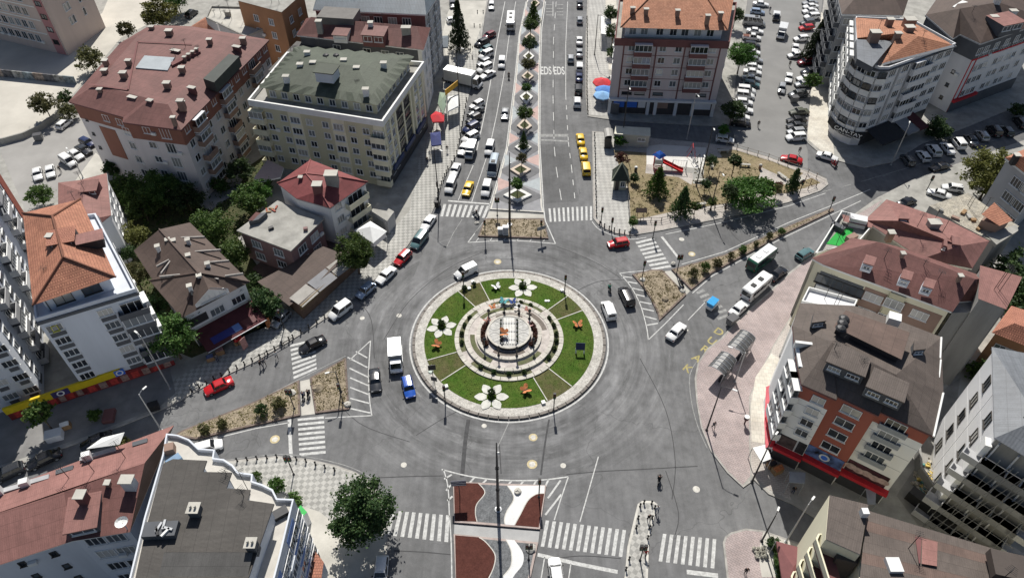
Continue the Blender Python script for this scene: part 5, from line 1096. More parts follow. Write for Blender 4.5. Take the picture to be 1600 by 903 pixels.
mb=MB();mb.prism([A.xy+n_*-.3,B_.xy+n_*-.3,B_.xy+n_*.1,A.xy+n_*.1],.15,1.58);wpart(mb.build('shopfront',[M('shopfront_red',(.22,.03,.03))]),t_)
for k in range(12):
    p,q=lerp(A.xy,B_.xy,.05+k*.075),lerp(A.xy,B_.xy,.1+k*.075);mb=MB();mb.prism([p+n_*.12,q+n_*.12,q+n_*.2,p+n_*.2],.4,1.4);wpart(mb.build('poster',[MATS[('poster_red','poster_paper')[k%2]]]),t_)
h=17
f=ccw([at(70,622,0).xy,at(96,380,0).xy+Vector((-3,0)),at(-160,420,0).xy,at(-160,700,0).xy])
b=Bld('apartment_block','tall grey and white balcony-covered block cut by the left edge',f,h,WHITE_B,'apartment block');b.flat(h+.05,CONC);eE=min(((b.foot[i],b.foot[(i+1)%4])for i in range(4)),key=lambda s_:((s_[0]+s_[1])/2-at(83,500,0).xy).length);eS=min(((b.foot[i],b.foot[(i+1)%4])for i in range(4)),key=lambda s_:((s_[0]+s_[1])/2-at(-40,660,0).xy).length)
for i,z in enumerate(storeys(6,.8,2.65)):
    for k,u in enumerate((.08,.2,.34,.48,.62,.76,.9)):
        if k in(1,3,5):b.balc(eE,u,z+.2,3.0,1.0,GREYW if k!=3 else WHITE,GREYD,1.0,glass=(i+k)%3==0)
        else:b.win(eE,u,z+.9,1.4,1.3);b.panel(eE,u-.025,u+.025,z+.1,z+.8,GREYD,.1,'band')
    for u in(.96,.82,.68):b.panel(eS,u-.03,u+.03,z+.1,z+.85,GREYD,.12,'band');b.win(eS,u,z+.9,1.7,1.15,3)
b.panel(eE,.94,1,.3,h,BRICKW,.1);b.panel(eE,.27,.28,.3,h,GREYD,.15,'pilaster');b.panel(eE,.55,.56,.3,h,GREYD,.15,'pilaster')
h=9
f=xy([(91,318),(91,286),(125,282),(167,271),(174,337),(130,372),(95,360)],h);b=Bld('brown_roofed_house','small house with pinkish brown roof behind the orange-tiled block',f,h,GREYL,'house',over=.25);ev=[v3(p,h+.05)for p in b.eave];r1,r2=at(130,300,h+1.6),at(128,345,h+1.6);b.roof(ev+[r1,r2],duo(ev,r1,r2),SH_PINK)
eE=b.edge(171,304);b.wins(eE,(.2,.5,.8),storeys(3,1.2,2.7),1.3,1.3);b.cornice(h-.2,h,.25,TRIM);b.dormer(142,305,h+.9,2,2.2,.9,R(10),MAROON,SH_PINK,1)
# ---- brown gabled house with the burgundy awnings
h=6.8
K={k:at(*p,z)for k,p,z in(('a',(209,392),h),('b',(238,437),h),('c',(234,439),h),('d',(284,497.5),h),('e',(391,441),h),('f',(297,348),h),('r',(249,359),h+2.3),('s',(310,427),h+2.3),('t',(350,437),h+1.6))}
b=Bld('gabled_house','brown gabled house with white flashings and burgundy shop awnings',[K[k].xy for k in('a','b','d','e','f')],h-.1,GREYL,'house',over=.55)
mb=MB();U=Vector((0,0,.05))
for q in(('a','b','s','r'),('f','e','s','r'),('c','d','s'),('d','e','s')):mb.roof([K[k]+U for k in q])
mb.face([K['a'],K['f'],K['r']]);b.roof_o=b.part('roof',mb,SH_DK)
mb=MB()
for x,y in(('r','s'),('s','d'),('c','s'),('s','e')):mb.tube([K[x]+U*2,K[y]+U*2],.12,6)
b.part('ridge_caps',mb,SH_BRN)
g=[at(301,487,h+.5),at(358,456,h+.5),at(330,443,h+2.0),at(313,470,h+2.4),at(352,452,h+2.4)]
p0,p1=at(303,478,h+.9),at(355,453,h+.9);pa=at(326,452,h+2.9);bk=at(316,430,h+2.35)
mb=MB();mb.roof([p0,bk,pa]);mb.roof([bk,p1,pa]);o=mb.build('gable_dormer_roof',[SH_DK]);wpart(o,b.roof_o);mb=MB();mb.face([p0+Vector((0,.3,-.8)),p1+Vector((0,.3,-.8)),p1+Vector((0,.3,0)),pa+Vector((0,.4,-.1)),p0+Vector((0,.3,0))]);o=mb.build('gable_dormer',[WHITE]);wpart(o,b.roof_o)
dv=(p1-p0).xy
for k in range(5):
    f_,g_=win_mesh(.75,1.0,1,PVC);q=lerp(p0,p1,.22+k*.15);wo=link('dormer_window',f_,None,(q.x+.05,q.y+.2,h+.45),math.atan2(dv.y,dv.x));wpart(wo,b.roof_o);wo.matrix_parent_inverse=Matrix.Identity(4)
for px,py in((273,381),(295,380),(326,417),(298,452),(248,390),(264,380),(313,436),(296,404)):b.chim(px,py,h+1.6,.5,.5,.7,TRIM,True,.4)
for(x0,y0),(x1,y1)in(((282,372),(320,371)),((305,394),(345,391)),((323,411),(358,408)),((352,432),(380,428)),((250,433),(309,427)),((300,460),(304,433)),((309,430),(342,437)),((245,417),(268,405)),((252,428),(268,407))):
    p,q=at(x0,y0,h+1.3),at(x1,y1,h+1.3);mb=MB();mb.box(((p.x+q.x)/2,(p.y+q.y)/2,h+1.32),((q-p).length,.18,.35),0,math.atan2((q-p).y,(q-p).x));b.part('white_flashing',mb,M('flashing',(.3,.28,.26),.7,.2,2))
eF=b.edge(337,469);eL=b.edge(261,468)
b.wins(eF,(.46,.82),(3.9,),2.0,1.3,3);b.panel(eF,.02,.3,4.0,5.4,M('dark_opening',(.03,.03,.035),.6,.1,1),.03,'loggia_shade');b.wins(eF,(.1,.2,.9),(5.7,),.5,.35,1);b.panel(eF,0,1,3.2,3.6,GREYW,.08,'string_course')  # the loggia is a flat panel, its recess shade painted near-black
a_,b_=eF;d_=(b_-a_);n_=Vector((d_.y,-d_.x)).normalized()
mb=MB();mb.roof([v3(a_+n_*4.0,2.4),v3(b_+n_*4.0,2.4),v3(b_+n_*.1,3.3),v3(a_+n_*.1,3.3)]);o=b.part('awning',mb,CANV_M);mb=MB();mb.tube([v3(a_+n_*4.0,2.4),v3(b_+n_*4.0,2.4)],.07,6);wpart(mb.build('awning_rail',[GALV]),o)
for u0,u1,m_ in((.14,.5,M('sign_navy',(.025,.03,.16),.5,.1,1)),(.5,.62,M('sign_sky',(.12,.2,.42),.5,.1,1)),(.66,.88,M('sign_dark_red',(.11,.03,.03),.5,.1,1))):
    mb=MB();p,q=a_+d_*u0+n_*3.4,a_+d_*u1+n_*3.4;mb.face([v3(p,2.62),v3(q,2.62),v3(q-n_*1.1,2.9),v3(p-n_*1.1,2.9)]);b.part('shop_sign',mb,m_)
b.panel(eF,0,1,.2,2.5,M('shopfront_dark',(.05,.05,.055)),.06,'shopfront')
# ---- pink flat-roofed house
h=5.6
b=Bld('flat_roofed_house','two-storey dusty pink house with cracked flat concrete roof in the garden',xy([(370,362),(434,315),(507,343),(455,394)],h),h,DPINK,'house',over=.35);mb=MB();mb.prism(inset(b.foot,-.35),h,h+.22);b.roof_o=b.part('roof',mb,CONC)
eF,eR=b.edge(412,378),b.edge(481,368);b.wins(eF,(.28,.72),(.9,3.3),1.8,1.4,3);b.wins(eR,(.3,.7),(.9,3.3),1.8,1.4,3);b.box(424,358,h+.2,.7,.5,.4,.6,STEEL,'roof_junk');b.box(478,360,h+.2,.6,.5,.5,.2,DPINK,'roof_junk')
p=[at(388,345,h+1.2),at(400,332,h+1.2),at(418,336,h+.5),at(405,347,h+.5)];mb=MB();mb.prism([q.xy for q in p],h+.2,h+1.0);b.part('roof_shed',mb,GREYD);mb=MB();mb.roof([v+Vector((0,0,.1))for v in p]);b.part('shed_roof',mb,SH_RED)
for px,py in((420,332),(424,327),(428,330),(417,329),(432,325)):b.box(px,py,h+.2,.8,.25,.2,random.random()*3,random.choice((BRICKW,RAW)),'roof_junk')
# ---- red-roofed white house
h=7.6
K={k:at(*p,z)for k,p,z in(('a',(433,287),h),('b',(463,311),h),('c',(462,306),h),('d',(516,326),h),('e',(575,285),h),('f',(485,250),h),('r',(478,272),h+1.5),('s',(535,278),h+1.5),('t',(500,298),h+1.3))}
b=Bld('red_roofed_house','white three-storey house with crimson hipped roof and twin chimney stacks',[K[k].xy for k in('a','b','d','e','f')],h-.05,WHITE,'house',over=.3);b.cornice(h-.25,h-.06,.2,GREYW);mb=MB()
for q in(('f','a','r'),('a','b','t','r'),('b','d','t'),('d','e','s','t'),('e','f','r','s')):mb.roof([K[k]+U for k in q])
mb.roof([K['r']+U,K['t']+U,K['s']+U]);b.roof_o=b.part('roof',mb,SH_CRIM)
mb=MB()
for x,y in(('f','r'),('a','r'),('d','t'),('r','s'),('e','s'),('r','t')):mb.tube([K[x]+U*2,K[y]+U*2],.1,6)
b.part('ridge_caps',mb,M('ridge_red',(.28,.09,.085),.7,.1,2))
b.chim(521,290,h+1.0,1.8,1.3,2.3,CONC);b.chim(498,300,h+1.0,1.3,1.1,1.5,MAROON);b.chim(470,280,h+1.1,.5,.5,.4,MAROON)
eF,eR=b.edge(490,318),b.edge(545,305);eB=b.edge(448,298)
for z in storeys(3,.5,2.45):b.wins(eR,(.2,),(z+.7,),1.4,1.3,3);b.balc(eR,.66,z+.1,4.2,1.0,CREAMW,CREAMW,.9)
p=at(524,277,h+3.4)
# ---- restaurant, tent and lock-up beside it
h=3.0
b=Bld('restaurant_annex','low brown restaurant terrace with white awning strips under the street tree',xy([(443,455),(548,383),(560,392),(468,477)],h),h,M('rest_brown',(.16,.10,.07),.8,.15,1),'restaurant')
b.flat(h+.05,SH_DK);eS=b.edge(514,434)
for k,(a0,a1)in enumerate((((452,466),(478,444)),((480,442),(508,420)),((510,418),(540,396)))):
    p,q=at(*a0,h+.35),at(*a1,h+.35);d_=(q-p).xy.normalized();n_=Vector((d_.y,-d_.x));w_=2.4;mb=MB();mb.roof([v3(p.xy+n_*w_,h-.1),v3(q.xy+n_*w_,h-.1),v3(q.xy,h+.4),v3(p.xy,h+.4)]);b.part('awning',mb,(M('awning_taupe',(.36,.34,.31),.8,.1,1),M('awning_grey',(.24,.24,.25)),M('awning_taupe',(.36,.34,.31)))[k])
a_,b_=eS;b.panel(eS,0,1,2.2,3.0,M('rest_board',(.17,.12,.06),.7,.15,1),.3,'sign_board')
mb=MB();mb.roof([at(402,440,3.0),at(452,478,3.0),at(545,400,3.4),at(505,385,3.4)]);b.part('canopy',mb,SH_DK)
b=Bld('white_tent','white canvas canopy beside the red-roofed house',xy([(556,360),(578,347),(602,362),(583,378)],3),3,WHITE,'canopy',z0=1.9);ev=[v3(p,3.0)for p in inset(b.foot,-.2)];b.roof(ev+[v3(cen(b.foot),4.0)],[(i,(i+1)%4,4)for i in range(4)],CANV_W)
for q in b.foot:mb=MB();mb.tube([v3(q,.1),v3(q,2.0)],.05,6);b.part('post',mb,GALV)
b=Bld('lock_up','grey flat-roofed lock-up garage beside the olive block',xy([(580,330),(590,316),(616,331),(605,346)],2.8),2.8,GREYW,'garage');b.flat(2.85,CONC);b.panel(b.edge(592,338),.2,.8,.15,2.2,GALV,.05,'roller_door')
b=Bld('garden_canopy','pale pink garden canopy behind the red-roofed house',xy([(397,278),(418,250),(443,262),(438,277),(405,284)],3),3,WHITE,'canopy',z0=2.7);b.flat(3.05,M('pink_canvas',(.55,.42,.38),.8,.05,1))
for q in b.foot:mb=MB();mb.tube([v3(q,.1),v3(q,2.8)],.05,6);b.part('post',mb,GALV)
# ---- aerials on the higher roofs
for b in ALLB:
    if b.h<8:continue
    rng=random.Random(int(b.root.location.x*7));c=cen(b.foot)
    for k in range(3):
        q=lerp(c,lerp(*rng.sample(b.foot,2),rng.random()),rng.uniform(.2,.6));mb=MB();z=b.h;hh_=rng.uniform(3.0,4.0)
        mb.tube([(q.x,q.y,z),(q.x,q.y,z+hh_)],.035,5);a=rng.random()*3
        for j in range(5):L=.5-j*.05;x,y=math.cos(a),math.sin(a);p=(q.x+y*(j-2)*.18,q.y-x*(j-2)*.18);mb.tube([(p[0]-x*L,p[1]-y*L,z+hh_),(p[0]+x*L,p[1]+y*L,z+hh_)],.018,4)
        mb.tube([(q.x+y*-.4,q.y+x*.4,z+hh_-.02),(q.x+y*.4,q.y-x*.4,z+hh_-.02)],.02,4);b.part('aerial',mb,STEEL)
# ------------------------------------------------------------------ roundabout
TODO_B=[]
ra=thing('roundabout','round garden island with lawn sectors and stepped stone rings','roundabout',(0,0,0))
def rp(name,mb,mat,sm=False):o=mb.build(name,mat if isinstance(mat,list)else[mat]);o.parent=ra;return o
mb=MB();mb.ring(13.62,13.84,-.01,.010,n=96);wpart(mb.build('edge_line',[PAINT]),road)
NK=64
km=None
for k in range(NK):
    if km is None:
        mb=MB();a=2*PI/NK;mb.ring(13.0,13.38,0,.24,.004,a-.004,2,(0,0),0);km=mb.mesh('kerb_stone',[M('kerb_dusky',(.21,.19,.17),.85,.25,1.2)])
    o=bpy.data.objects.new('kerb_stone',km);C.objects.link(o);o.parent=ra;o.rotation_euler.z=k*2*PI/NK
mb=MB();mb.ring(11.6,13.0,0,.235,n=96);rp('pebble_ring',mb,PEBBLE)
SEC=[(-45.5,26,0),(26,43,1),(43,112,0),(112,130,1),(130,200,0),(200,220,1),(220,295,0),(295,314.5,1)]
for a0,a1,dry in SEC:
    mb=MB();mb.ring(7.5,11.75+.0,0,.262 if not dry else.258,R(a0),R(a1),max(6,int((a1-a0)/4)));rp('lawn_sector' if not dry else 'dry_sector',mb,GRASS_D if dry else GRASS)
for a in(-45.5,26,43,112,130,200,220,295):
    mb=MB();mb.box((9.65*math.cos(R(a)),9.65*math.sin(R(a)),.27),(4.1,.12,.1),0,R(a));rp('edging_strip',mb,KERB_W)
STONE=M('pale_stone',(.56,.53,.47),.85,.18,1.4,fine=.3);STONE2=M('paved_stone',(.54,.49,.45),.85,.2,1.6,fine=.35);BED=ground_mat('planting_bed',(.15,.14,.09),(.11,.13,.06),.8,.6);BED2=ground_mat('gravel_bed',(.21,.18,.155),(.16,.14,.12),.8,.6)
NS=40
def stone_ring(r0,r1,z,n,name='ring_stone'):
    mb=MB();a=2*PI/n;mb.ring(r0,r1,0,z,.006,a-.004,2);me=mb.mesh(name,[STONE])
    for k in range(n):
        o=bpy.data.objects.new(name,me);C.objects.link(o);o.parent=ra;o.rotation_euler.z=k*a;o.scale.z=random.uniform(.985,1.015)
stone_ring(6.95,7.55,.42,40);stone_ring(5.65,6.2,.76,34);stone_ring(4.05,4.5,1.05,28)
def arc(r0,r1,z,a0,a1,mat,name):mb=MB();mb.ring(r0,r1,0,z,R(a0),R(a1),max(4,int((a1-a0)/6)));rp(name,mb,mat)
for a0,a1 in((30,45),(113,133),(203,222),(297,317)):arc(6.2,6.95,.405,a0,a1,STONE2,'ring_path')
for a0,a1 in((45,113),(133,203),(222,297),(317,390)):arc(6.2,6.95,.38,a0,a1,BED,'planting_bed')
arc(4.5,5.65,.70,0,360,STONE2,'ring_path')
for a0,a1,m_ in((12,58,BED2),(83,140,BED),(178,243,BED),(283,325,BED)):arc(4.75,5.4,.73,a0,a1,m_,'planting_bed')
arc(2.95,4.05,1.0,0,360,STONE2,'ring_path')
for a0,a1 in((60,120),(235,305)):arc(3.15,3.85,1.03,a0,a1,BED2,'planting_bed')
for a0,a1 in((150,215),(-35,32)):arc(3.3,3.95,1.03,a0,a1,M('rose_bed',(.075,.045,.03),.9,.3,2),'planting_bed')
mb=MB();mb.ring(0,3.0,0,1.58,n=40,top=1);rp('dais',mb,[M('dais_side',(.05,.05,.05),.7,.2,2),M('dais_top',(.54,.53,.50),.8,.2,2.2,fine=.4)])
mb=MB();mb.ring(2.8,3.06,1.5,1.64,n=40);rp('dais_rim',mb,STONE)
for x in(-.95,.95):mb=MB();mb.box((x,0,1.75),(.2,4.9,.2));rp('bridge_beam',mb,STEEL)
for k in range(7):mb=MB();mb.box((-.66+k*.22,0,1.73),(.09,4.6,.06));rp('bridge_slat',mb,TRIM)
for y in(-1.5,0,1.5):mb=MB();mb.box((0,y,1.66),(1.7,.16,.08));rp('bridge_joist',mb,STEEL)
for x in(-1.95,1.95):
    for y in(-1.05,1.05):
        mb=MB();mb.ring(.78,.84,1.58,1.6,n=20,c=(x,y));rp('paving_circle',mb,STEEL)
for x in(-1.12,1.12):
    for k in range(6):
        t=thing('planter_bush',ordinal(k+1)+' small dark bush from the front along the '+('left' if x<0 else 'right')+' rail of the dais','shrub',(x,-1.9+k*.76,1.6),0,'bushes along the dais rails');TODO_B.append(t)
for k in range(20):
    a=k*PI/10;mb=MB();mb.box((2.1*math.cos(a),2.1*math.sin(a),1.583),(1.5,.03,.012),0,a);rp('paving_joint',mb,CONC)
post=None
for k,a in enumerate((45,70,100,135,215,250,285,325)):
    r=4.05;p=(r*math.cos(R(a)),r*math.sin(R(a)),1.0)
    t=thing('lantern_post',ordinal(k+1)+' dark lantern post counterclockwise from the right on the stone rings','lamp',p,0,'lantern posts round the dais')
    mb=MB();mb.lathe([(.2,0),(.2,.15),(.1,.25),(.09,1.35),(.15,1.45)],8);o=mb.build('post',[STEEL]);o.parent=t
    mb=MB();mb.lathe([(.0,1.45),(.2,1.5),(.24,1.7),(.15,1.9),(0,2.0)],8);o=mb.build('lantern',[STEEL]);o.parent=t
def butterfly(px,py,z,sc,rz,mat,label,tilt=.5):
    p=at(px,py,z);t=thing('butterfly_sculpture',label,'sculpture',(p.x,p.y,z),rz,'butterfly sculptures');sc*=.8;t.scale=(sc,sc,sc)
    for s_ in(-1,1):
        up=[(0,.1),(.25,.75),(.75,1.0),(1.05,.8),(1.0,.35),(.6,.02),(.85,-.3),(.7,-.65),(.35,-.7),(.08,-.25)]
        mb=MB();c,s=math.cos(tilt),math.sin(tilt);P_=[(s_*x*c,y*.9,.35+x*s)for x,y in up];P2=[(x,y,z_+.05)for x,y,z_ in P_]
        mb.face(P2);mb.face(P_[::-1])
        for i in range(len(P_)):j=(i+1)%len(P_);mb.face([P_[i],P_[j],P2[j],P2[i]])
        o=mb.build('wing',[mat]);o.parent=t
    mb=MB();mb.tube([(0,-.5,.33),(0,0,.42),(0,.45,.4),(0,.55,.42)],[.05,.1,.1,.03],8);mb.tube([(0,.5,.42),(.18,.85,.6)],.02,4);mb.tube([(0,.5,.42),(-.18,.85,.6)],.02,4);mb.tube([(0,0,-.02),(0,0,.4)],.06,6);o=mb.build('body',[STEEL]);o.parent=t
butterfly(903,510,.25,.95,R(10),ORANGE,'orange butterfly sculpture on the east lawn of the roundabout');butterfly(820,612,.25,1.0,R(-60),ORANGE,'orange butterfly sculpture on the south lawn of the roundabout');butterfly(684,541,.25,.95,R(70),ORANGE,'orange butterfly sculpture on the west lawn of the roundabout')
butterfly(776,451,.25,.9,R(30),TRIM,'white butterfly sculpture on the north lawn of the roundabout');butterfly(789,523,1.85,1.0,R(90),ORANGE,'orange butterfly sculpture on top of the central dais')
butterfly(770,482,1.2,.7,R(20),ORANGE,'small orange butterfly on the stone rings left of the teal one');butterfly(787,474,.9,.9,R(-20),TEAL,'teal butterfly sculpture at the back of the stone rings');butterfly(801,474,.9,.8,R(15),M('deep_blue',(.03,.06,.2),.5,.1,2),'dark blue butterfly sculpture at the back of the stone rings');butterfly(811,482,1.0,.8,R(60),TRIM,'white butterfly sculpture at the back of the stone rings');butterfly(824,486,1.0,.65,R(-30),M('dusty_pink_plastic',(.42,.2,.16),.6,.2,3),'dusty pink butterfly sculpture right of the white one');butterfly(762,503,1.1,.7,R(40),M('dusty_pink_plastic',(.42,.2,.16)),'dusty pink butterfly left of the central dais');butterfly(826,511,1.1,.7,R(-40),M('pale_rose_plastic',(.5,.3,.28),.6,.2,3),'pale rose butterfly right of the central dais')
def flower(px,py,r,rot,label):
    p=at(px,py,.26);t=thing('stone_flower',label,'garden ornament',(p.x,p.y,.255),rot,'stone flowers in the lawn')
    mb=MB();pts=[(.28,-.12),(.5,-.26),(.72,-.25),(.92,-.1),(1.0,0),(.92,.1),(.72,.25),(.5,.26),(.28,.12)];mb.prism([(x*r,y*r)for x,y in pts],.0,.07);me=mb.mesh('petal',[M('petal_white',(.64,.63,.58),.85,.16,1.6,fine=.4)])
    for k in range(6):o=bpy.data.objects.new('petal',me);C.objects.link(o);o.parent=t;o.rotation_euler.z=k*PI/3
flower(690,511,2.15,R(14),'six-petal white stone flower on the west lawn');flower(817,449.5,2.15,R(2),'six-petal white stone flower on the north lawn');flower(768,620,2.25,R(0),'six-petal white stone flower on the south lawn')
p=at(906,551,.3);t=thing('display_board','dark blue display board on white legs on the east lawn','board',(p.x,p.y,.25),R(-4))
mb=MB();mb.box((0,.1,1.25),(1.25,.12,1.0),0,0,0,R(-28));o=mb.build('board',[M('board_navy',(.03,.035,.09),.3,.1,2)]);o.parent=t
for x in(-.55,.55):mb=MB();mb.box((x,0,.45),(.16,.3,.95));o=mb.build('leg',[TRIM]);o.parent=t
for px,py,l in((697,604,'near the twin sign poles'),(849,629,'on the south-east lawn edge'),(878,454,'by the north-east signal'),(739,441,'on the dry north-west sector'),(733,451,'beside the north-west signal post')):
    p=at(px,py,.3);mb=MB();mb.box((0,0,.18),(.5,.5,.2));mb.box((0,0,.05),(.2,.2,.2));o=mb.build('floodlight',[CANV_W]);o.location=(p.x,p.y,.25);o.rotation_euler.z=.3;tag(o,'small white ground floodlight '+l,'light')
for px,py in((853,470),(857,470)):
    p=at(px,py,.3);mb=MB();mb.lathe([(.0,.12),(.2,.1),(.24,0)],10);o=mb.build('lawn_cap',[TRIM]);o.location=(p.x,p.y,.262);tag(o,('left' if px<855 else 'right')+' round white cap in the north-east lawn','cover','white caps in the lawn')
p=at(673,580,.3);mb=MB();mb.lathe([(0,.14),(.32,.12),(.36,0)],12);o=mb.build('drain_cap',[M('mint_cap',(.5,.56,.5),.8,.1,3)]);o.location=(p.x,p.y,.24);tag(o,'pale mint drain cap on the pebble ring','cover')
# ------------------------------------------------------------------ vegetation
def leaf_quad(vs,fs,c,s,rng):
    n=Vector((rng.gauss(0,1),rng.gauss(0,1),rng.gauss(.5,1))).normalized();u=n.orthogonal().normalized();v=n.cross(u);a=rng.random()*6.28
    u,v=u*math.cos(a)+v*math.sin(a),v*math.cos(a)-u*math.sin(a);b=len(vs);s2=s*rng.uniform(.7,1.3)
    vs+=[tuple(c+u*s2),tuple(c+v*s2*.6),tuple(c-u*s2),tuple(c-v*s2*.6)];fs.append((b,b+1,b+2,b+3))
def crown_broad(name,seed,clumps,per,ls,cr=.24,flat=1.0,hollow=.45,lean=.25):
    rng=random.Random(seed);vs,fs=[],[]
    lob=[(Vector((rng.uniform(-1,1),rng.uniform(-1,1),rng.uniform(-.5,1))).normalized(),rng.uniform(-.18,.28))for _ in range(7)]
    for _ in range(clumps):
        d=Vector((rng.gauss(0,1),rng.gauss(0,1),rng.gauss(.18,1))).normalized();r=hollow+(1-hollow)*rng.random()**.5
        k=1+sum(w_*max(0,d.dot(l))**4 for l,w_ in lob);c=d*r*k*.86
        if c.z<0:c.z*=.7
        cc=cr*rng.uniform(.6,1.25)
        for _ in range(per):
            o=Vector((rng.gauss(0,.5),rng.gauss(0,.5),rng.gauss(0,.38)))*cc;q=c+o;q.z*=flat;leaf_quad(vs,fs,q,ls,rng)
    me=bpy.data.meshes.new(name);me.from_pydata(vs,[],fs);me.update();return me
def crown_conifer(name,seed,tiers,ls,taper=1.0,per=26):
    rng=random.Random(seed);vs,fs=[],[]
    for t in range(tiers):
        z=t/tiers;rad=(1-z)**taper*.95+.05;nb=max(4,int(11*(1-z*.6)))
        for b in range(nb):
            a=2*PI*b/nb+rng.random()*.6;L=rad*rng.uniform(.75,1.12)
            for k in range(per):
                s=rng.random()**.7;q=Vector((math.cos(a)*L*s,math.sin(a)*L*s,z+.03-.09*s+rng.gauss(0,.018)))+Vector((rng.gauss(0,1),rng.gauss(0,1),0))*.05*(1.1-s*.5);leaf_quad(vs,fs,q,ls,rng)
    me=bpy.data.meshes.new(name);me.from_pydata(vs,[],fs);me.update();return me
CROWN={'big':crown_broad('crown',1,130,78,.044,.19,1,.3),'big2':crown_broad('crown',2,110,70,.048,.2,1,.3),'mid':crown_broad('crown',3,70,54,.066,.22,1,.3),'mid2':crown_broad('crown',4,66,54,.066,.23,1,.3),
         'loose':crown_broad('crown',5,60,30,.085,.22,1,.2),'small':crown_broad('crown',6,45,26,.13,.3),'small2':crown_broad('crown',7,40,24,.14,.3,1,.25),'pine':crown_broad('crown',8,110,60,.045,.18,.62,.35),
         'conifer':crown_conifer('crown',9,15,.05),'spruce':crown_conifer('crown',10,17,.045,.85,30),'slim':crown_conifer('crown',11,12,.075,.6,18)}
TRK={}
def trunk_mesh(kind):
    if kind in TRK:return TRK[kind]
    rng=random.Random(len(TRK)+40);mb=MB()
    mb.tube([(0,0,0),(.02,.01,.3),(-.01,.02,.65),(.01,0,1.0)],[.075,.055,.045,.03],8)
    if kind=='limbed':
        for k in range(6):
            a=k*1.05+rng.random()*.4;z0=.45+.07*k;mb.tube([(0,0,z0),(.16*math.cos(a),.16*math.sin(a),z0+.2),(.34*math.cos(a),.34*math.sin(a),z0+.48)],[.035,.025,.01],6)
    TRK[kind]=mb.mesh('trunk',[WOOD]);return TRK[kind]
def tree(px,py,kind,r,h,label,mat=None,rv=None,z0=.13,name='tree',cat='tree',group=None):
    """px,py: foot of the trunk; r crown radius, h total height"""
    mat=mat or LEAF;p=at(px,py,z0);t=thing(name,label,cat,(p.x,p.y,z0),0,group)
    con=kind in('conifer','spruce','slim')
    o=link('trunk',trunk_mesh('plain' if con else 'limbed'),t);rv=rv or r*.85
    if con:th=h*.8;cz=h*.1
    else:th=cz=h-rv*.95
    o.scale=(max(.9,h*.32),)*2+(th,);o.rotation_euler.z=random.random()*6
    me=CROWN[kind]
    if not me.materials:me.materials.append(LEAF)
    c=link('crown',me,t,(0,0,cz));c.scale=(r,r*random.uniform(.92,1.05),(h-cz)if con else rv);c.rotation_euler.z=random.random()*6.28
    c.material_slots[0].link='OBJECT';c.material_slots[0].material=mat
    return t
def bush(px,py,r,label,mat=None,z0=.13,h=None,kind='small',name='shrub',group=None,cat='shrub',px_is_foot=True):
    p=at(px,py,z0);me=CROWN[kind]
    if not me.materials:me.materials.append(LEAF)
    h=(h or r*1.3)*random.uniform(.8,1.2);r*=random.uniform(.78,1.25);me=CROWN[random.choice(('small','small2','loose'))]if CROWN['loose'].materials else me
    t=thing(name,label,cat,(p.x,p.y,z0),0,group);o=link('stem',trunk_mesh('plain'),t);o.scale=(.6,.6,h*.6)
    c=link('foliage',me,t,(0,0,h*.5));c.scale=(r,r,h*.55);c.rotation_euler.z=random.random()*6.28
    c.material_slots[0].link='OBJECT';c.material_slots[0].material=mat or LEAF;return t
tree(575,830,'big',3.95,7.5,'big dark plane tree at the south-west corner over the pavement',LEAF_D,3.6)
tree(562,428,'big2',3.2,7.2,'leafy green street tree in front of the restaurant awnings',LEAF,3.2)
G='garden trees behind the houses'
for px,py,k,r,h_,m_,l in((338,385,'big2',3.6,6.2,LEAF,'largest round green tree behind the pink flat-roofed house'),(370,420,'mid',2.7,5.2,LEAF,'round tree between the gabled house and the pink house'),(398,335,'mid2',3.0,5.5,LEAF,'garden tree left of the crimson roof'),
        (382,288,'mid',2.6,5.0,LEAF_D,'dark garden tree under the balconies of the red-brown block'),(414,318,'mid2',2.2,4.4,LEAF_G,'bright garden tree beside the pink canopy'),(262,322,'big',4.0,6.6,LEAF,'dense dark tree below the red-brown block'),
        (205,320,'mid2',3.4,5.6,LEAF,'dark tree behind the small brown-roofed house'),(300,330,'mid',3.0,5.0,LEAF_D,'dark tree by the garden path'),(232,345,'mid',2.6,4.8,LEAF,'grey-green tree in the middle of the garden'),(218,385,'mid2',2.4,4.2,LEAF_Y,'yellow-green shrub-like tree above the gabled house'),
        (422,492,'mid',2.6,4.8,LEAF_D,'dark tree at the right end of the gabled house'),(283,560,'big2',3.6,7.6,LEAF,'tall leafy tree between the white block and the gabled house'),(222,452,'mid2',2.1,4.6,LEAF_O,'pale olive tree beside the balconies of the white block'),(252,500,'mid',2.0,4.2,LEAF_D,'dark tree against the gabled house wall'),
        (202,412,'mid2',1.8,3.6,LEAF_D,'small dark tree at the back of the white block'),(70,322,'mid',2.2,4.0,LEAF,'green tree at the edge of the left car park'),(180,275,'small',1.6,2.8,LEAF_D,'small dark tree at the corner of the left car park'),(345,300,'small2',1.5,2.6,LEAF,'small garden tree at the end of the path'),(400,455,'small',1.5,3.0,LEAF_D,'small tree beside the restaurant yard')):
    tree(px,py,k,r,h_,l,m_,group=G)
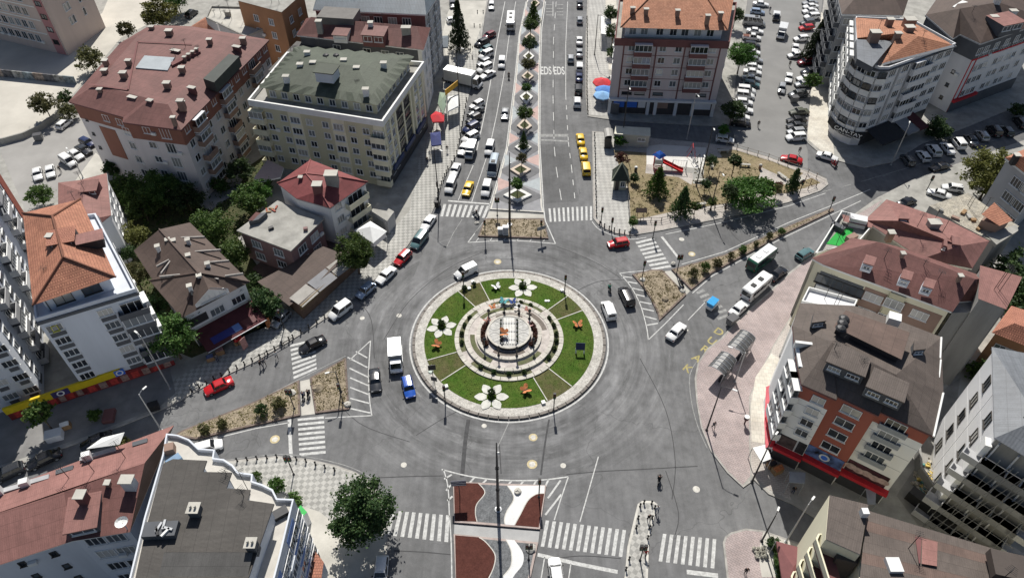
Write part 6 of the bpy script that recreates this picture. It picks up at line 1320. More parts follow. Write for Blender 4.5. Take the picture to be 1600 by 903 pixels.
for px,py,k,r,h_,m_,l in((148,112,'loose',3.0,5.4,LEAF_O,'pale olive tree beside the red-brown roof on the school yard'),(80,186,'loose',2.8,5.6,LEAF_O,'olive tree standing at the curved yard wall'),(108,165,'small2',1.6,3.2,LEAF_D,'small tree at the end of the yard wall'),(202,62,'small',2.0,4.0,LEAF_O,'small tree behind the red-brown roof'),(258,45,'mid',4.2,7.0,LEAF_Y,'yellow-green tree at the top edge left of the tiled house'),(283,22,'mid2',3.2,6.0,LEAF,'green tree at the top edge above the parked dark car'),(112,186,'loose',2.0,3.2,LEAF_O,'low pale shrub tree by the parked white car')):
    tree(px,py,k,r,h_,l,m_)
tree(718,78,'spruce',3.0,11.5,'tall dark spruce on the avenue pavement',LEAF_C,group=None)
for px,py,k,r,h_,m_,l in((1025,303,'conifer',2.5,5.6,LEAF_G,'green conifer in the dry park beside the playground'),(1063,335,'conifer',2.3,5.8,LEAF_D,'dark conifer at the park fence'),(1162,322,'pine',4.2,6.0,LEAF_G,'wide umbrella pine shading the park edge'),(1133,328,'loose',1.5,5.0,LEAF_D,'thin dark tree left of the umbrella pine'),
        (1190,313,'small',1.9,4.2,LEAF_G,'small bright tree right of the umbrella pine'),(1143,276,'small',1.3,4.4,LEAF_D,'upright dark tree behind the umbrella pine'),(1100,301,'small2',1.0,2.6,LEAF_D,'little round tree on the dry grass'),(1107,270,'loose',1.3,3.6,LEAF_D,'bare-stemmed tree beside the play surface'),
        (1236,298,'slim',1.3,4.8,LEAF_D,'slim dark conifer at the tip of the park'),(1084,337,'small',1.0,2.8,LEAF,'small shrub tree beside the lamp post at the park kerb'),(1111,326,'small2',.9,2.2,LEAF,'low shrub at the foot of the park lamp'),(968,270,'loose',1.4,4.2,LEAF_R,'reddish tree behind the small kiosk house'),(990,286,'small',.9,1.8,LEAF_D,'round dark bush by the kiosk house'),(1211,308,'loose',.9,2.6,LEAF_O,'thin sapling on the park pavement'),(1215,296,'small2',.8,1.6,LEAF_R,'small reddish bush by the park path')):
    tree(px,py,k,r,h_,l,m_,group='park trees')
tree(968,228,'small',1.3,2.4,'green bush in front of the grey site cabin',LEAF_G);tree(988,355,'small2',.9,2.0,'small bush behind the park railing',LEAF)
for px,py,k,r,h_,m_,l in((1152,116,'big2',3.2,6.8,LEAF_G,'green tree at the corner of the tiled mauve block'),(1140,196,'mid',2.4,5.4,LEAF_D,'dark tree at the end of the car park row'),(1268,96,'spruce',3.2,10.0,LEAF_C,'tall dark conifer among the parked cars'),(1264,147,'small',1.8,4.4,LEAF,'small tree over the silver parked car'),(1127,218,'small',1.1,3.0,LEAF_G,'small bright tree beside the parked white car'),(957,112,'mid',2.0,6.0,LEAF_D,'dark tree close to the side wall of the mauve block'),(955,80,'mid2',2.0,6.0,LEAF_D,'dark tree halfway along the mauve block'),(953,50,'mid',2.0,6.0,LEAF_D,'dark tree at the back of the mauve block'),(1145,45,'mid',2.0,5.0,LEAF_D,'dark tree in the gap right of the orange roof')):
    tree(px,py,k,r,h_,l,m_)
tree(1530,312,'big',5.2,9.0,'large yellowish plane tree behind the parked white cars',LEAF_Y,4.3);tree(1462,212,'mid',2.6,3.6,'dark shrub tree in the shade of the corner block',LEAF_D);tree(1585,182,'small',1.5,2.6,'dark bush on the shaded pavement at the right edge',LEAF_D)
tree(1578,462,'mid2',4.6,7.0,'dark tree behind the blank grey wall',LEAF_D);tree(1595,500,'mid',3.6,6.0,'dark tree at the right edge above the cottage',LEAF_D);tree(1527,588,'small',1.8,2.6,'green shrub in the lane behind the striped block',LEAF)
tree(83,672,'small',1.7,5.2,'young street tree in the shade by the yellow fascia',LEAF);tree(152,655,'small2',1.0,1.7,'round bush in a planter on the shaded forecourt',LEAF_G)
bush(196,700,1.2,'leafy pot plants behind the sunken terrace',LEAF_Y,.13)
for i,(px,py,r,h_)in enumerate(((808,307,1.2,3.6),(815,267,1.1,3.6),(818,232,1.25,3.8),(820,199,1.7,4.6),(822,154,1.0,3.2),(825,121,1.6,4.4),(826.5,91,1.8,4.8),(829,61,1.8,4.8),(833,34,1.9,5.0))):
    tree(px,py,('small','loose','conifer','mid')[i%4]if i<5 else('conifer','mid','mid2','mid')[i%4],r,h_,('first','second','third','fourth','fifth','sixth','seventh','eighth','ninth')[i]+' small tree of the diamond-paved median counted from the roundabout',(LEAF,LEAF_O,LEAF_D,LEAF)[i%4],z0=.16,group='median trees')
ORD=('first','second','third','fourth','fifth','sixth','seventh','eighth','ninth','tenth','eleventh','twelfth','thirteenth','fourteenth','fifteenth','sixteenth','seventeenth','eighteenth','nineteenth','twentieth')
for i,(px,py,r)in enumerate(((1082,433,.75),(1101,424,.75),(1121,415,.65),(1141,404,.6),(1160,395,.55),(1180,385,.6),(1201,374,.6),(1220,366,.6))):bush(px,py,r,ORD[i]+' shrub on the east median counted from the roundabout',(LEAF_O,LEAF,LEAF_O)[i%3],.2,r*2.1,'small2',group='shrubs on the east median')
for i,(px,py,r)in enumerate(((437,637,.85),(411,646,.95),(349,667,.75),(321,676,.75))):bush(px,py,r,ORD[i]+' shrub on the west median counted from the roundabout',(LEAF_O,LEAF_D,LEAF_O)[i%3],.2,r*1.8,'small2',group='shrubs on the west median')
for i,(px,py,r)in enumerate(((403,750,.8),(435,765,.9),(462,787,.9),(458,792,.6))):bush(px,py,r,ORD[i]+' potted shrub along the curved white terraces',LEAF,.13,1.8,group='shrubs along the terraces')
i=0
for a in(4,18,30.5,62,75,100,148,162,176,190,235,252,270,288,325,340,352):
    i+=1;p=Vector((6.58*math.cos(R(a)),6.58*math.sin(R(a)),.38));me=CROWN['small'];t=thing('box_bush',ordinal(i)+' clipped box bush counterclockwise from the right in the outer ring bed','shrub',p,0,'clipped bushes in the ring beds')
    c=link('foliage',me,t,(0,0,.28));c.scale=(.36,.36,.36);c.rotation_euler.z=a;c.material_slots[0].link='OBJECT';c.material_slots[0].material=LEAF_D
for px,py,l in((690,507,'west'),(817,446,'north'),(768,615,'south')):bush(px,py+2,.5,'dark shrub in the heart of the '+l+' stone flower',LEAF_D,.26,1.0)
for a0,a1,l in((152,213,'left'),(-33,30,'right')):
    k=0
    for a in range(a0,a1,10):k+=1;p=Vector((3.62*math.cos(R(a)),3.62*math.sin(R(a)),1.03));t=thing('rose_bush',ordinal(k)+' counterclockwise dark reddish rose bush in the bed '+l+' of the dais','shrub',p,0,'rose bushes '+l+' of the dais');c=link('foliage',CROWN['small2'],t,(0,0,.3));c.scale=(.38,.38,.42);c.rotation_euler.z=a;c.material_slots[0].link='OBJECT';c.material_slots[0].material=LEAF_R
for px,py,l in((726,453,'left'),(741,446,'right')):bush(px,py,.42,l+' round bush on the dry north-west sector',LEAF_D,.26,.8)
for t in TODO_B:c=link('foliage',CROWN['small'],t,(0,0,.2));c.scale=(.17,.17,.2);c.material_slots[0].link='OBJECT';c.material_slots[0].material=LEAF_D
for k in range(7):bush(1213+k*1.2,862+k*8,.55,ORD[k]+' hedge plant along the maroon tin roof counted from the street',LEAF,.13,1.0,group='hedge by the maroon roof')
bush(1206,852,.9,'round dark shrub at the head of the hedge',LEAF_D,.13,1.5)
for k in range(9):bush(1178+(k%3)*6+k*.8,858+(k//3)*6,.28,ordinal(k+1)+' white flowering plant from the back in the corner bed',M('white_blossom',(.6,.58,.5),.8,.2,5),.13,.5,'small2','flowering_plant','white flowers in the corner bed','flower')
# ------------------------------------------------------------------ weeds and tufts on the bare ground
def weeds(name,label,pts,n,z,mat,s=.16):
    poly=xy(pts,0);rng=random.Random(n);x0,x1=min(p.x for p in poly),max(p.x for p in poly);y0,y1=min(p.y for p in poly),max(p.y for p in poly);vs,fs=[],[];k=0
    def inside(q):
        r=False
        for i in range(len(poly)):
            a,b=poly[i],poly[i-1]
            if(a.y>q.y)!=(b.y>q.y)and q.x<(b.x-a.x)*(q.y-a.y)/(b.y-a.y)+a.x:r=not r
        return r
    while k<n:
        q=Vector((rng.uniform(x0,x1),rng.uniform(y0,y1)))
        if not inside(q):continue
        k+=1;m=rng.randint(3,9);sc=s*rng.uniform(.5,1.6)
        for _ in range(m):leaf_quad(vs,fs,Vector((q.x+rng.gauss(0,sc*.8),q.y+rng.gauss(0,sc*.8),z+sc*.4*rng.random())),sc*.55,rng)
    me=bpy.data.meshes.new(name);me.from_pydata(vs,[],fs);me.materials.append(mat);tag(link(name,me),label,'weeds',kind='stuff')
LEAF_S=leaf_mat('dry_weeds',(.20,.17,.075),(.30,.25,.13))
PKE=[(984,300),(1008,272),(1080,290),(1090,252),(1150,247),(1188,262),(1180,300),(1140,316),(1060,328),(986,344)]
weeds('dry_grass','dry grass tufts over the park earth',PKE,420,.15,LEAF_S,.17);weeds('green_weeds','low green weeds over the park earth',PKE,90,.15,LEAF_O,.17)
weeds('dry_grass','dry weeds on the east island',[(990,430),(1034,425),(1070,461),(1030,498),(1012,460)],300,.2,LEAF_S,.13);weeds('dry_grass','dry weeds on the east median',[(1053,422),(1132,401),(1232,356),(1296,329),(1219,368),(1113,424),(1080,451)],420,.2,LEAF_S,.13)
weeds('dry_grass','dry weeds on the west island',[(487,592),(539,563),(544,637),(495,643)],320,.2,LEAF_S,.13);weeds('dry_grass','dry weeds on the west median',[(466,598),(399,631),(290,674),(306,684),(400,662),(467,647)],420,.2,LEAF_S,.13);weeds('dry_grass','dry weeds on the sandy north island',[(759,345),(849,345),(854,372),(751,369)],260,.22,LEAF_S,.14)
weeds('garden_weeds','weedy undergrowth between the garden trees',[(160,295),(240,268),(330,305),(420,250),(436,268),(395,330),(372,372),(420,460),(300,555),(205,430)],900,.14,LEAF,.3)
vs,fs,rng=[],[],random.Random(3)
for a0,a1,dry in SEC:
    for k in range(int((a1-a0)*(10 if dry else 30))):
        a=R(rng.uniform(a0+.5,a1-.5));r=math.sqrt(rng.uniform(7.7**2,11.65**2));sc=rng.uniform(.03,.075);leaf_quad(vs,fs,Vector((r*math.cos(a),r*math.sin(a),.262+sc*.2)),sc,rng)
me=bpy.data.meshes.new('lawn_grass');me.from_pydata(vs,[],fs);me.materials.append(leaf_mat('lawn_blades',(.055,.10,.015),(.09,.12,.028)));tag(link('lawn_grass',me),'uneven grass tufts over the lawn of the roundabout','grass',kind='stuff')
# ------------------------------------------------------------------ vehicles
CGLASS=M('car_glass',(.012,.014,.017),.06,.1,1,0,.7);LAMP=M('headlight',(.3,.31,.32),.15,.05,2,0,.6);TAIL=M('taillight',(.32,.012,.012),.25,.05,2,0,.5);RIM=M('alloy',(.35,.36,.37),.35,.1,4,.7,.5);PLATE=M('plate',(.6,.6,.58),.5,.05,3);TRIMB=M('black_trim',(.02,.02,.021),.55,.1,3)
PC={'white':(.74,.74,.73),'silver':(.40,.41,.42),'grey':(.13,.135,.14),'dark':(.035,.037,.042),'black':(.014,.014,.016),'navy':(.02,.03,.09),'blue':(.02,.09,.42),'red':(.45,.015,.02),'maroon':(.16,.012,.02),'yellow':(.72,.46,.01),'teal':(.09,.17,.18),'green':(.012,.085,.05),'paleblue':(.34,.42,.54),'olive':(.10,.105,.08),'steel':(.20,.24,.28),'azure':(.02,.30,.62),'brown':(.16,.07,.045)}
def paint(c):return paint_mat('paint_'+c,PC[c],.3 if c in('white','yellow')else.22,.35 if c in('silver','grey','steel','paleblue')else 0)
def loft(mb,st,ring):
    """st: stations (x, zlow, ztop, halfwidth); ring(zl,zt,w)->list of (y,z)"""
    rows=[[(x,y,z)for y,z in ring(zl,zt,w)]for x,zl,zt,w in st];n=len(rows[0]);b=len(mb.v)
    for r in rows:mb.v+=r
    for i in range(len(rows)-1):
        for k in range(n):mb.f.append((b+i*n+k,b+i*n+(k+1)%n,b+(i+1)*n+(k+1)%n,b+(i+1)*n+k));mb.m.append(0)
    mb.f.append(tuple(b+k for k in range(n))[::-1]);mb.m.append(0);e=b+(len(rows)-1)*n;mb.f.append(tuple(e+k for k in range(n)));mb.m.append(0)
def ring_body(zl,zt,w):
    zm=zl+(zt-zl)*.55;return[(-w*.96,zl),(-w,zm),(-w*.975,zt-.09),(-w*.86,zt),(0,zt+.025),(w*.86,zt),(w*.975,zt-.09),(w,zm),(w*.96,zl)]
WHEEL={}
def wheel_mesh(r,wd):
    k=(r,wd)
    if k not in WHEEL:
        mb=MB();n=14
        for y0,y1,r0,r1,mi in((-wd/2,-wd/2,r*.6,r,0),(-wd/2,wd/2,r,r,0),(wd/2,wd/2,r,r*.6,0),(wd/2,wd/2-.03,r*.6,0.01,1),(-wd/2+.03,-wd/2,0.01,r*.6,1)):
            for q in range(n):
                a,b=2*PI*q/n,2*PI*(q+1)/n;mb.face([(r0*math.cos(a),y0,r0*math.sin(a)),(r0*math.cos(b),y0,r0*math.sin(b)),(r1*math.cos(b),y1,r1*math.sin(b)),(r1*math.cos(a),y1,r1*math.sin(a))],mi)
        WHEEL[k]=mb.mesh('wheel',[TYRE,RIM])
    return WHEEL[k]
def wheels(t,xs,hw,r=.32,wd=.22):
    for x in xs:
        for s_ in(-1,1):link('wheel',wheel_mesh(r,wd),t,(x,s_*(hw-wd*.45),r))
def quad(mb,a,b,c,d,inset_=.0):
    P_=[Vector(p)for p in(a,b,c,d)];m=sum(P_,Vector())/4
    mb.face([lerp(p,m,inset_)for p in P_])
def make_car(kind):
    spec=dict(sedan=(4.5,1.78,1.44,1.32,1.0,.52,.62,.95,.98),hatch=(4.05,1.74,1.50,1.08,.22,.62,.22,.95,1.0),suv=(4.5,1.86,1.68,1.15,.2,.55,.25,1.08,1.1),van=(4.4,1.82,1.86,.95,.06,.62,.1,1.08,1.12),pvan=(4.4,1.82,1.86,.95,.06,.62,.1,1.08,1.12),
                minibus=(6.2,2.05,2.5,.75,.05,.7,.08,1.25,1.3),pickup=(4.9,1.8,1.7,1.2,1.9,.5,.2,1.0,1.0),mpv=(4.7,1.85,1.75,.95,.1,.75,.2,1.05,1.1))[kind]
    L,W,Hh,hood,trunk,rakef,raker,zc_,zb=spec;hw=W/2;xc=L/2-hood;xr=-L/2+trunk
    t=thing('car','x','car',(0,0,-500));mb=MB();th=zb-.02
    st=[(L/2,.36,.58,hw*.74),(L/2-.1,.24,.70,hw*.90),(L/2-.45,.2,zc_-.2,hw*.985),(xc,.2,zc_,hw),(0,.2,zb,hw),(xr+.05,.2,zb,hw*.99),(-L/2+.14,.24,th-.03,hw*.95),(-L/2,.4,th-.14,hw*.84)]
    if trunk<.3:st=st[:5]+[(-L/2+.3,.2,zb,hw*.985),(-L/2+.06,.24,zb-.02,hw*.95),(-L/2,.42,zb-.1,hw*.88)]
    loft(mb,st,ring_body);o=mb.build('body',[paint('white')],smooth=True);o.parent=t
    wb,wr=hw*.93,hw*(.76 if kind not in('van','pvan','minibus','mpv')else.84);xf,xe=xc-.0,max(xr,-L/2+.06);rf,re=xc-rakef*(Hh-zc_)/.5*.72,xe+raker*(Hh-zb)/.5*.72
    zf,ze=zc_-.03,zb-.03;q=lambda x,y,z:(x,y,z);mb=MB()
    lo=[(xf,-wb,zf),(xf,wb,zf),(xe,wb,ze),(xe,-wb,ze)];m1=.06
    hi=[(rf,-wr,Hh-m1),(rf,wr,Hh-m1),(re,wr,Hh-m1),(re,-wr,Hh-m1)];tp=[(rf-.12,-wr*.86,Hh),(rf-.12,wr*.86,Hh),(re+.1,wr*.86,Hh),(re+.1,-wr*.86,Hh)]
    for A,B_ in((lo,hi),(hi,tp)):
        for i in range(4):j=(i+1)%4;mb.face([A[i],A[j],B_[j],B_[i]])
    yk=(-1,-.5,0,.5,1);zk=(0,.03,.04,.03,0)
    for i in range(4):mb.face([(rf-.12,wr*.86*yk[i],Hh+zk[i]),(rf-.12,wr*.86*yk[i+1],Hh+zk[i+1]),(re+.1,wr*.86*yk[i+1],Hh+zk[i+1]),(re+.1,wr*.86*yk[i],Hh+zk[i])])
    o=mb.build('cabin',[paint('white')],smooth=True);o.parent=t
    def gl(name,a,b,c,d,ins,out):
        P_=[Vector(p)for p in(a,b,c,d)];m=sum(P_,Vector())/4;n=(P_[1]-P_[0]).cross(P_[3]-P_[0]).normalized()
        if n.dot(m-Vector((m.x*.3 if name.startswith('side')else 0,0,.7)))<0:n=-n
        mb=MB();mb.face([lerp(p,m,ins)+n*out for p in P_]);o=mb.build(name,[CGLASS]);o.parent=t
    gl('windscreen',lo[0],lo[1],hi[1],hi[0],.07,.012)
    if kind!='pickup' or True:gl('rear_window',lo[3],lo[2],hi[2],hi[3],.16 if kind!='pvan' else.3,.012)
    fr=(0,.5,1)if kind not in('minibus','mpv')else(0,.25,.5,.75,1)
    if kind=='pvan':fr=(0,.36)
    for s_ in(0,1):
        a0,a1=(lo[0],lo[3])if s_==0 else(lo[1],lo[2]);b0,b1=(hi[0],hi[3])if s_==0 else(hi[1],hi[2])
        for u0,u1 in zip(fr,fr[1:]):
            A0,A1,B0,B1=(lerp(Vector(a0),Vector(a1),u0),lerp(Vector(a0),Vector(a1),u1),lerp(Vector(b0),Vector(b1),u0),lerp(Vector(b0),Vector(b1),u1));gl('side_window',A0,A1,B1,B0,.12,.012)
    for s_ in(-1,1):
        mb=MB();mb.box((L/2-.12,s_*hw*.66,.66),(.16,.28,.09));o=mb.build('headlight',[LAMP]);o.parent=t
        mb=MB();mb.box((-L/2+.06,s_*hw*.74,zb-.28),(.12,.26,.2));o=mb.build('taillight',[TAIL]);o.parent=t
        mb=MB();mb.box((xf-.22,s_*(hw+.09),zf+.08),(.14,.2,.14));o=mb.build('mirror',[TRIMB]);o.parent=t
    for x in(L/2-.1,-L/2+.1):mb=MB();mb.box((x,0,.31),(.24,hw*1.72,.13));o=mb.build('bumper',[TRIMB]);o.parent=t
    mb=MB();mb.box((0,0,.25),(L*.62,W*.985,.14));o=mb.build('sill',[TRIMB]);o.parent=t
    mb=MB();mb.box((L/2-.02,0,.42),(.08,hw*1.3,.16));o=mb.build('grille',[TRIMB]);o.parent=t
    mb=MB();mb.box((-L/2+.0,0,.62),(.06,.5,.12));o=mb.build('number_plate',[PLATE]);o.parent=t
    wheels(t,(L/2-.82,-L/2+.8),hw,.33 if kind not in('suv','minibus')else.37)
    if kind=='pickup':
        mb=MB();mb.box((-L/2+.95,0,zb+.02),(1.7,W*.82,.06));o=mb.build('cargo_bed',[M('rust_bed',(.16,.06,.04),.8,.2,3)]);o.parent=t
    if kind=='minibus':
        mb=MB();mb.box((.3,0,Hh+.08),(.9,.8,.16));o=mb.build('roof_hatch',[TRIMB]);o.parent=t
    index_kids(t);return t,L
def box_truck(L,W,Hb,cabl,cabh,name,boxm):
    t=thing(name,'x','truck',(0,0,-500));hw=W/2
    mb=MB();mb.box((-cabl/2,0,.62),(L-.1,W*.5,.24));o=mb.build('chassis',[TRIMB]);o.parent=t
    xb=L/2-cabl;mb=MB();mb.box(((xb-.15-L/2)/2,0,(Hb+.8)/2),(L-cabl-.15,W,Hb-.8));o=mb.build('cargo_box',[boxm]);o.parent=t
    mb=MB();lm=(L-cabl-.15)
    for z in(.82,Hb-.02):mb.box(((xb-.15-L/2)/2,0,z),(lm+.04,W+.05,.07))
    for x in(-L/2+.02,xb-.17):mb.box((x,0,(Hb+.8)/2),(.06,W+.05,Hb-.8))
    o=mb.build('box_frame',[GALV]);o.parent=t
    mb=MB();loft(mb,[(L/2,.4,.95,hw*.86),(L/2-.1,.35,1.15,hw*.93),(L/2-.3,.35,1.25,hw*.95),(xb,.4,1.3,hw*.95)],ring_body);o=mb.build('cab_body',[paint('white')]);o.parent=t
    lo=[(L/2-.28,-hw*.9,1.2),(L/2-.28,hw*.9,1.2),(xb+.02,hw*.9,1.25),(xb+.02,-hw*.9,1.25)];hi=[(L/2-.75,-hw*.8,cabh),(L/2-.75,hw*.8,cabh),(xb+.05,hw*.8,cabh),(xb+.05,-hw*.8,cabh)]
    mb=MB()
    for i in range(4):j=(i+1)%4;mb.face([lo[i],lo[j],hi[j],hi[i]])
    mb.face(hi);o=mb.build('cab',[paint('white')]);o.parent=t
    def pane(nm,a,b,c,d,out):
        mb=MB();P_=[Vector(p)for p in(a,b,c,d)];m=sum(P_,Vector())/4;n=(P_[1]-P_[0]).cross(P_[3]-P_[0]).normalized();n=n if n.dot(out)>0 else-n;mb.face([lerp(p,m,.1)+n*.012 for p in P_]);o=mb.build(nm,[CGLASS]);o.parent=t
    pane('windscreen',lo[0],lo[1],hi[1],hi[0],Vector((1,0,.3)));pane('side_window',lo[0],lo[3],hi[3],hi[0],Vector((0,-1,0)));pane('side_window',lo[1],lo[2],hi[2],hi[1],Vector((0,1,0)))
    for s_ in(-1,1):
        mb=MB();mb.box((L/2-.05,s_*hw*.66,.72),(.12,.34,.18));o=mb.build('headlight',[LAMP]);o.parent=t;mb=MB();mb.box((L/2-.4,s_*(hw+.1),1.55),(.12,.16,.4));o=mb.build('mirror',[TRIMB]);o.parent=t;mb=MB();mb.box((-L/2+.0,s_*hw*.8,.7),(.08,.2,.16));o=mb.build('taillight',[TAIL]);o.parent=t
    mb=MB();mb.box((L/2-.03,0,.5),(.12,W*.9,.22));o=mb.build('bumper',[TRIMB]);o.parent=t
    wheels(t,(L/2-.75,-L/2+1.0)if L<7 else(L/2-.9,-L/2+1.0,-L/2+2.1),hw,.4,.26);index_kids(t);return t,L
def make_bus(name,L,W,Hh,low=None):
    t=thing(name,'x','bus',(0,0,-500));hw=W/2;mb=MB();R2=lambda zl,zt,w:[(-w,zl),(-w,zt-.18),(-w*.9,zt),(w*.9,zt),(w,zt-.18),(w,zl)]
    loft(mb,[(L/2,.5,Hh-.35,hw*.86),(L/2-.15,.35,Hh-.1,hw*.97),(L/2-.6,.3,Hh,hw),(-L/2+.2,.3,Hh,hw),(-L/2,.4,Hh-.12,hw*.95)],R2);o=mb.build('body',[paint('white')]);o.parent=t
    mb=MB();mb.face([(L/2-.005,-hw*.82,1.15),(L/2-.005,hw*.82,1.15),(L/2-.12,hw*.84,Hh-.3),(L/2-.12,-hw*.84,Hh-.3)]);o=mb.build('windscreen',[CGLASS]);o.parent=t;o.location.x=.09
    mb=MB();mb.face([(-L/2-.01,hw*.8,1.3),(-L/2-.01,-hw*.8,1.3),(-L/2-.01,-hw*.8,Hh-.4),(-L/2-.01,hw*.8,Hh-.4)]);o=mb.build('rear_window',[CGLASS]);o.parent=t
    n=int(L/1.15)
    for s_ in(-1,1):
        for k in range(n):x0=-L/2+.4+k*(L-1.0)/n;mb=MB();mb.box((x0+(L-1.0)/n/2,s_*(hw+.004),(Hh+1.15)/2-.1),((L-1.0)/n*.9,.012,Hh-1.15-.55));o=mb.build('side_window',[CGLASS]);o.parent=t
        mb=MB();mb.box((L/2-.02,s_*hw*.66,.7),(.12,.34,.2));o=mb.build('headlight',[LAMP]);o.parent=t;mb=MB();mb.box((-L/2,s_*hw*.8,.9),(.08,.2,.3));o=mb.build('taillight',[TAIL]);o.parent=t;mb=MB();mb.box((L/2-.2,s_*(hw+.15),1.7),(.14,.2,.4));o=mb.build('mirror',[TRIMB]);o.parent=t
        if low:mb=MB();mb.box((0,s_*(hw+.006),.8),(L-.5,.012,.95));o=mb.build('side_skirt',[low]);o.parent=t
    if low:mb=MB();mb.box((0,0,Hh+.01),(L-.7,W*.86,.06));o=mb.build('roof',[paint('white')]);o.parent=t;mb=MB();mb.box((-L/2-.005,0,.8),(.03,W*.9,.75));o=mb.build('rear_panel',[low]);o.parent=t
    for x in(L*.12,-L*.22):mb=MB();mb.box((x,0,Hh+.06),(.8,.8,.13));o=mb.build('roof_hatch',[TRIMB if low is None else GALV]);o.parent=t
    wheels(t,(L/2-1.1,-L/2+1.2),hw,.4,.25);index_kids(t);return t,L
PROTO={k:make_car(k)for k in('sedan','hatch','suv','van','pvan','minibus','pickup','mpv')}
PROTO['truck']=box_truck(5.6,2.05,2.75,1.7,2.1,'box_truck',M('box_white',(.52,.51,.48),.6,.1,1));PROTO['truckbig']=box_truck(7.0,2.3,3.2,1.8,2.3,'box_truck',M('box_white',(.66,.66,.64)));PROTO['lorry']=box_truck(9.6,2.45,3.6,1.9,2.7,'lorry',M('tarpaulin_cream',(.60,.59,.55),.7,.08,.6));PROTO['smalltruck']=box_truck(4.8,1.85,2.5,1.45,1.95,'box_truck',M('box_grey',(.42,.41,.39),.6,.1,1));PROTO['flatbed']=box_truck(4.6,1.8,1.35,1.6,1.9,'flatbed_truck',M('bed_dark',(.04,.04,.042),.8,.2,2))
PROTO['bus']=make_bus('minibus',7.4,2.25,2.75);PROTO['busg']=make_bus('minibus',6.6,2.15,2.65,paint('green'));PROTO['busw']=make_bus('minibus',6.6,2.15,2.65,None)
NM=dict(sedan='sedan',hatch='hatchback',suv='suv',van='van',pvan='panel_van',minibus='minibus',pickup='pickup',mpv='people_carrier',truck='box_truck',truckbig='box_truck',lorry='lorry',smalltruck='box_truck',flatbed='flatbed_truck',bus='minibus',busg='minibus',busw='minibus')
CT=dict(sedan='car',hatch='car',suv='car',mpv='car',van='van',pvan='van',minibus='minibus',pickup='pickup',truck='truck',truckbig='truck',lorry='truck',smalltruck='truck',flatbed='truck',bus='minibus',busg='minibus',busw='minibus')
USED=set()
def car(kind,col,cx,cy,fx,fy,label,z=0.0,group=None,roofcol=None):
    """cx,cy: pixel of the body's middle; fx,fy: pixel offset towards the nose"""
    zc2=dict(van=.9,pvan=.9,minibus=1.2,bus=1.4,busg=1.3,busw=1.3,truck=1.3,truckbig=1.5,lorry=1.8,smalltruck=1.1).get(kind,.75)
    zc2*=.84;p=at(cx,cy,z+zc2);q=at(cx+fx,cy+fy,z+zc2);rz=math.atan2(q.y-p.y,q.x-p.x)
    src,L=PROTO[kind]
    r=copy_tree(src);r.name=NM[kind];r.location=(p.x,p.y,z+.003);r.scale=(.84,)*3;r.rotation_euler.z=rz
    tag(r,label,CT[kind])
    if group:r['group']=group
    for ch in r.children:
        nmb=ch.name.split('.')[0]
        if nmb in('body','cabin','cab_body','cab'):
            ch.material_slots[0].link='OBJECT';ch.material_slots[0].material=paint(roofcol if(roofcol and nmb=='cabin')else col)
    return r
# --- traffic on the avenue (coming down)
car('bus','white',798,33,-1,16,'white minibus coming down the far end of the avenue');car('pvan','white',784,98,-2,16,'white van in the inner lane below the minibus on the avenue');car('sedan','silver',789,177,-1.5,16,'silver saloon coming down the avenue beside the diamond median')
car('van','white',765,231,-5,16,'white van behind the grey van in the inner lane');car('minibus','steel',771,259,-4,16,'dark grey tall van third from the zebra in the inner lane');car('van','white',760,294,-4,14,'white van first in the inner lane at the north stop line');car('sedan','yellow',731,294,-5,13,'yellow taxi waiting at the north stop line');car('van','white',704,289,-6,14,'white van parked at the kerb just before the north zebra');car('sedan','white',711,265,-6,14,'white saloon parked at the kerb behind the white van');car('smalltruck','silver',735,236,-5,15,'grey box truck driving past the parked cars');car('sedan','white',724,232,-6,12,'white saloon half hidden behind the grey box truck')
GA='cars parked at an angle along the avenue'
for kd,cl,cx,cy,l in(('hatch','white',745,163,'white hatchback angled at the kerb nearest the lorry'),('sedan','grey',743,173,'grey car second from the lorry in the angled bays'),('hatch','dark',740,184,'dark hatchback third from the lorry in the angled bays'),('suv','navy',736,199,'navy off-roader fourth from the lorry in the angled bays'),('suv','white',735,214,'white off-roader last in the angled bays before the box truck')):car(kd,cl,cx,cy,-14,7.5,l,0,GA)
for kd,cl,cx,cy,l in(('hatch','maroon',764,55,'dark plum car angled beyond the spruce'),('suv','black',753,67,'black off-roader angled beside the spruce'),('hatch','teal',759,77,'dark teal hatchback second below the black off-roader'),('van','white',759,85,'white-roofed van third below the black off-roader'),('hatch','silver',756,97,'silver hatchback fourth below the black off-roader'),('van','white',757,106,'white van directly behind the lorry'),('sedan','white',762,116,'white car hidden behind the lorry cab')):car(kd,cl,cx,cy,-13,6,l,0,GA)
car('lorry','white',724,122,40,9,'long cream tarpaulin lorry parked across the avenue pavement',.0);car('hatch','white',768,9,-1,12,'white hatchback at the top end of the left kerb');car('hatch','white',709,31,14,-2,'white car on the pavement left of the spruce',.13);car('sedan','grey',707,6,2,12,'grey car at the top edge on the left pavement',.13)
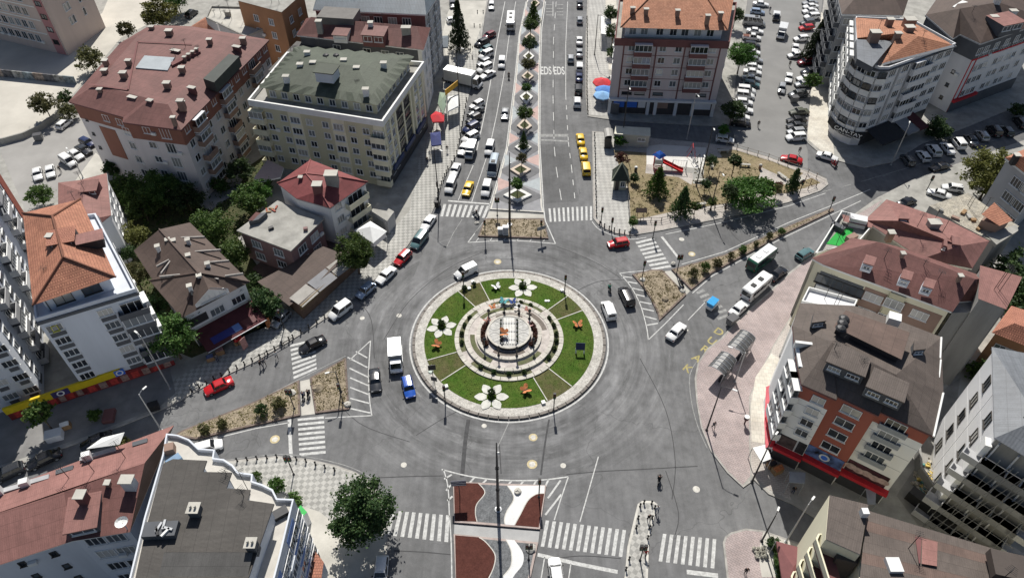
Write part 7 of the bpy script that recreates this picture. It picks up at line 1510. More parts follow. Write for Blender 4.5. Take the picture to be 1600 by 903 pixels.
# --- avenue, going away
GB='cars parked along the right kerb of the avenue'
for kd,cl,cx,cy,fx,fy,l in(('sedan','dark',906,6,0,-12,'dark car farthest up the right kerb of the avenue'),('hatch','silver',906,31,0,-12,'silver car second from the top on the right kerb'),('sedan','white',905.5,63,0,-12,'white car above the silver one on the right kerb'),('sedan','silver',905.5,82,0,-12,'silver saloon above the white van on the right kerb'),('van','white',905.5,104,0,-12,'white van in the middle of the right kerb row'),('sedan','navy',905,120,0,-12,'navy car directly below the white van on the right kerb'),('mpv','black',904,139,0,-12,'black car second from the near end of the right kerb row'),('suv','white',902,159,0,-12,'white car at the near end of the right kerb row')):car(kd,cl,cx,cy,fx,fy,l,0,GB)
car('hatch','silver',892,91,0,-12,'silver car double-parked beside the right kerb row')
GT='yellow taxis at the taxi rank'
for cx,cy,l in((907,217,'farthest of the three yellow taxis in the rank'),(911.5,239,'middle one of the three yellow taxis in the rank'),(915.5,262,'nearest of the three yellow taxis in the rank')):car('sedan' if cy<250 else 'mpv','yellow',cx,cy,-2,-14,l,0,GT)
# --- round the island
car('pvan','white',728,423,-15,7,'white panel van rounding the island at its north-west');car('hatch','red',966,379,-16,2.5,'small red car entering from the east street');car('pvan','white',951,483,-6,-16,'white panel van passing the east lawn');car('mpv','black',979,462,-7,-15,'black people carrier beside the hatched triangle');car('sedan','white',1057,517,11,-12,'white saloon leaving towards the east street');car('truck','white',618,557,1,22,'white box truck passing the west lawn');car('sedan','dark',586,593,2,20,'dark saloon beside the hatched triangle on the west');car('hatch','blue',638,604,5,20,'bright blue car south-west of the island')
# --- east street
car('busg','green',1190,404,17,-13,'white and green minibus driving up the east street');car('busw','white',1182,448,15,-13,'white minibus standing at the pink pavement');car('sedan','black',1215,427,15,-12,'black saloon between the minibuses and the brown roofs');car('sedan','white',1155,481,13,-12,'white saloon parked behind the white minibus');car('hatch','teal',1258,396,14,-9,'dark teal hatchback by the turf terrace house')
# --- west street
car('sedan','black',488,537,-18,9,'black saloon crossing the west zebra');car('sedan','red',341,602,-18,8,'bright red car on the west street');car('van','white',531,484,-15,11,'white van at the kerb near the restaurant');car('hatch','paleblue',571,453,-13,11,'pale blue car in the shade of the street tree');car('sedan','white',603,429,-13,12,'white saloon next to the red car at the kerb');car('hatch','red',629,402,-12,12,'red hatchback at the kerb by the checker pavement');car('mpv','teal',655,375,-10,13,'dark teal people carrier at the kerb');car('sedan','white',669,347,-9,13,'white saloon at the kerb just below the north zebra')
car('sedan','black',150,688,-18,8,'black car in the shade above the pink roof',0);car('sedan','black',68,716,-18,8,'black car second from the left in the shade',0);car('hatch','dark',12,737,-18,8,'dark car at the left edge in the shade',0);car('hatch','white',325,697,18,-5,'white car peeping out behind the white terraces');car('hatch','silver',438,497,-8,8,'silver car tucked beside the gabled house',.13)
car('hatch','white',869,894,-3,-20,'white car waiting at the south stop line');car('hatch','white',595,892,-2,18,'white car in the shade of the big plane tree')
# --- left car park
GL='cars in the left car park'
for kd,cl,cx,cy,fx,fy,l in(('sedan','white',58,271,2,14,'white car with dark glass leftmost in the car park'),('sedan','white',78,267,2,14,'white car second from left in the car park'),('mpv','white',106,251,13,9,'white estate lowest of the slanted row'),('sedan','white',118,241,13,8,'white saloon second in the slanted row'),('sedan','dark',130,233,13,7,'dark saloon third in the slanted row'),('hatch','navy',136,222,13,6,'navy car half hidden by the block wall'),('hatch','white',100,193,14,-11,'white car beside the curved yard wall')):car(kd,cl,cx,cy,fx,fy,l,.15,GL)
car('suv','black',299,21,12,-10,'black off-roader at the top edge near the orange-tiled house',.14)
# --- big car park
GP='cars in the left row of the big car park'
for kd,cl,cx,cy,l in(('sedan','white',1189,6,'white car at the top of the left row'),('hatch','paleblue',1184,18,'pale blue car above the silver minibus'),('minibus','silver',1179,33,'long silver minibus in the left row of the car park'),('sedan','white',1180,48,'white saloon below the silver minibus'),('pickup','white',1175,58,'white pickup with rusty bed in the left row'),('suv','black',1175,71,'black car below the white pickup'),('hatch','white',1176,81,'white hatchback below the black car'),('hatch','silver',1180,93,'silver hatchback beside the green tree'),('hatch','white',1178,104,'white hatchback second below the green tree'),('sedan','white',1176,112,'white saloon third below the green tree'),('sedan','silver',1174,122,'silver saloon above the teal car'),('hatch','teal',1174,131,'teal hatchback in the left row'),('van','white',1167,140,'white van just below the teal car'),('van','white',1165,148,'white van second below the teal car'),('hatch','white',1163,159,'white hatchback beside the dark tree'),('sedan','white',1162,171,'white saloon third from the near end of the left row'),('hatch','white',1158,182,'white car second from the near end of the left row'),('suv','black',1158,192,'black off-roader at the near end of the left row')):car(kd,cl,cx,cy,14,1.5,l,0,GP)
car('hatch','white',1133,217,14,2,'white car with a small tree in front beside the play area');car('truck','white',1222,50,-4,14,'white box truck driving through the big car park');car('flatbed','black',1213,26,-1,14,'small black flatbed truck in the car park lane');car('sedan','white',1233,121,-2,13,'white saloon in the car park lane');car('hatch','silver',1222,138,-2,13,'silver car below the white saloon in the lane')
GQ='cars in the right row of the big car park'
for kd,cl,cx,cy,l in(('sedan','silver',1266,4,'silver car at the top of the right row'),('sedan','white',1267,10,'white car second from the top of the right row'),('sedan','white',1266,17,'white car third from the top of the right row'),('suv','white',1269,26,'white off-roader above the dark conifer'),('hatch','grey',1262,35,'grey car beside the dark conifer'),('hatch','red',1260,43,'red car half under the dark conifer'),('hatch','white',1252,60,'white car left of the dark conifer'),('hatch','white',1243,86,'white car above the maroon one'),('suv','maroon',1260,97,'maroon off-roader in the right row'),('suv','dark',1266,112,'dark off-roader below the maroon one'),('sedan','white',1259,122,'white saloon beside the small tree in the right row'),('hatch','silver',1255,131,'silver car under the small tree'),('suv','grey',1247,147,'dark grey off-roader above the litter bins'),('sedan','olive',1249,174,'car under an olive tarpaulin cover'),('sedan','black',1245,187,'upper one of the two black saloons in the right row'),('sedan','dark',1245,196,'lower one of the two black saloons in the right row'),('hatch','silver',1244,205,'silver car second from the near end of the right row'),('suv','white',1244,214,'white off-roader at the near end of the right row')):car(kd,cl,cx,cy,-14,1.0,l,0,GQ)
car('sedan','white',1243,75,-1,13,'white saloon with sunroof in front of the dark conifer');car('sedan','red',1237,248,-14,-3,'red saloon turning at the park railing');car('sedan','white',1293,244,14,4,'white saloon in front of the shaded corner block')
GS='cars in the shaded bays of the east street'
for kd,cl,cx,cy,l in(('hatch','grey',1419,249,'grey car first in the shaded bays'),('hatch','white',1443,243,'white car second in the shaded bays'),('suv','white',1459,234,'white off-roader third in the shaded bays'),('sedan','white',1481,231,'sunlit white car in the shaded bays'),('van','white',1498,222,'white van in the shaded bays'),('sedan','grey',1518,218,'grey saloon right of the white van'),('hatch','silver',1535,211,'silver estate in the shaded bays'),('van','black',1554,203,'black van in the shaded bays'),('hatch','dark',1574,204,'dark car second from the right in the shaded bays'),('suv','black',1595,191,'black car at the right edge of the bays')):car(kd,cl,cx,cy,-7,-9,l,0,GS)
car('sedan','black',1469,260,-14,3.5,'black saloon driving in the shade of the east street');car('sedan','white',1468,302,-13,-4,'white saloon parked in front of the large plane tree',.13);car('hatch','white',1489,293,-12,-2,'white car behind the white saloon under the plane tree',.13);car('sedan','black',1417,315,12,-5,'black saloon hidden behind the brown hipped roof',.13);car('van','white',1549,304,8,-9,'white van at the wall of the grey house',.13)
# --- blue three-wheeler
p=at(1114,474,.8);t=thing('three_wheeler','blue covered three-wheeler crossing the east zebra','three-wheeler',(p.x,p.y,0),math.atan2(1,.9));t.scale=(.88,)*3
mb=MB();loft(mb,[(1.2,.4,.9,.4),(.9,.3,1.0,.55),(.2,.3,1.0,.6),(-1.1,.35,.95,.62),(-1.25,.4,.9,.6)],ring_body);mb.build('body',[paint('white')],t)
mb=MB();mb.box((-.35,0,1.3),(1.6,1.15,.7));mb.box((-.3,0,1.7),(1.9,1.3,.1));mb.build('canopy',[paint('azure')],t);mb=MB();mb.face([(.62,-.5,.98),(.62,.5,.98),(.47,.5,1.6),(.47,-.5,1.6)]);mb.build('windscreen',[CGLASS],t)
for x,y in((.95,0),(-.75,.55),(-.75,-.55)):link('wheel',wheel_mesh(.28,.16),t,(x,y,.28))
for k,(o,L)in PROTO.items():
    for ch in KIDS[o.name]:bpy.data.objects.remove(ch)
    bpy.data.objects.remove(o)
# ------------------------------------------------------------------ people and motorcycles
SKIN=M('skin',(.38,.22,.15),.6,.05,4);HAIR=M('hair_dark',(.02,.015,.012),.6,.1,6)
CLO={'black':(.015,.015,.017),'white':(.6,.6,.58),'grey':(.12,.12,.13),'navy':(.02,.03,.08),'red':(.4,.03,.03),'green':(.05,.30,.22),'tan':(.3,.2,.12),'denim':(.06,.09,.16)}
def cloth(c):return M('cloth_'+c,CLO[c],.85,.12,8)
def body_mesh(name,J,E_,Rd,root):
    me=bpy.data.meshes.new('skel');me.from_pydata(J,E_,[]);o=bpy.data.objects.new('skel',me);C.objects.link(o)
    o.modifiers.new('s','SKIN');
    for i,v in enumerate(me.skin_vertices[0].data):v.radius=(Rd[i],Rd[i]*.85);v.use_root=(i==root)
    sub=o.modifiers.new('d','SUBSURF');sub.levels=1
    dg=bpy.context.evaluated_depsgraph_get();m2=bpy.data.meshes.new_from_object(o.evaluated_get(dg));m2.name=name;bpy.data.objects.remove(o);return m2
def person_mesh(pose):
    w=.22 if pose=='walk' else.03
    if pose=='ride':
        J=[(0,0,.82),(0,.02,1.05),(.08,0,1.3),(.1,0,1.42),(.13,0,1.5),(.14,0,1.64),(.15,0,1.74),(.02,.2,1.36),(.22,.28,1.15),(.46,.26,1.05),(.54,.26,1.03),(.02,-.2,1.36),(.22,-.28,1.15),(.46,-.26,1.05),(.54,-.26,1.03),(.05,.12,.78),(.42,.2,.72),(.3,.2,.34),(.42,.2,.28),(.05,-.12,.78),(.42,-.2,.72),(.3,-.2,.34),(.42,-.2,.28)]
    else:
        J=[(0,0,.92),(0,0,1.12),(.02,0,1.36),(.02,0,1.47),(.03,0,1.54),(.05,0,1.66),(.05,0,1.75),(0,.2,1.4),(-w*.5,.27,1.12),(w*.3,.27,.9),(w*.5,.26,.8),(0,-.2,1.4),(w*.5,-.27,1.12),(w*1.2,-.27,.9),(w*1.5,-.26,.8),(0,.1,.88),(w,.1,.48),(w*.9,.1,.09),(w+.14,.1,.05),(0,-.1,.88),(-w*.4,-.1,.48),(-w*1.5,-.1,.1),(-w*1.3+.12,-.1,.05)]
    E_=[(0,1),(1,2),(2,3),(3,4),(4,5),(5,6),(2,7),(7,8),(8,9),(9,10),(2,11),(11,12),(12,13),(13,14),(0,15),(15,16),(16,17),(17,18),(0,19),(19,20),(20,21),(21,22)]
    Rd=[.15,.14,.16,.07,.055,.105,.07,.08,.055,.045,.035,.08,.055,.045,.035,.1,.075,.05,.045,.1,.075,.05,.045]
    me=body_mesh('body',J,E_,Rd,0)
    for m in(cloth('black'),cloth('navy'),SKIN,HAIR):me.materials.append(m)
    hz=J[5][2]
    for f in me.polygons:
        c=f.center
        f.material_index=3 if(c.z>hz+.05 or(c.z>hz-.06 and c.x<J[5][0]-.03))else 2 if c.z>J[3][2]or(abs(c.y)>.2 and c.z<(.93 if pose!='ride' else 1.08)and(pose!='ride' or c.x>.4)and c.z>.6)else 0 if c.z>(.9 if pose!='ride' else.86)else 1
        f.use_smooth=True
    return me
PM={k:person_mesh(k)for k in('stand','walk','ride')}
def person(px,py,pose,top,bot,fx,fy,label,z=0.0,hat=None):
    p=at(px,py,z);q=at(px+fx,py+fy,z);o=link('person',PM[pose],None,(p.x,p.y,z+.01),math.atan2(q.y-p.y,q.x-p.x));o.scale=(.88,)*3
    for i,m in((0,cloth(top)),(1,cloth(bot))):o.material_slots[i].link='OBJECT';o.material_slots[i].material=m
    return tag(o,label,'person')
for a in((409,574,'walk','black','navy',5,4,'left one of two people in dark clothes walking on the west street'),(414,571,'walk','grey','black',5,4,'right one of two people in dark clothes walking on the west street'),(433,560,'walk','white','black',3,5,'person in a pale shirt stepping off the kerb at the west zebra'),
          (1114,669,'walk','grey','black',3,8,'person in dark clothes walking on the pink pavement beside the lamp pole'),(1164,896,'stand','black','black',0,6,'person in black standing at the bottom corner pavement'),(1026,800,'walk','white','denim',2,6,'person in a white top on the south refuge'),(1013,813,'walk','black','black',2,6,'person in black on the south refuge'),(1008,868,'walk','red','black',-2,6,'person in a red top near the bottom of the south refuge'),
          (699,238,'walk','black','white',0,8,'person with pale trousers walking on the avenue pavement'),(1233,105,'walk','black','black',0,8,'person in black between the parked cars'),(1184,199,'walk','black','grey',0,8,'person walking across the big car park'),(1248,240,'walk','grey','black',0,8,'person at the corner of the park railing'),(1217,150,'walk','black','grey',4,8,'person behind the silver car in the car park lane'),(1202,20,'stand','navy','black',0,8,'person near the top of the car park'),
          (1238,770,'stand','black','navy',0,5,'person in the shade of the red awning'),(96,270,'stand','black','grey',2,6,'person beside the white estate in the left car park'),(672,246,'walk','white','navy',2,6,'person in a white shirt in the shade of the olive block'),(668,256,'walk','black','navy',2,6,'person in black in the shade of the olive block'),(341,565,'stand','grey','navy',5,5,'person in grey under the left end of the burgundy awning'),(372,540,'stand','red','black',0,5,'person in red under the burgundy awning')):
    person(*a,z=.13 if a[1]not in(574,571,105,199,150,20)and not(a[0]in(1026,1013,1008)and False)else 0)
def motorbike(px,py,fx,fy,label,rider=None,col='black',z=0.0,rl=None):
    p=at(px,py,z);q=at(px+fx,py+fy,z);rz=math.atan2(q.y-p.y,q.x-p.x);t=thing('motorcycle',label,'motorcycle',(p.x,p.y,z),rz);t.scale=(.88,)*3
    for x in(.68,-.62):link('wheel',wheel_mesh(.3,.13),t,(x,0,.3))
    mb=MB();mb.tube([(.66,0,.3),(.5,0,.75),(.42,0,1.0)],.05,6);mb.tube([(.42,-.33,1.03),(.42,.33,1.03)],.03,6);mb.build('fork',[STEEL],t)
    mb=MB();loft(mb,[(.5,.45,.8,.1),(.3,.35,.88,.17),(0,.35,.8,.16),(-.2,.4,.78,.15),(-.75,.55,.85,.1)],ring_body);mb.build('body',[paint(col)],t);mb=MB();mb.box((-.25,0,.84),(.8,.26,.1));mb.build('seat',[TRIMB],t)
    if rider:o=person(px,py,'ride',rider,'black',fx,fy,rl,z);o.location.x-=.12*math.cos(rz);o.location.y-=.12*math.sin(rz)
motorbike(952,454,-4,-14,'motorcycle passing east of the island','green','black',0,'rider in a green top on the motorcycle east of the island');motorbike(1029,752,2,-10,'motorcycle coming up near the south refuge','black','black',0,'rider in black near the south refuge');motorbike(744,338,-8,-5,'motorcycle stopped on the north zebra','black','silver',0,'rider in black stopped on the north zebra');motorbike(795,123,0,8,'motorcycle coming down the avenue','black','black',0,'rider in black coming down the avenue')
motorbike(475,622,1,-8,'left one of two motorcycles waiting on the west crossing walk','navy','silver',.01,'left one of two riders on the west crossing walk');motorbike(483,619,1,-8,'right one of two motorcycles waiting on the west crossing walk','black','black',.01,'right one of two riders on the west crossing walk');motorbike(1302,260,6,4,'red motorcycle behind the white saloon in front of the corner block','red','red',0,'rider in red behind the white saloon');motorbike(1064,446,6,8,'black motorcycle parked at the east crossing walk',None,'black',.01)
# ------------------------------------------------------------------ street furniture
def lamp(px,py,h,ax,ay,label,z=.13,arm=1.8,double=False,mat=None,group='street lamps',head=TRIM):
    p=at(px,py,z);a=math.atan2(-ay,ax)if(ax or ay)else 0;t=thing('street_lamp',label,'street lamp',(p.x,p.y,z),a,group);mat=mat or GALV
    mb=MB();mb.tube([(0,0,0),(0,0,h*.5),(0,0,h)],[.11,.085,.055],8);mb.lathe([(.2,0),(.2,.06),(.12,.1)],8);mb.build('pole',[mat],t)
    for s_ in((1,-1)if double else(1,)):
        mb=MB();mb.tube([(0,0,h-.15),(s_*arm*.4,0,h+.12),(s_*arm,0,h+.2)],.04,6);mb.build('arm',[mat],t);mb=MB();mb.box((s_*(arm+.3),0,h+.2),(.55,.2,.1));mb.build('lamp_head',[head],t)
    return t
def signal(px,py,h,label,rz=0.0,z=.2,n=1):
    p=at(px,py,z);t=thing('traffic_light',label,'traffic light',(p.x,p.y,z),rz,'traffic lights');mb=MB();mb.tube([(0,0,0),(0,0,h)],.07,8);mb.lathe([(.16,0),(.16,.08),(.08,.12)],8);mb.build('pole',[STEEL],t)
    for k in range(n):
        x=(k-(n-1)/2)*.45;mb=MB();mb.box((x,0,h-.1),(.34,.26,1.0));hd=mb.build('signal_head',[TRIMB],t)
        for i,c in enumerate(('red','yellow','green')):mb=MB();mb.lathe([(.0,.0),(.1,.0)],10);o=mb.build('lens',[M('lens_'+c,{'red':(.2,.02,.02),'yellow':(.22,.14,.02),'green':(.02,.16,.08)}[c],.3,.05,2)],hd,(x,-.14,h+.2-i*.3));o.rotation_euler.x=PI/2
    return t
for a in((842,776,3.6,'traffic light at the north-east corner of the south gravel island',0,.22),(826,874,3.3,'traffic light by the bottom gravel island',0,.22,2),(882,458,3.4,'traffic light on the north-east of the island',0,.25),(725,455,3.6,'traffic light on the north-west of the island',0,.25),(696,629,3.2,'twin sign post on the south-west kerb of the island',0,.1),(865,641,3.2,'traffic light on the south-east kerb of the island',0,.2),
          (1003,436,3.4,'traffic light at the tip of the east island',0,.2),(1057,428,3.6,'double traffic light where the east median begins',0,.2,2),(460,638,3.6,'double traffic light at the end of the west median',0,.2,2),(536,629,3.6,'traffic light in the corner of the west island',0,.2),(459,741,3.6,'double traffic light on the checker pavement of the south-west corner',0,.13,2),(777,337,3.4,'traffic light on the north crossing walk',0,.02,2),(758,372,3.4,'traffic light at the near left corner of the sandy island',0,.2),(845,371,3.2,'arrow sign post at the near right corner of the sandy island',0,.2),(1020,372,3.2,'traffic light by the east zebra at the park',0,.13),
          (1295,331,2.8,'traffic light at the far tip of the east median',0,.2),(1000,875,3.2,'double traffic light on the south refuge',0,.14,2),(444,513,3.4,'traffic light on the pavement by the west zebra',0,.13),(685,311,3.2,'dark signal post at the kerb by the north zebra',0,.13),(1248,305,2.8,'thin signal post at the tip of the park',0,.13),(939,348,2.8,'signal post at the park corner facing the island',0,.13),(955,361,2.4,'short signal post on the rounded park corner',0,.13),(1448,297,2.6,'signal post beside the parked white saloon',0,.13)):signal(*a)
for px,py,h,l in((778.5,796,14.0,'tall dark mast on the south gravel island'),(796.3,351,14.0,'tall dark mast on the sandy north island')):
    p=at(px,py,.2);t=thing('mast',l,'mast',(p.x,p.y,.2));mb=MB();mb.tube([(0,0,0),(0,0,4.5),(0,0,9),(0,0,h-2),(0,0,h)],[.2,.17,.13,.09,.05],10);mb.build('shaft',[STEEL],t)
    for z in(4.5,9):mb=MB();mb.lathe([(.2,-.12),(.24,0),(.2,.12)],10,(0,0,z));mb.build('collar',[STEEL],t)
    mb=MB();mb.lathe([(.42,0),(.42,.1),(.25,.14)],10);mb.build('base_flange',[GALV],t);mb=MB();mb.box((.12,0,h-2),(.3,.12,.3));mb.build('camera_box',[TRIM],t)
lamp(1110,328,7.8,.2,1,'lamp post at the park kerb between two trees',arm=.9,mat=STEEL);
lamp(686,318,11,.8,.6,'tall dark lamp post at the kerb above the north zebra',mat=STEEL,arm=1.2);lamp(718,165,12,.8,.3,'tall thin lamp post carrying the amber banner',mat=STEEL,arm=1.0);lamp(972,218,11,0,1,'tall lamp post at the taxi rank pavement',mat=STEEL,arm=1.0);lamp(929,86,9,.8,1,'dark lamp post on the avenue pavement by the parked cars',mat=STEEL,arm=2.0)
lamp(1073,218,9.5,.1,.6,'white-headed lamp post behind the playground',arm=.9);lamp(1088,291,6.5,0,.5,'thin post by the park bench',mat=STEEL,arm=.4);lamp(1097,272,9.5,0,.5,'dark lamp post at the edge of the play surface',mat=STEEL,arm=.6);lamp(1104,672,9.0,1,.5,'lamp post at the kerb of the pink pavement with its long shadow',mat=STEEL,arm=1.2);lamp(1148,596,6,-1,-.4,'lamp post at the end of the bus shelter',arm=1.6)
lamp(1228,846,8.5,.2,-.2,'white-headed lamp post at the shaded side street',arm=.5);lamp(1175,752,9.0,.9,-.9,'dark post at the corner of the pink pavement',mat=STEEL,arm=.6);lamp(266,607,10.5,-.7,-.5,'white-headed lamp post in front of the white block',arm=.5);lamp(252,672,7.5,.3,-.5,'thin lamp post at the kerb beside the pink roof',arm=.6)
lamp(1268,112,9,-.9,-.1,'lamp post standing in the dark conifer of the car park',arm=1.8);lamp(1392,258,8,.5,-1,'lamp post in front of the shaded corner block',arm=.8);lamp(130,278,5.5,-.6,-.6,'slanting thin post at the edge of the left car park',arm=.6);lamp(1190,845,6,.3,-.5,'dark post beside the flower bed',mat=STEEL,arm=.4)
lamp(533,612,4.2,-.9,.3,'small lamp with crossed arms on the west island',z=.2,arm=.7,mat=STEEL)
def board(px,py,h,w_,hh,label,mat,rz=0.0,z=.2,legs=1,name='road_sign',cat='sign',frame=STEEL,stripes=0):
    p=at(px,py,z);t=thing(name,label,cat,(p.x,p.y,z),rz)
    for k in range(legs):x=0 if legs==1 else(-w_*.4+k*w_*.8);mb=MB();mb.tube([(x,0,0),(x,0,h)],.05,7);mb.build('leg',[frame],t)
    mb=MB();mb.box((0,-.08,h-hh/2),(w_,.06,hh));pn=mb.build('panel',[mat],t)
    for k in range(stripes):mb=MB();mb.box((0,-.115,h-hh*(k+.5)/stripes),(w_*.96,.01,hh/stripes*.28));mb.build('stripe',[TRIM],pn)
    return t
board(718.5,774,3.5,1.7,1.1,'dark blue direction sign on the south gravel island',M('sign_navy_panel',(.025,.025,.07),.4,.1,2),R(4),.22,1,stripes=3)
board(845,373,2.6,1.5,.7,'dark arrow board on the sandy north island',M('sign_grey',(.08,.085,.09),.5,.1,2),R(25),.2,1,stripes=2)
board(677,592,3.0,1.0,1.0,'dark sign panel on the south-west pebble ring',TRIMB,R(10),.25,1);board(680,605,2.3,.8,.8,'twin panel beside the dark sign on the pebble ring',M('board_grey',(.07,.07,.075),.5,.1,2),R(-15),.25,1)
board(384,545,2.2,.9,2.0,'tall pinkish banner stand in front of the burgundy awning',M('banner_pink',(.42,.22,.2),.7,.2,3),R(60),.13);board(421,512,2.0,.7,1.8,'orange feather flag beside the gabled house',ORANGE,R(50),.13)
p=at(1163,662,.13);t=thing('round_post_box','round white-topped post on the pink pavement','post',(p.x,p.y,.13));mb=MB();mb.lathe([(.1,0),(.1,.9),(.28,1.0),(.34,1.3),(.3,1.5),(0,1.56)],12);mb.build('shaft',[M('post_dusky',(.12,.06,.06),.6,.1,2)],t);mb=MB();mb.lathe([(.33,1.5),(.33,1.58),(0,1.62)],12);mb.build('cap',[TRIM],t)
A,B_=at(698,143,4.6),at(713,131,4.6);t=thing('amber_banner','slanting amber banner board between two poles by the lorry','banner',((A.x+B_.x)/2,(A.y+B_.y)/2,.13));mb=MB();d=(B_-A).xy;mb.box((0,0,4.4),(d.length+1.0,.12,1.1),0,math.atan2(d.y,d.x));mb.build('panel',[ORYEL],t);mb=MB();mb.tube([(-d.x/2,-d.y/2,0),(-d.x/2,-d.y/2,4.2)],.07,6);mb.build('leg',[STEEL],t)
def shelter(a,b,label):
    A,B_=at(*a,2.6),at(*b,2.6);c=(A+B_)/2;d=(B_-A).xy;L=d.length;rz=math.atan2(d.y,d.x);t=thing('bus_shelter',label,'bus shelter',(c.x,c.y,.13),rz,'bus shelters')
    n=5;seg=L/n
    mb=MB();m_=M('shelter_roof',(.10,.10,.10),.35,.15,1.5,.3,.5)
    for i in range(8):
        a0,a1=PI*(.12+.76*i/8),PI*(.12+.76*(i+1)/8);P_=lambda an,x:(x,1.25*math.cos(an),2.0+.75*math.sin(an));mb.face([P_(a0,-seg/2+.02),P_(a0,seg/2-.02),P_(a1,seg/2-.02),P_(a1,-seg/2+.02)])
    me=mb.mesh('roof_panel',[m_])
    for k in range(n):link('roof_panel',me,t,(-L/2+seg*(k+.5),0,0))
    mb=MB()
    for i in range(9):pass
    for k in range(n+1):
        x=-L/2+seg*k;mb.tube([(x,1.25*math.cos(PI*(.12+.76*i/8)),2.02+.75*math.sin(PI*(.12+.76*i/8)))for i in range(9)],.05,5)
    mb.build('ribs',[GALV],t)
    for x in(-L/2+.1,0,L/2-.1):mb=MB();mb.tube([(x,-1.0,0),(x,-1.15,2.3)],.06,6);mb.build('post',[GALV],t)
    mb=MB();mb.box((0,-1.1,1.15),(L-.3,.03,1.7));mb.build('back_glass',[M('shelter_glass',(.10,.11,.11),.1,.1,1,0,.6)],t);mb=MB();mb.box((0,-.7,.48),(L-1,.4,.06));mb.box((-L/3,-.7,.24),(.08,.3,.46));mb.box((L/3,-.7,.24),(.08,.3,.46));mb.build('bench',[STEEL],t)
shelter((1119,578),(1139,555),'nearer of the two barrel-roofed bus shelters');shelter((1148,545),(1169,521),'farther of the two barrel-roofed bus shelters')
def bin_(px,py,w_,d,h,rz,label,m1,m2,z=.13):
    p=at(px,py,z);t=thing('waste_container',label,'bin',(p.x,p.y,z),rz);mb=MB();loft(mb,[(-w_/2,.15,h,d/2*.85),(w_/2,.15,h,d/2)],lambda zl,zt,w:[(-w*.8,zl),(-w,zt),(w,zt),(w*.8,zl)]);mb.build('tub',[m1],t);mb=MB();mb.box((0,0,h+.05),(w_+.08,d+.08,.1));mb.build('lid',[m2],t)
    for s_ in(-1,1):link('wheel',wheel_mesh(.1,.06),t,(w_*.35,s_*d*.35,.1))
bin_(1142,505,1.5,1.1,1.2,R(40),'grey waste container beside the bus shelter',M('bin_grey',(.18,.18,.18),.6,.2,2),M('bin_lid_dark',(.07,.07,.075),.5,.1,2));bin_(684,322,1.3,.9,1.2,R(80),'dark waste container at the north zebra kerb',TRIMB,TRIMB);bin_(1240,160,1.3,1.0,1.2,.2,'grey waste container above the tarpaulin car',M('bin_grey',(.18,.18,.18)),MATS['bin_lid_dark'],0);bin_(62,219,1.4,1.0,1.2,.3,'waste container at the yard wall by the left car park',M('bin_grey',(.18,.18,.18)),MATS['bin_lid_dark']);bin_(243,640,1.2,.9,1.1,.4,'dark waste container on the shaded kerb',TRIMB,TRIMB)
bm=None
def bollard(px,py,z=.13,g='bollards along the kerb',l='short black bollard on the pavement edge'):
    global bm
    if bm is None:
        mb=MB();mb.lathe([(.13,0),(.13,.06),(.085,.1),(.08,.52),(.12,.58),(.13,.66),(.07,.76),(0,.78)],8);bm=mb.mesh('bollard',[TRIMB])
    p=at(px,py,z);o=link('bollard',bm,None,(p.x,p.y,z));tag(o,l,'bollard',g)
def row(pts,n,g,l):
    P_=[Vector(p)for p in pts];L=[0]
    for a,b in zip(P_,P_[1:]):L.append(L[-1]+(b-a).length)
    for k in range(n):
        s=L[-1]*k/(n-1)
        for i in range(len(P_)-1):
            if s<=L[i+1]+1e-6:q=lerp(P_[i],P_[i+1],(s-L[i])/(L[i+1]-L[i]));bollard(q.x,q.y,.13,g,ordinal(k+1)+' '+l);break
row([(917,30),(917.5,60),(917,110),(917,150),(918.5,178)],26,'bollards along the right kerb of the avenue','black bollard from the top along the right kerb of the avenue')
row([(929,212),(930,250),(931,300),(932,338)],16,'bollards beside the taxi rank','black bollard from the top beside the taxi rank')
row([(937,351),(950,358),(965,363),(984,366.5)],7,'bollards round the park corner','black bollard from the left on the rounded park corner')
row([(729,158),(723,190),(719,215),(714,240),(706,257)],12,'bollards at the angled bays','black bollard from the top at the noses of the angled cars')
row([(700,265),(690,288),(684,306)],8,'bollards by the north zebra kerb','black bollard from the top at the kerb beside the white van')
row([(371,720.5),(405,717),(437,714.5),(470,719),(505,730),(523,735)],11,'bollards round the south-west corner','black bollard from the left on the checker corner pavement')
row([(520,489),(490,508),(458,528)],6,'bollards in front of the restaurant kerb','black bollard from the right at the kerb in front of the restaurant');row([(452,532),(420,552),(385,569),(340,590),(300,612)],14,'bollards along the west street kerb','black bollard from the right along the west street kerb')
for k,(px,py)in enumerate(((1000,791),(1006,786),(1018,787),(1023,794),(997,810),(1019,810),(994,825),(1015,825),(1012,841),(983,874),(978,890))):bollard(px,py,.14,'bollards on the south refuge',ordinal(k+1)+' black bollard from the top of the south refuge')
for k,(px,py)in enumerate(((746,21),(755,21),(741,42),(750,43),(730,92),(738,92))):bollard(px,py,.13,'bollards on the upper avenue pavement',ordinal(k+1)+' black bollard from the top on the upper avenue pavement near the spruce')
def fence(pts,h,label,mat,post=2.0,rails=(.4,.8),z=.13,name='railing',cat='railing',pm=None,rr=.03):
    P_=[at(p[0],p[1],z)for p in pts];t=thing(name,label,cat,P_[0]);o0=P_[0]
    for a,b in zip(P_,P_[1:]):
        L=(b-a).length;n=max(1,round(L/post))
        for k in range(n):q=lerp(a,b,k/n)-o0;mb=MB();mb.box((q.x,q.y,h/2),(.09,.09,h),0,math.atan2((b-a).y,(b-a).x));mb.build('post',[pm or mat],t)
        for r in rails:mb=MB();mb.tube([a-o0+Vector((0,0,r*h)),b-o0+Vector((0,0,r*h))],rr,5);mb.build('rail',[mat],t)
    return t
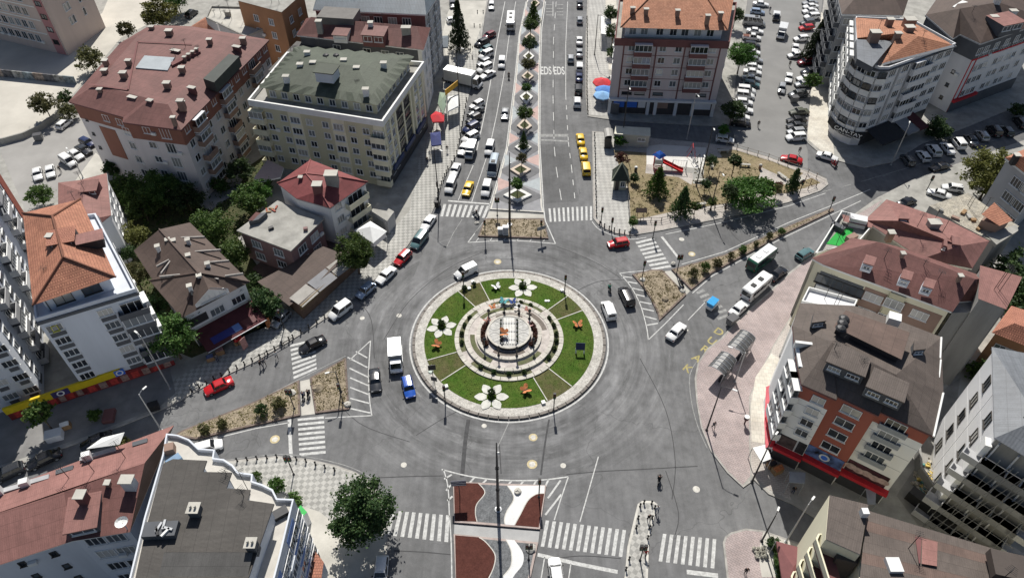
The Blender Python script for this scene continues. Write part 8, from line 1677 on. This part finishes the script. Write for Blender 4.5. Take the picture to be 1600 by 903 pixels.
fence([(458,531),(430,547),(398,563)],.55,'low black kerb railing above the west zebra',TRIMB,1.5,(.9,),rr=.06)
fence([(984,347),(1033,347),(1060,340)],1.0,'dark park railing behind the rounded corner',STEEL,1.6,(.3,.9));fence([(1100,330),(1132,325),(1160,322)],1.0,'dark park railing under the pine',STEEL,1.6,(.3,.9));fence([(983,346),(981,305),(979,270)],1.0,'dark park railing along the avenue pavement',STEEL,1.6,(.3,.9));fence([(1135,229),(1200,248),(1262,272),(1288,285)],1.1,'beige post and rail fence along the car park',M('beige_post',(.36,.31,.25),.8,.1,2),2.0,(.35,.85));fence([(1258,282),(1275,292),(1262,297),(1245,297)],1.0,'brown rail at the tip of the park',M('rail_brown',(.16,.10,.07),.8,.1,2),1.5,(.4,.9))
def wall(pts,h,th,label,mat,z=.1,name='boundary_wall',segs=None):
    P_=[at(p[0],p[1],z)for p in pts];t=thing(name,label,'wall',(P_[0].x,P_[0].y,z))
    for i,(a,b)in enumerate(zip(P_,P_[1:])):
        m_=mat if segs is None else segs[i%len(segs)];c=(a+b)/2-P_[0];mb=MB();mb.box((c.x,c.y,h/2),((b-a).length,th,h),0,math.atan2((b-a).y,(b-a).x));mb.build('wall_section',[m_],t)
    return t
MUR=[M('mural_a',(.30,.30,.29),.85,.6,1.5),M('mural_b',(.22,.26,.28),.85,.6,1.5),M('mural_c',(.32,.26,.22),.85,.6,1.5),M('mural_d',(.12,.12,.13),.85,.6,1.5)]
wall([(-40,116)]+[(-40+i*16,116+i*1.6)for i in range(1,11)],1.7,.25,'low wall with painted murals across the school yard',CONC,segs=MUR)
wall([(-30,232),(10,224),(40,216),(62,205),(85,190),(104,172)],1.2,.35,'curved grey yard wall above the left car park',CONC)
wall([(205,470),(226,510),(250,545)],1.4,.2,'pale garden wall beside the white block',CONC_L);wall([(398,470),(412,500)],1.2,.2,'pale garden wall at the end of the gabled house',CONC_L)
wall([(1432,640),(1428,700),(1432,740),(1465,790)],1.6,.25,'grey lane wall beside the striped block',CONCW)
b=Bld('site_cabin','long cream site cabin beside the playground',xy([(961,209),(1015,213),(1015,201),(963,198)],2.7),2.7,M('cabin_grey',(.40,.40,.36),.8,.08,1),'cabin');b.flat(2.74,M('cabin_roof',(.58,.56,.46),.7,.08,1),inset(b.foot,-.15));b.win(b.edge(990,211),.78,1.5,1.4,.7,2)
b=Bld('booth','small dark booth with grey barrel roof at the pavement',xy([(946,216),(956,217),(957,203),(946,203)],2.4),2.4,M('booth_dark',(.07,.065,.06),.7,.1,1),'booth');mb=MB();q=b.foot
c_=cen(q)
for i in range(6):a0,a1=PI*i/6,PI*(i+1)/6;mb.face([(c_.x+.9*math.cos(a0),c_.y-1.3,2.4+.5*math.sin(a0)),(c_.x+.9*math.cos(a1),c_.y-1.3,2.4+.5*math.sin(a1)),(c_.x+.9*math.cos(a1),c_.y+1.3,2.4+.5*math.sin(a1)),(c_.x+.9*math.cos(a0),c_.y+1.3,2.4+.5*math.sin(a0))][::-1])
b.part('roof',mb,M('shelter_roof_pale',(.3,.29,.27),.5,.1,1))
b=Bld('kiosk','small cream kiosk house with steep dark pyramid roof',xy([(960,280),(980,280),(978,268),(961,268)],2.5),2.5,M('kiosk_cream',(.44,.43,.33),.8,.08,1),'kiosk');ev=[v3(p,2.4)for p in inset(b.foot,-.45)];b.roof(ev+[v3(cen(b.foot),5.0)],[(i,(i+1)%4,4)for i in range(4)],M('kiosk_roof',(.035,.045,.035),.7,.15,1.5));eF=b.edge(970,280);b.wins(eF,(.7,),(.9,),.8,1.1,2);b.panel(eF,.12,.42,.15,2.1,DARKF,.05,'door')
mb=MB()
for i in range(4):mb.tube([ev[i]+Vector((0,0,.05)),v3(cen(b.foot),5.05)],.1,5)
b.part('hip_boards',mb,M('hip_cream',(.36,.37,.27),.7,.1,1))
b=Bld('shop_counter','flat dark shop hut under the umbrellas beside the mauve block',xy([(955,162),(968,164),(968,152),(955,150)],2.4),2.4,GREYD,'hut');b.flat(2.45,GREYL)
def umbrella(px,py,r,h,mat,label,z=.13):
    p=at(px,py,z+h);t=thing('parasol',label,'parasol',(p.x,p.y,z));mb=MB();mb.tube([(0,0,0),(0,0,h)],.035,6);mb.build('pole',[GALV],t);mb=MB();mb.lathe([(r,h-.65),(r*.5,h-.28),(.02,h)],8);mb.lathe([(r,h-.85),(r,h-.65)],8);mb.build('canopy',[mat],t)
umbrella(941,124,1.9,2.9,CANV_R,'red parasol on the pavement of the mauve block');umbrella(944,135,1.8,2.7,CANV_B,'darker blue parasol next to the red one');umbrella(942,144,1.8,2.6,M('sky_canvas',(.20,.38,.62),.75,.1,1.5),'sky blue parasol nearest the side street')
p=xy([(954,118),(965,112),(968,150),(955,155)],2.8);t=thing('white_awning','white stretched awning beside the parasols','awning',(*cen(p),.13));mb=MB();mb.prism(p,2.7,2.78);wpart(mb.build('canvas',[CANV_W]),t)
for q in p:mb=MB();mb.tube([(q.x,q.y,.13),(q.x,q.y,2.72)],.05,6);wpart(mb.build('post',[GALV]),t)
p=xy([(939,25),(955,25),(955,55),(939,53)],3);t=thing('white_pergola','long white flat canopy on the upper avenue pavement','canopy',(*cen(p),.13));mb=MB();mb.prism(p,2.9,3.02);wpart(mb.build('canvas',[CANV_W]),t)
for q in p:mb=MB();mb.tube([(q.x,q.y,.13),(q.x,q.y,2.92)],.05,6);wpart(mb.build('post',[GALV]),t)
for nm,pts,z1,m_,l in(('red_awning',[(672,181),(681,174),(694,178),(694,190),(676,191)],2.8,CANV_R,'red shop awning at the end of the olive block'),('green_awning',[(684,162),(687,144),(697,146),(697,164),(692,178)],3.2,M('sage_canvas',(.22,.28,.21),.8,.1,1),'sage green awning above the red one'),('navy_stall',[(672,208),(688,206),(690,226),(674,228)],2.6,M('navy_canvas',(.04,.05,.15),.8,.1,1),'navy stall canopy in the shade of the olive block'),('white_awning',[(699,152),(716,148),(716,166),(700,174)],2.9,CANV_W,'white shop awning beside the tall thin lamp post'),('maroon_tin_roof',[(1213,845),(1262,858),(1250,930),(1225,925)],3.0,CANV_P,'maroon tin roof beside the hedge at the bottom right'),('grey_awning',[(680,57),(701,56),(700,74),(684,75)],3.4,M('awning_slate',(.13,.15,.17),.8,.1,1),'slate grey awning behind the spruce')):
    p=ccw(xy(pts,z1));c_=cen(p);t=thing(nm,l,'awning',(*c_,.13));mb=MB();n=len(p);ap=v3(c_,z1+.55)
    for i in range(n):mb.roof([v3(p[i],z1),v3(p[(i+1)%n],z1),ap])
    for i in range(n):mb.face([v3(p[i],z1-.25),v3(p[(i+1)%n],z1-.25),v3(p[(i+1)%n],z1),v3(p[i],z1)])
    wpart(mb.build('canvas',[m_]),t)
    for q in p:mb=MB();mb.tube([(q.x,q.y,.13),(q.x,q.y,z1-.1)],.05,6);wpart(mb.build('post',[GALV]),t)
for pts,z1,m_,l in(([(1176,699),(1196,694),(1206,716),(1190,722)],2.5,CANV_W,'white canopy at the corner of the cream forecourt'),([(1234,736),(1259,738),(1257,755),(1233,753)],2.6,M('grey_canvas',(.30,.32,.35),.8,.1,1),'grey canopy in the shade of the red fascia'),([(1353,763),(1369,766),(1368,788),(1356,787)],2.6,M('grey_canvas',(.30,.32,.35)),'grey canopy under the plum poster')):
    p=xy(pts,z1);t=thing('canopy',l,'canopy',(*cen(p),.13));mb=MB();mb.prism(p,z1-.08,z1);wpart(mb.build('canvas',[m_]),t)
    for q in p:mb=MB();mb.tube([(q.x,q.y,.13),(q.x,q.y,z1-.05)],.05,6);wpart(mb.build('post',[GALV]),t)
def crate(px,py,s,m_,label,z=.13,n=2):
    p=at(px,py,z);t=thing('goods_stand',label,'stand',(p.x,p.y,z),R(25));mb=MB();mb.box((0,0,s*.35),(s,s*.7,s*.7));mb.build('box',[RAW],t);mb=MB();mb.box((0,-.1,s*.8),(s*.9,s*.5,s*.25),0,0,0,.3);mb.build('display',[m_],t)
crate(1213,737,1.2,ORANGE,'orange goods stand at the edge of the shade');crate(1204,728,1.0,STEEL,'dark goods stand beside the white canopy');crate(1196,712,1.1,STEEL,'dark stand under the white canopy');crate(374,536,1.2,REDP,'red goods stand under the burgundy awning');crate(345,552,1.1,M('goods_mixed',(.25,.15,.15),.7,.5,5),'mixed goods stand under the burgundy awning');crate(330,562,1.0,M('goods_blue',(.1,.13,.25),.7,.4,5),'blue goods stand at the left end of the awning');crate(105,668,1.1,TRIM,'white table by the young street tree');crate(32,648,1.1,GREYW,'grey stand under the yellow fascia')
p=at(172,652,.13);mb=MB();mb.box((0,0,.3),(1.3,1.9,.6),0,.2);o=mb.build('planter_box',[MAROON]);o.location=p;tag(o,'maroon planter box beside the round bush','planter');p=at(88,684,.13);mb=MB();mb.box((0,0,.5),(1.8,1.2,1.0),0,.35);mb.box((0,0,1.04),(1.9,1.3,.08),0,.35);o=mb.build('cabinet',[GREYL]);o.location=p;tag(o,'white service cabinet at the shaded kerb','cabinet')
for px,py,w_,h,m_,l in((790,366,.9,1.6,GREYL,'taller pale utility cabinet on the sandy north island'),(782,365,.8,1.1,GREYL,'shorter pale utility cabinet on the sandy north island')):
    p=at(px,py,.22);t=thing('utility_cabinet',l,'cabinet',(p.x,p.y,.22));mb=MB();mb.box((0,0,h/2),(w_,.6,h));mb.build('housing',[m_],t);mb=MB();mb.box((0,0,h+.03),(w_+.1,.7,.06));mb.build('lid',[TRIM],t);mb=MB();mb.box((0,-.31,h/2),(w_*.8,.02,h*.8));mb.build('door',[GREYW],t)
p=at(1027,262,.15);t=thing('play_tower','blue and red play tower with a red slide','play equipment',(p.x,p.y,.15),R(-8))
for x in(-.7,.7):
    for y in(-.7,.7):mb=MB();mb.tube([(x,y,0),(x,y,2.7)],.07,6);mb.build('post',[REDP],t)
mb=MB();mb.box((0,0,1.3),(1.6,1.6,.1));mb.build('platform',[M('play_grey',(.3,.3,.32),.6,.1,2)],t);mb=MB();mb.lathe([(1.25,2.6),(.75,3.1),(.02,3.6)],4,(0,0,0));mb.build('roof',[BLUEP],t);mb=MB();mb.box((0,-.78,1.75),(1.4,.06,.8));mb.build('panel',[TRIM],t);mb=MB();mb.box((-.78,0,1.75),(.06,1.4,.8));mb.build('panel',[REDP],t)
mb=MB();P_=[(.8,0,1.35),(2.2,-.3,.9),(3.6,-.65,.45),(4.4,-.85,.3)]
for a,b in zip(P_,P_[1:]):
    a,b=Vector(a),Vector(b);s_=Vector((.1,.45,0));mb.face([a-s_,b-s_,b+s_,a+s_]);up=Vector((0,0,.28))
    for sg in(-1,1):mb.face([a+s_*sg,b+s_*sg,b+s_*sg+up,a+s_*sg+up]);mb.face([a+s_*sg*1.15,b+s_*sg*1.15,b+s_*sg*1.15+up,a+s_*sg*1.15+up])
mb.build('slide',[REDP],t);mb=MB()
for k in range(5):mb.box((-.1,-.95-k*.2,1.1-k*.24),(1.0,.24,.06))
mb.build('stairs',[REDP],t)
def swing(px,py,w_,rz,label,m_):
    p=at(px,py,.15);t=thing('swing',label,'swing',(p.x,p.y,.15),rz)
    for s_ in(-1,1):mb=MB();mb.tube([(s_*w_/2,-.8,0),(s_*w_/2,0,2.1),(s_*w_/2,.8,0)],.045,6);mb.build('side_frame',[m_],t)
    mb=MB();mb.tube([(-w_/2,0,2.1),(w_/2,0,2.1)],.05,6);mb.build('top_bar',[m_],t)
    for x in(-w_*.2,w_*.2):mb=MB();mb.tube([(x-.2,0,2.1),(x-.2,0,.55)],.012,4);mb.tube([(x+.2,0,2.1),(x+.2,0,.55)],.012,4);mb.box((x,0,.5),(.46,.24,.05));mb.build('seat',[TRIMB],t)
swing(1060,266,2.4,R(-5),'low metal swing frame on the white play surface',GALV);swing(1080,243,1.5,R(80),'red-posted seesaw swing at the back of the play surface',REDP);swing(1088,258,.8,R(40),'small spring swing at the right of the play surface',STEEL)
def bench(px,py,rz,label):
    p=at(px,py,.15);t=thing('bench',label,'bench',(p.x,p.y,.15),rz,'pale park benches')
    for k in range(3):mb=MB();mb.box((0,-.18+k*.18,.45),(2.0,.15,.07));mb.build('seat_slab',[CONC_L],t)
    for x in(-.7,.7):mb=MB();mb.box((x,0,.21),(.3,.5,.42));mb.build('leg',[CONC_L],t)
bench(1094,284,0,'white bench below the play surface');bench(1163,260,R(-6),'white bench on the upper path of the park');bench(1221,277,R(-60),'white bench slanting at the right of the park');bench(1248,285,R(35),'white bench at the tip of the park');bench(1094,322,R(20),'dark bench by the park fence');bench(1130,238,R(0),'white bench beside the dark bush at the back of the park');bench(1111,259,R(90),'short white seat beside the bare-stemmed tree')
p=at(1187,264,.15);t=thing('litter_bin','round brown litter bin on the park path','bin',(p.x,p.y,.15));mb=MB();mb.lathe([(.22,0),(.28,.8),(.3,.85)],10);mb.build('tub',[BRNW],t);mb=MB();mb.lathe([(.32,.85),(.2,1.0),(0,1.02)],10);mb.build('lid',[CONC_L],t)
p=at(993,268,.15);t=thing('litter_bin','white-lidded litter bin by the kiosk house','bin',(p.x,p.y,.15));mb=MB();mb.lathe([(.25,0),(.28,.9)],10);mb.build('tub',[STEEL],t);mb=MB();mb.lathe([(.32,.9),(.2,1.05),(0,1.07)],10);mb.build('lid',[TRIM],t)
p=at(1000,340,.15);t=thing('shelter_hut','little dark-roofed information hut behind the park railing','hut',(p.x,p.y,.15));mb=MB()
for x in(-.5,.5):mb.tube([(x,0,0),(x,0,1.6)],.05,5)
mb.build('posts',[BRNW],t);mb=MB();mb.roof([(-.9,-.6,1.5),(.9,-.6,1.5),(.9,0,2.0),(-.9,0,2.0)]);mb.roof([(-.9,.6,1.5),(.9,.6,1.5),(.9,0,2.0),(-.9,0,2.0)]);mb.build('roof',[SH_DK],t)
for px,py,s,l,own in((809,768,.5,'pale boulder on the white gravel of the south island',.22),(830,857,.55,'pale boulder on the bottom gravel island',.22),(745,349,.4,'small white stone on the north zebra island',.0),(1066,455,.5,'pale boulder at the east crossing walk',.1),(1052,412,.4,'pale boulder at the start of the east median',.2),(456,614,.5,'pale boulder at the end of the west median',.2),(543,632,.45,'pale boulder in the corner of the west island',.2),(1004,437,.4,'pale boulder at the tip of the east island',.2),(497,606,.7,'flat sandy mound on the west island',.1),(1039,468,.6,'sandy stones in the middle of the east island',.15)):
    p=at(px,py,own);mb=MB();rng=random.Random(int(px));pr_=[(s*.9,0),(s,s*.25),(s*.75,s*.55),(s*.3,s*.7),(0.01,s*.72)];mb.lathe([(r*rng.uniform(.85,1.1),z)for r,z in pr_],9);mb.v=[(x*rng.uniform(.85,1.15),y*rng.uniform(.8,1.15),z*rng.uniform(.8,1.15))for x,y,z in mb.v];o=mb.build('boulder',[SAND if 'sandy' in l else CONC_L]);o.location=(p.x,p.y,own);tag(o,l,'boulder')
mb=MB();rng=random.Random(5)
for k in range(260):
    a=rng.random();p=at(1448+rng.gauss(0,9)+a*4,735+a*45+rng.gauss(0,8),.2);s=rng.uniform(.1,.4);mb.box((p.x,p.y,.2+s*.3),(s*1.4,s,s*.7),rng.choice((0,0,0,1,2)),rng.random()*3,rng.random()*.6)
o=mb.build('rubble_pile',[RUBBLE,M('rubble_yellow',(.5,.38,.12),.9,.2,3),M('rubble_teal',(.1,.25,.24),.9,.2,3)]);tag(o,'heap of building rubble in the lane by the white panelled block','rubble',kind='stuff')
p=at(1452,800,.15);mb=MB();mb.box((p.x,p.y,.9),(1.2,5.5,1.5),0,R(40));o=mb.build('skip_container',[TRIMB]);tag(o,'black skip container in the service lane','skip')
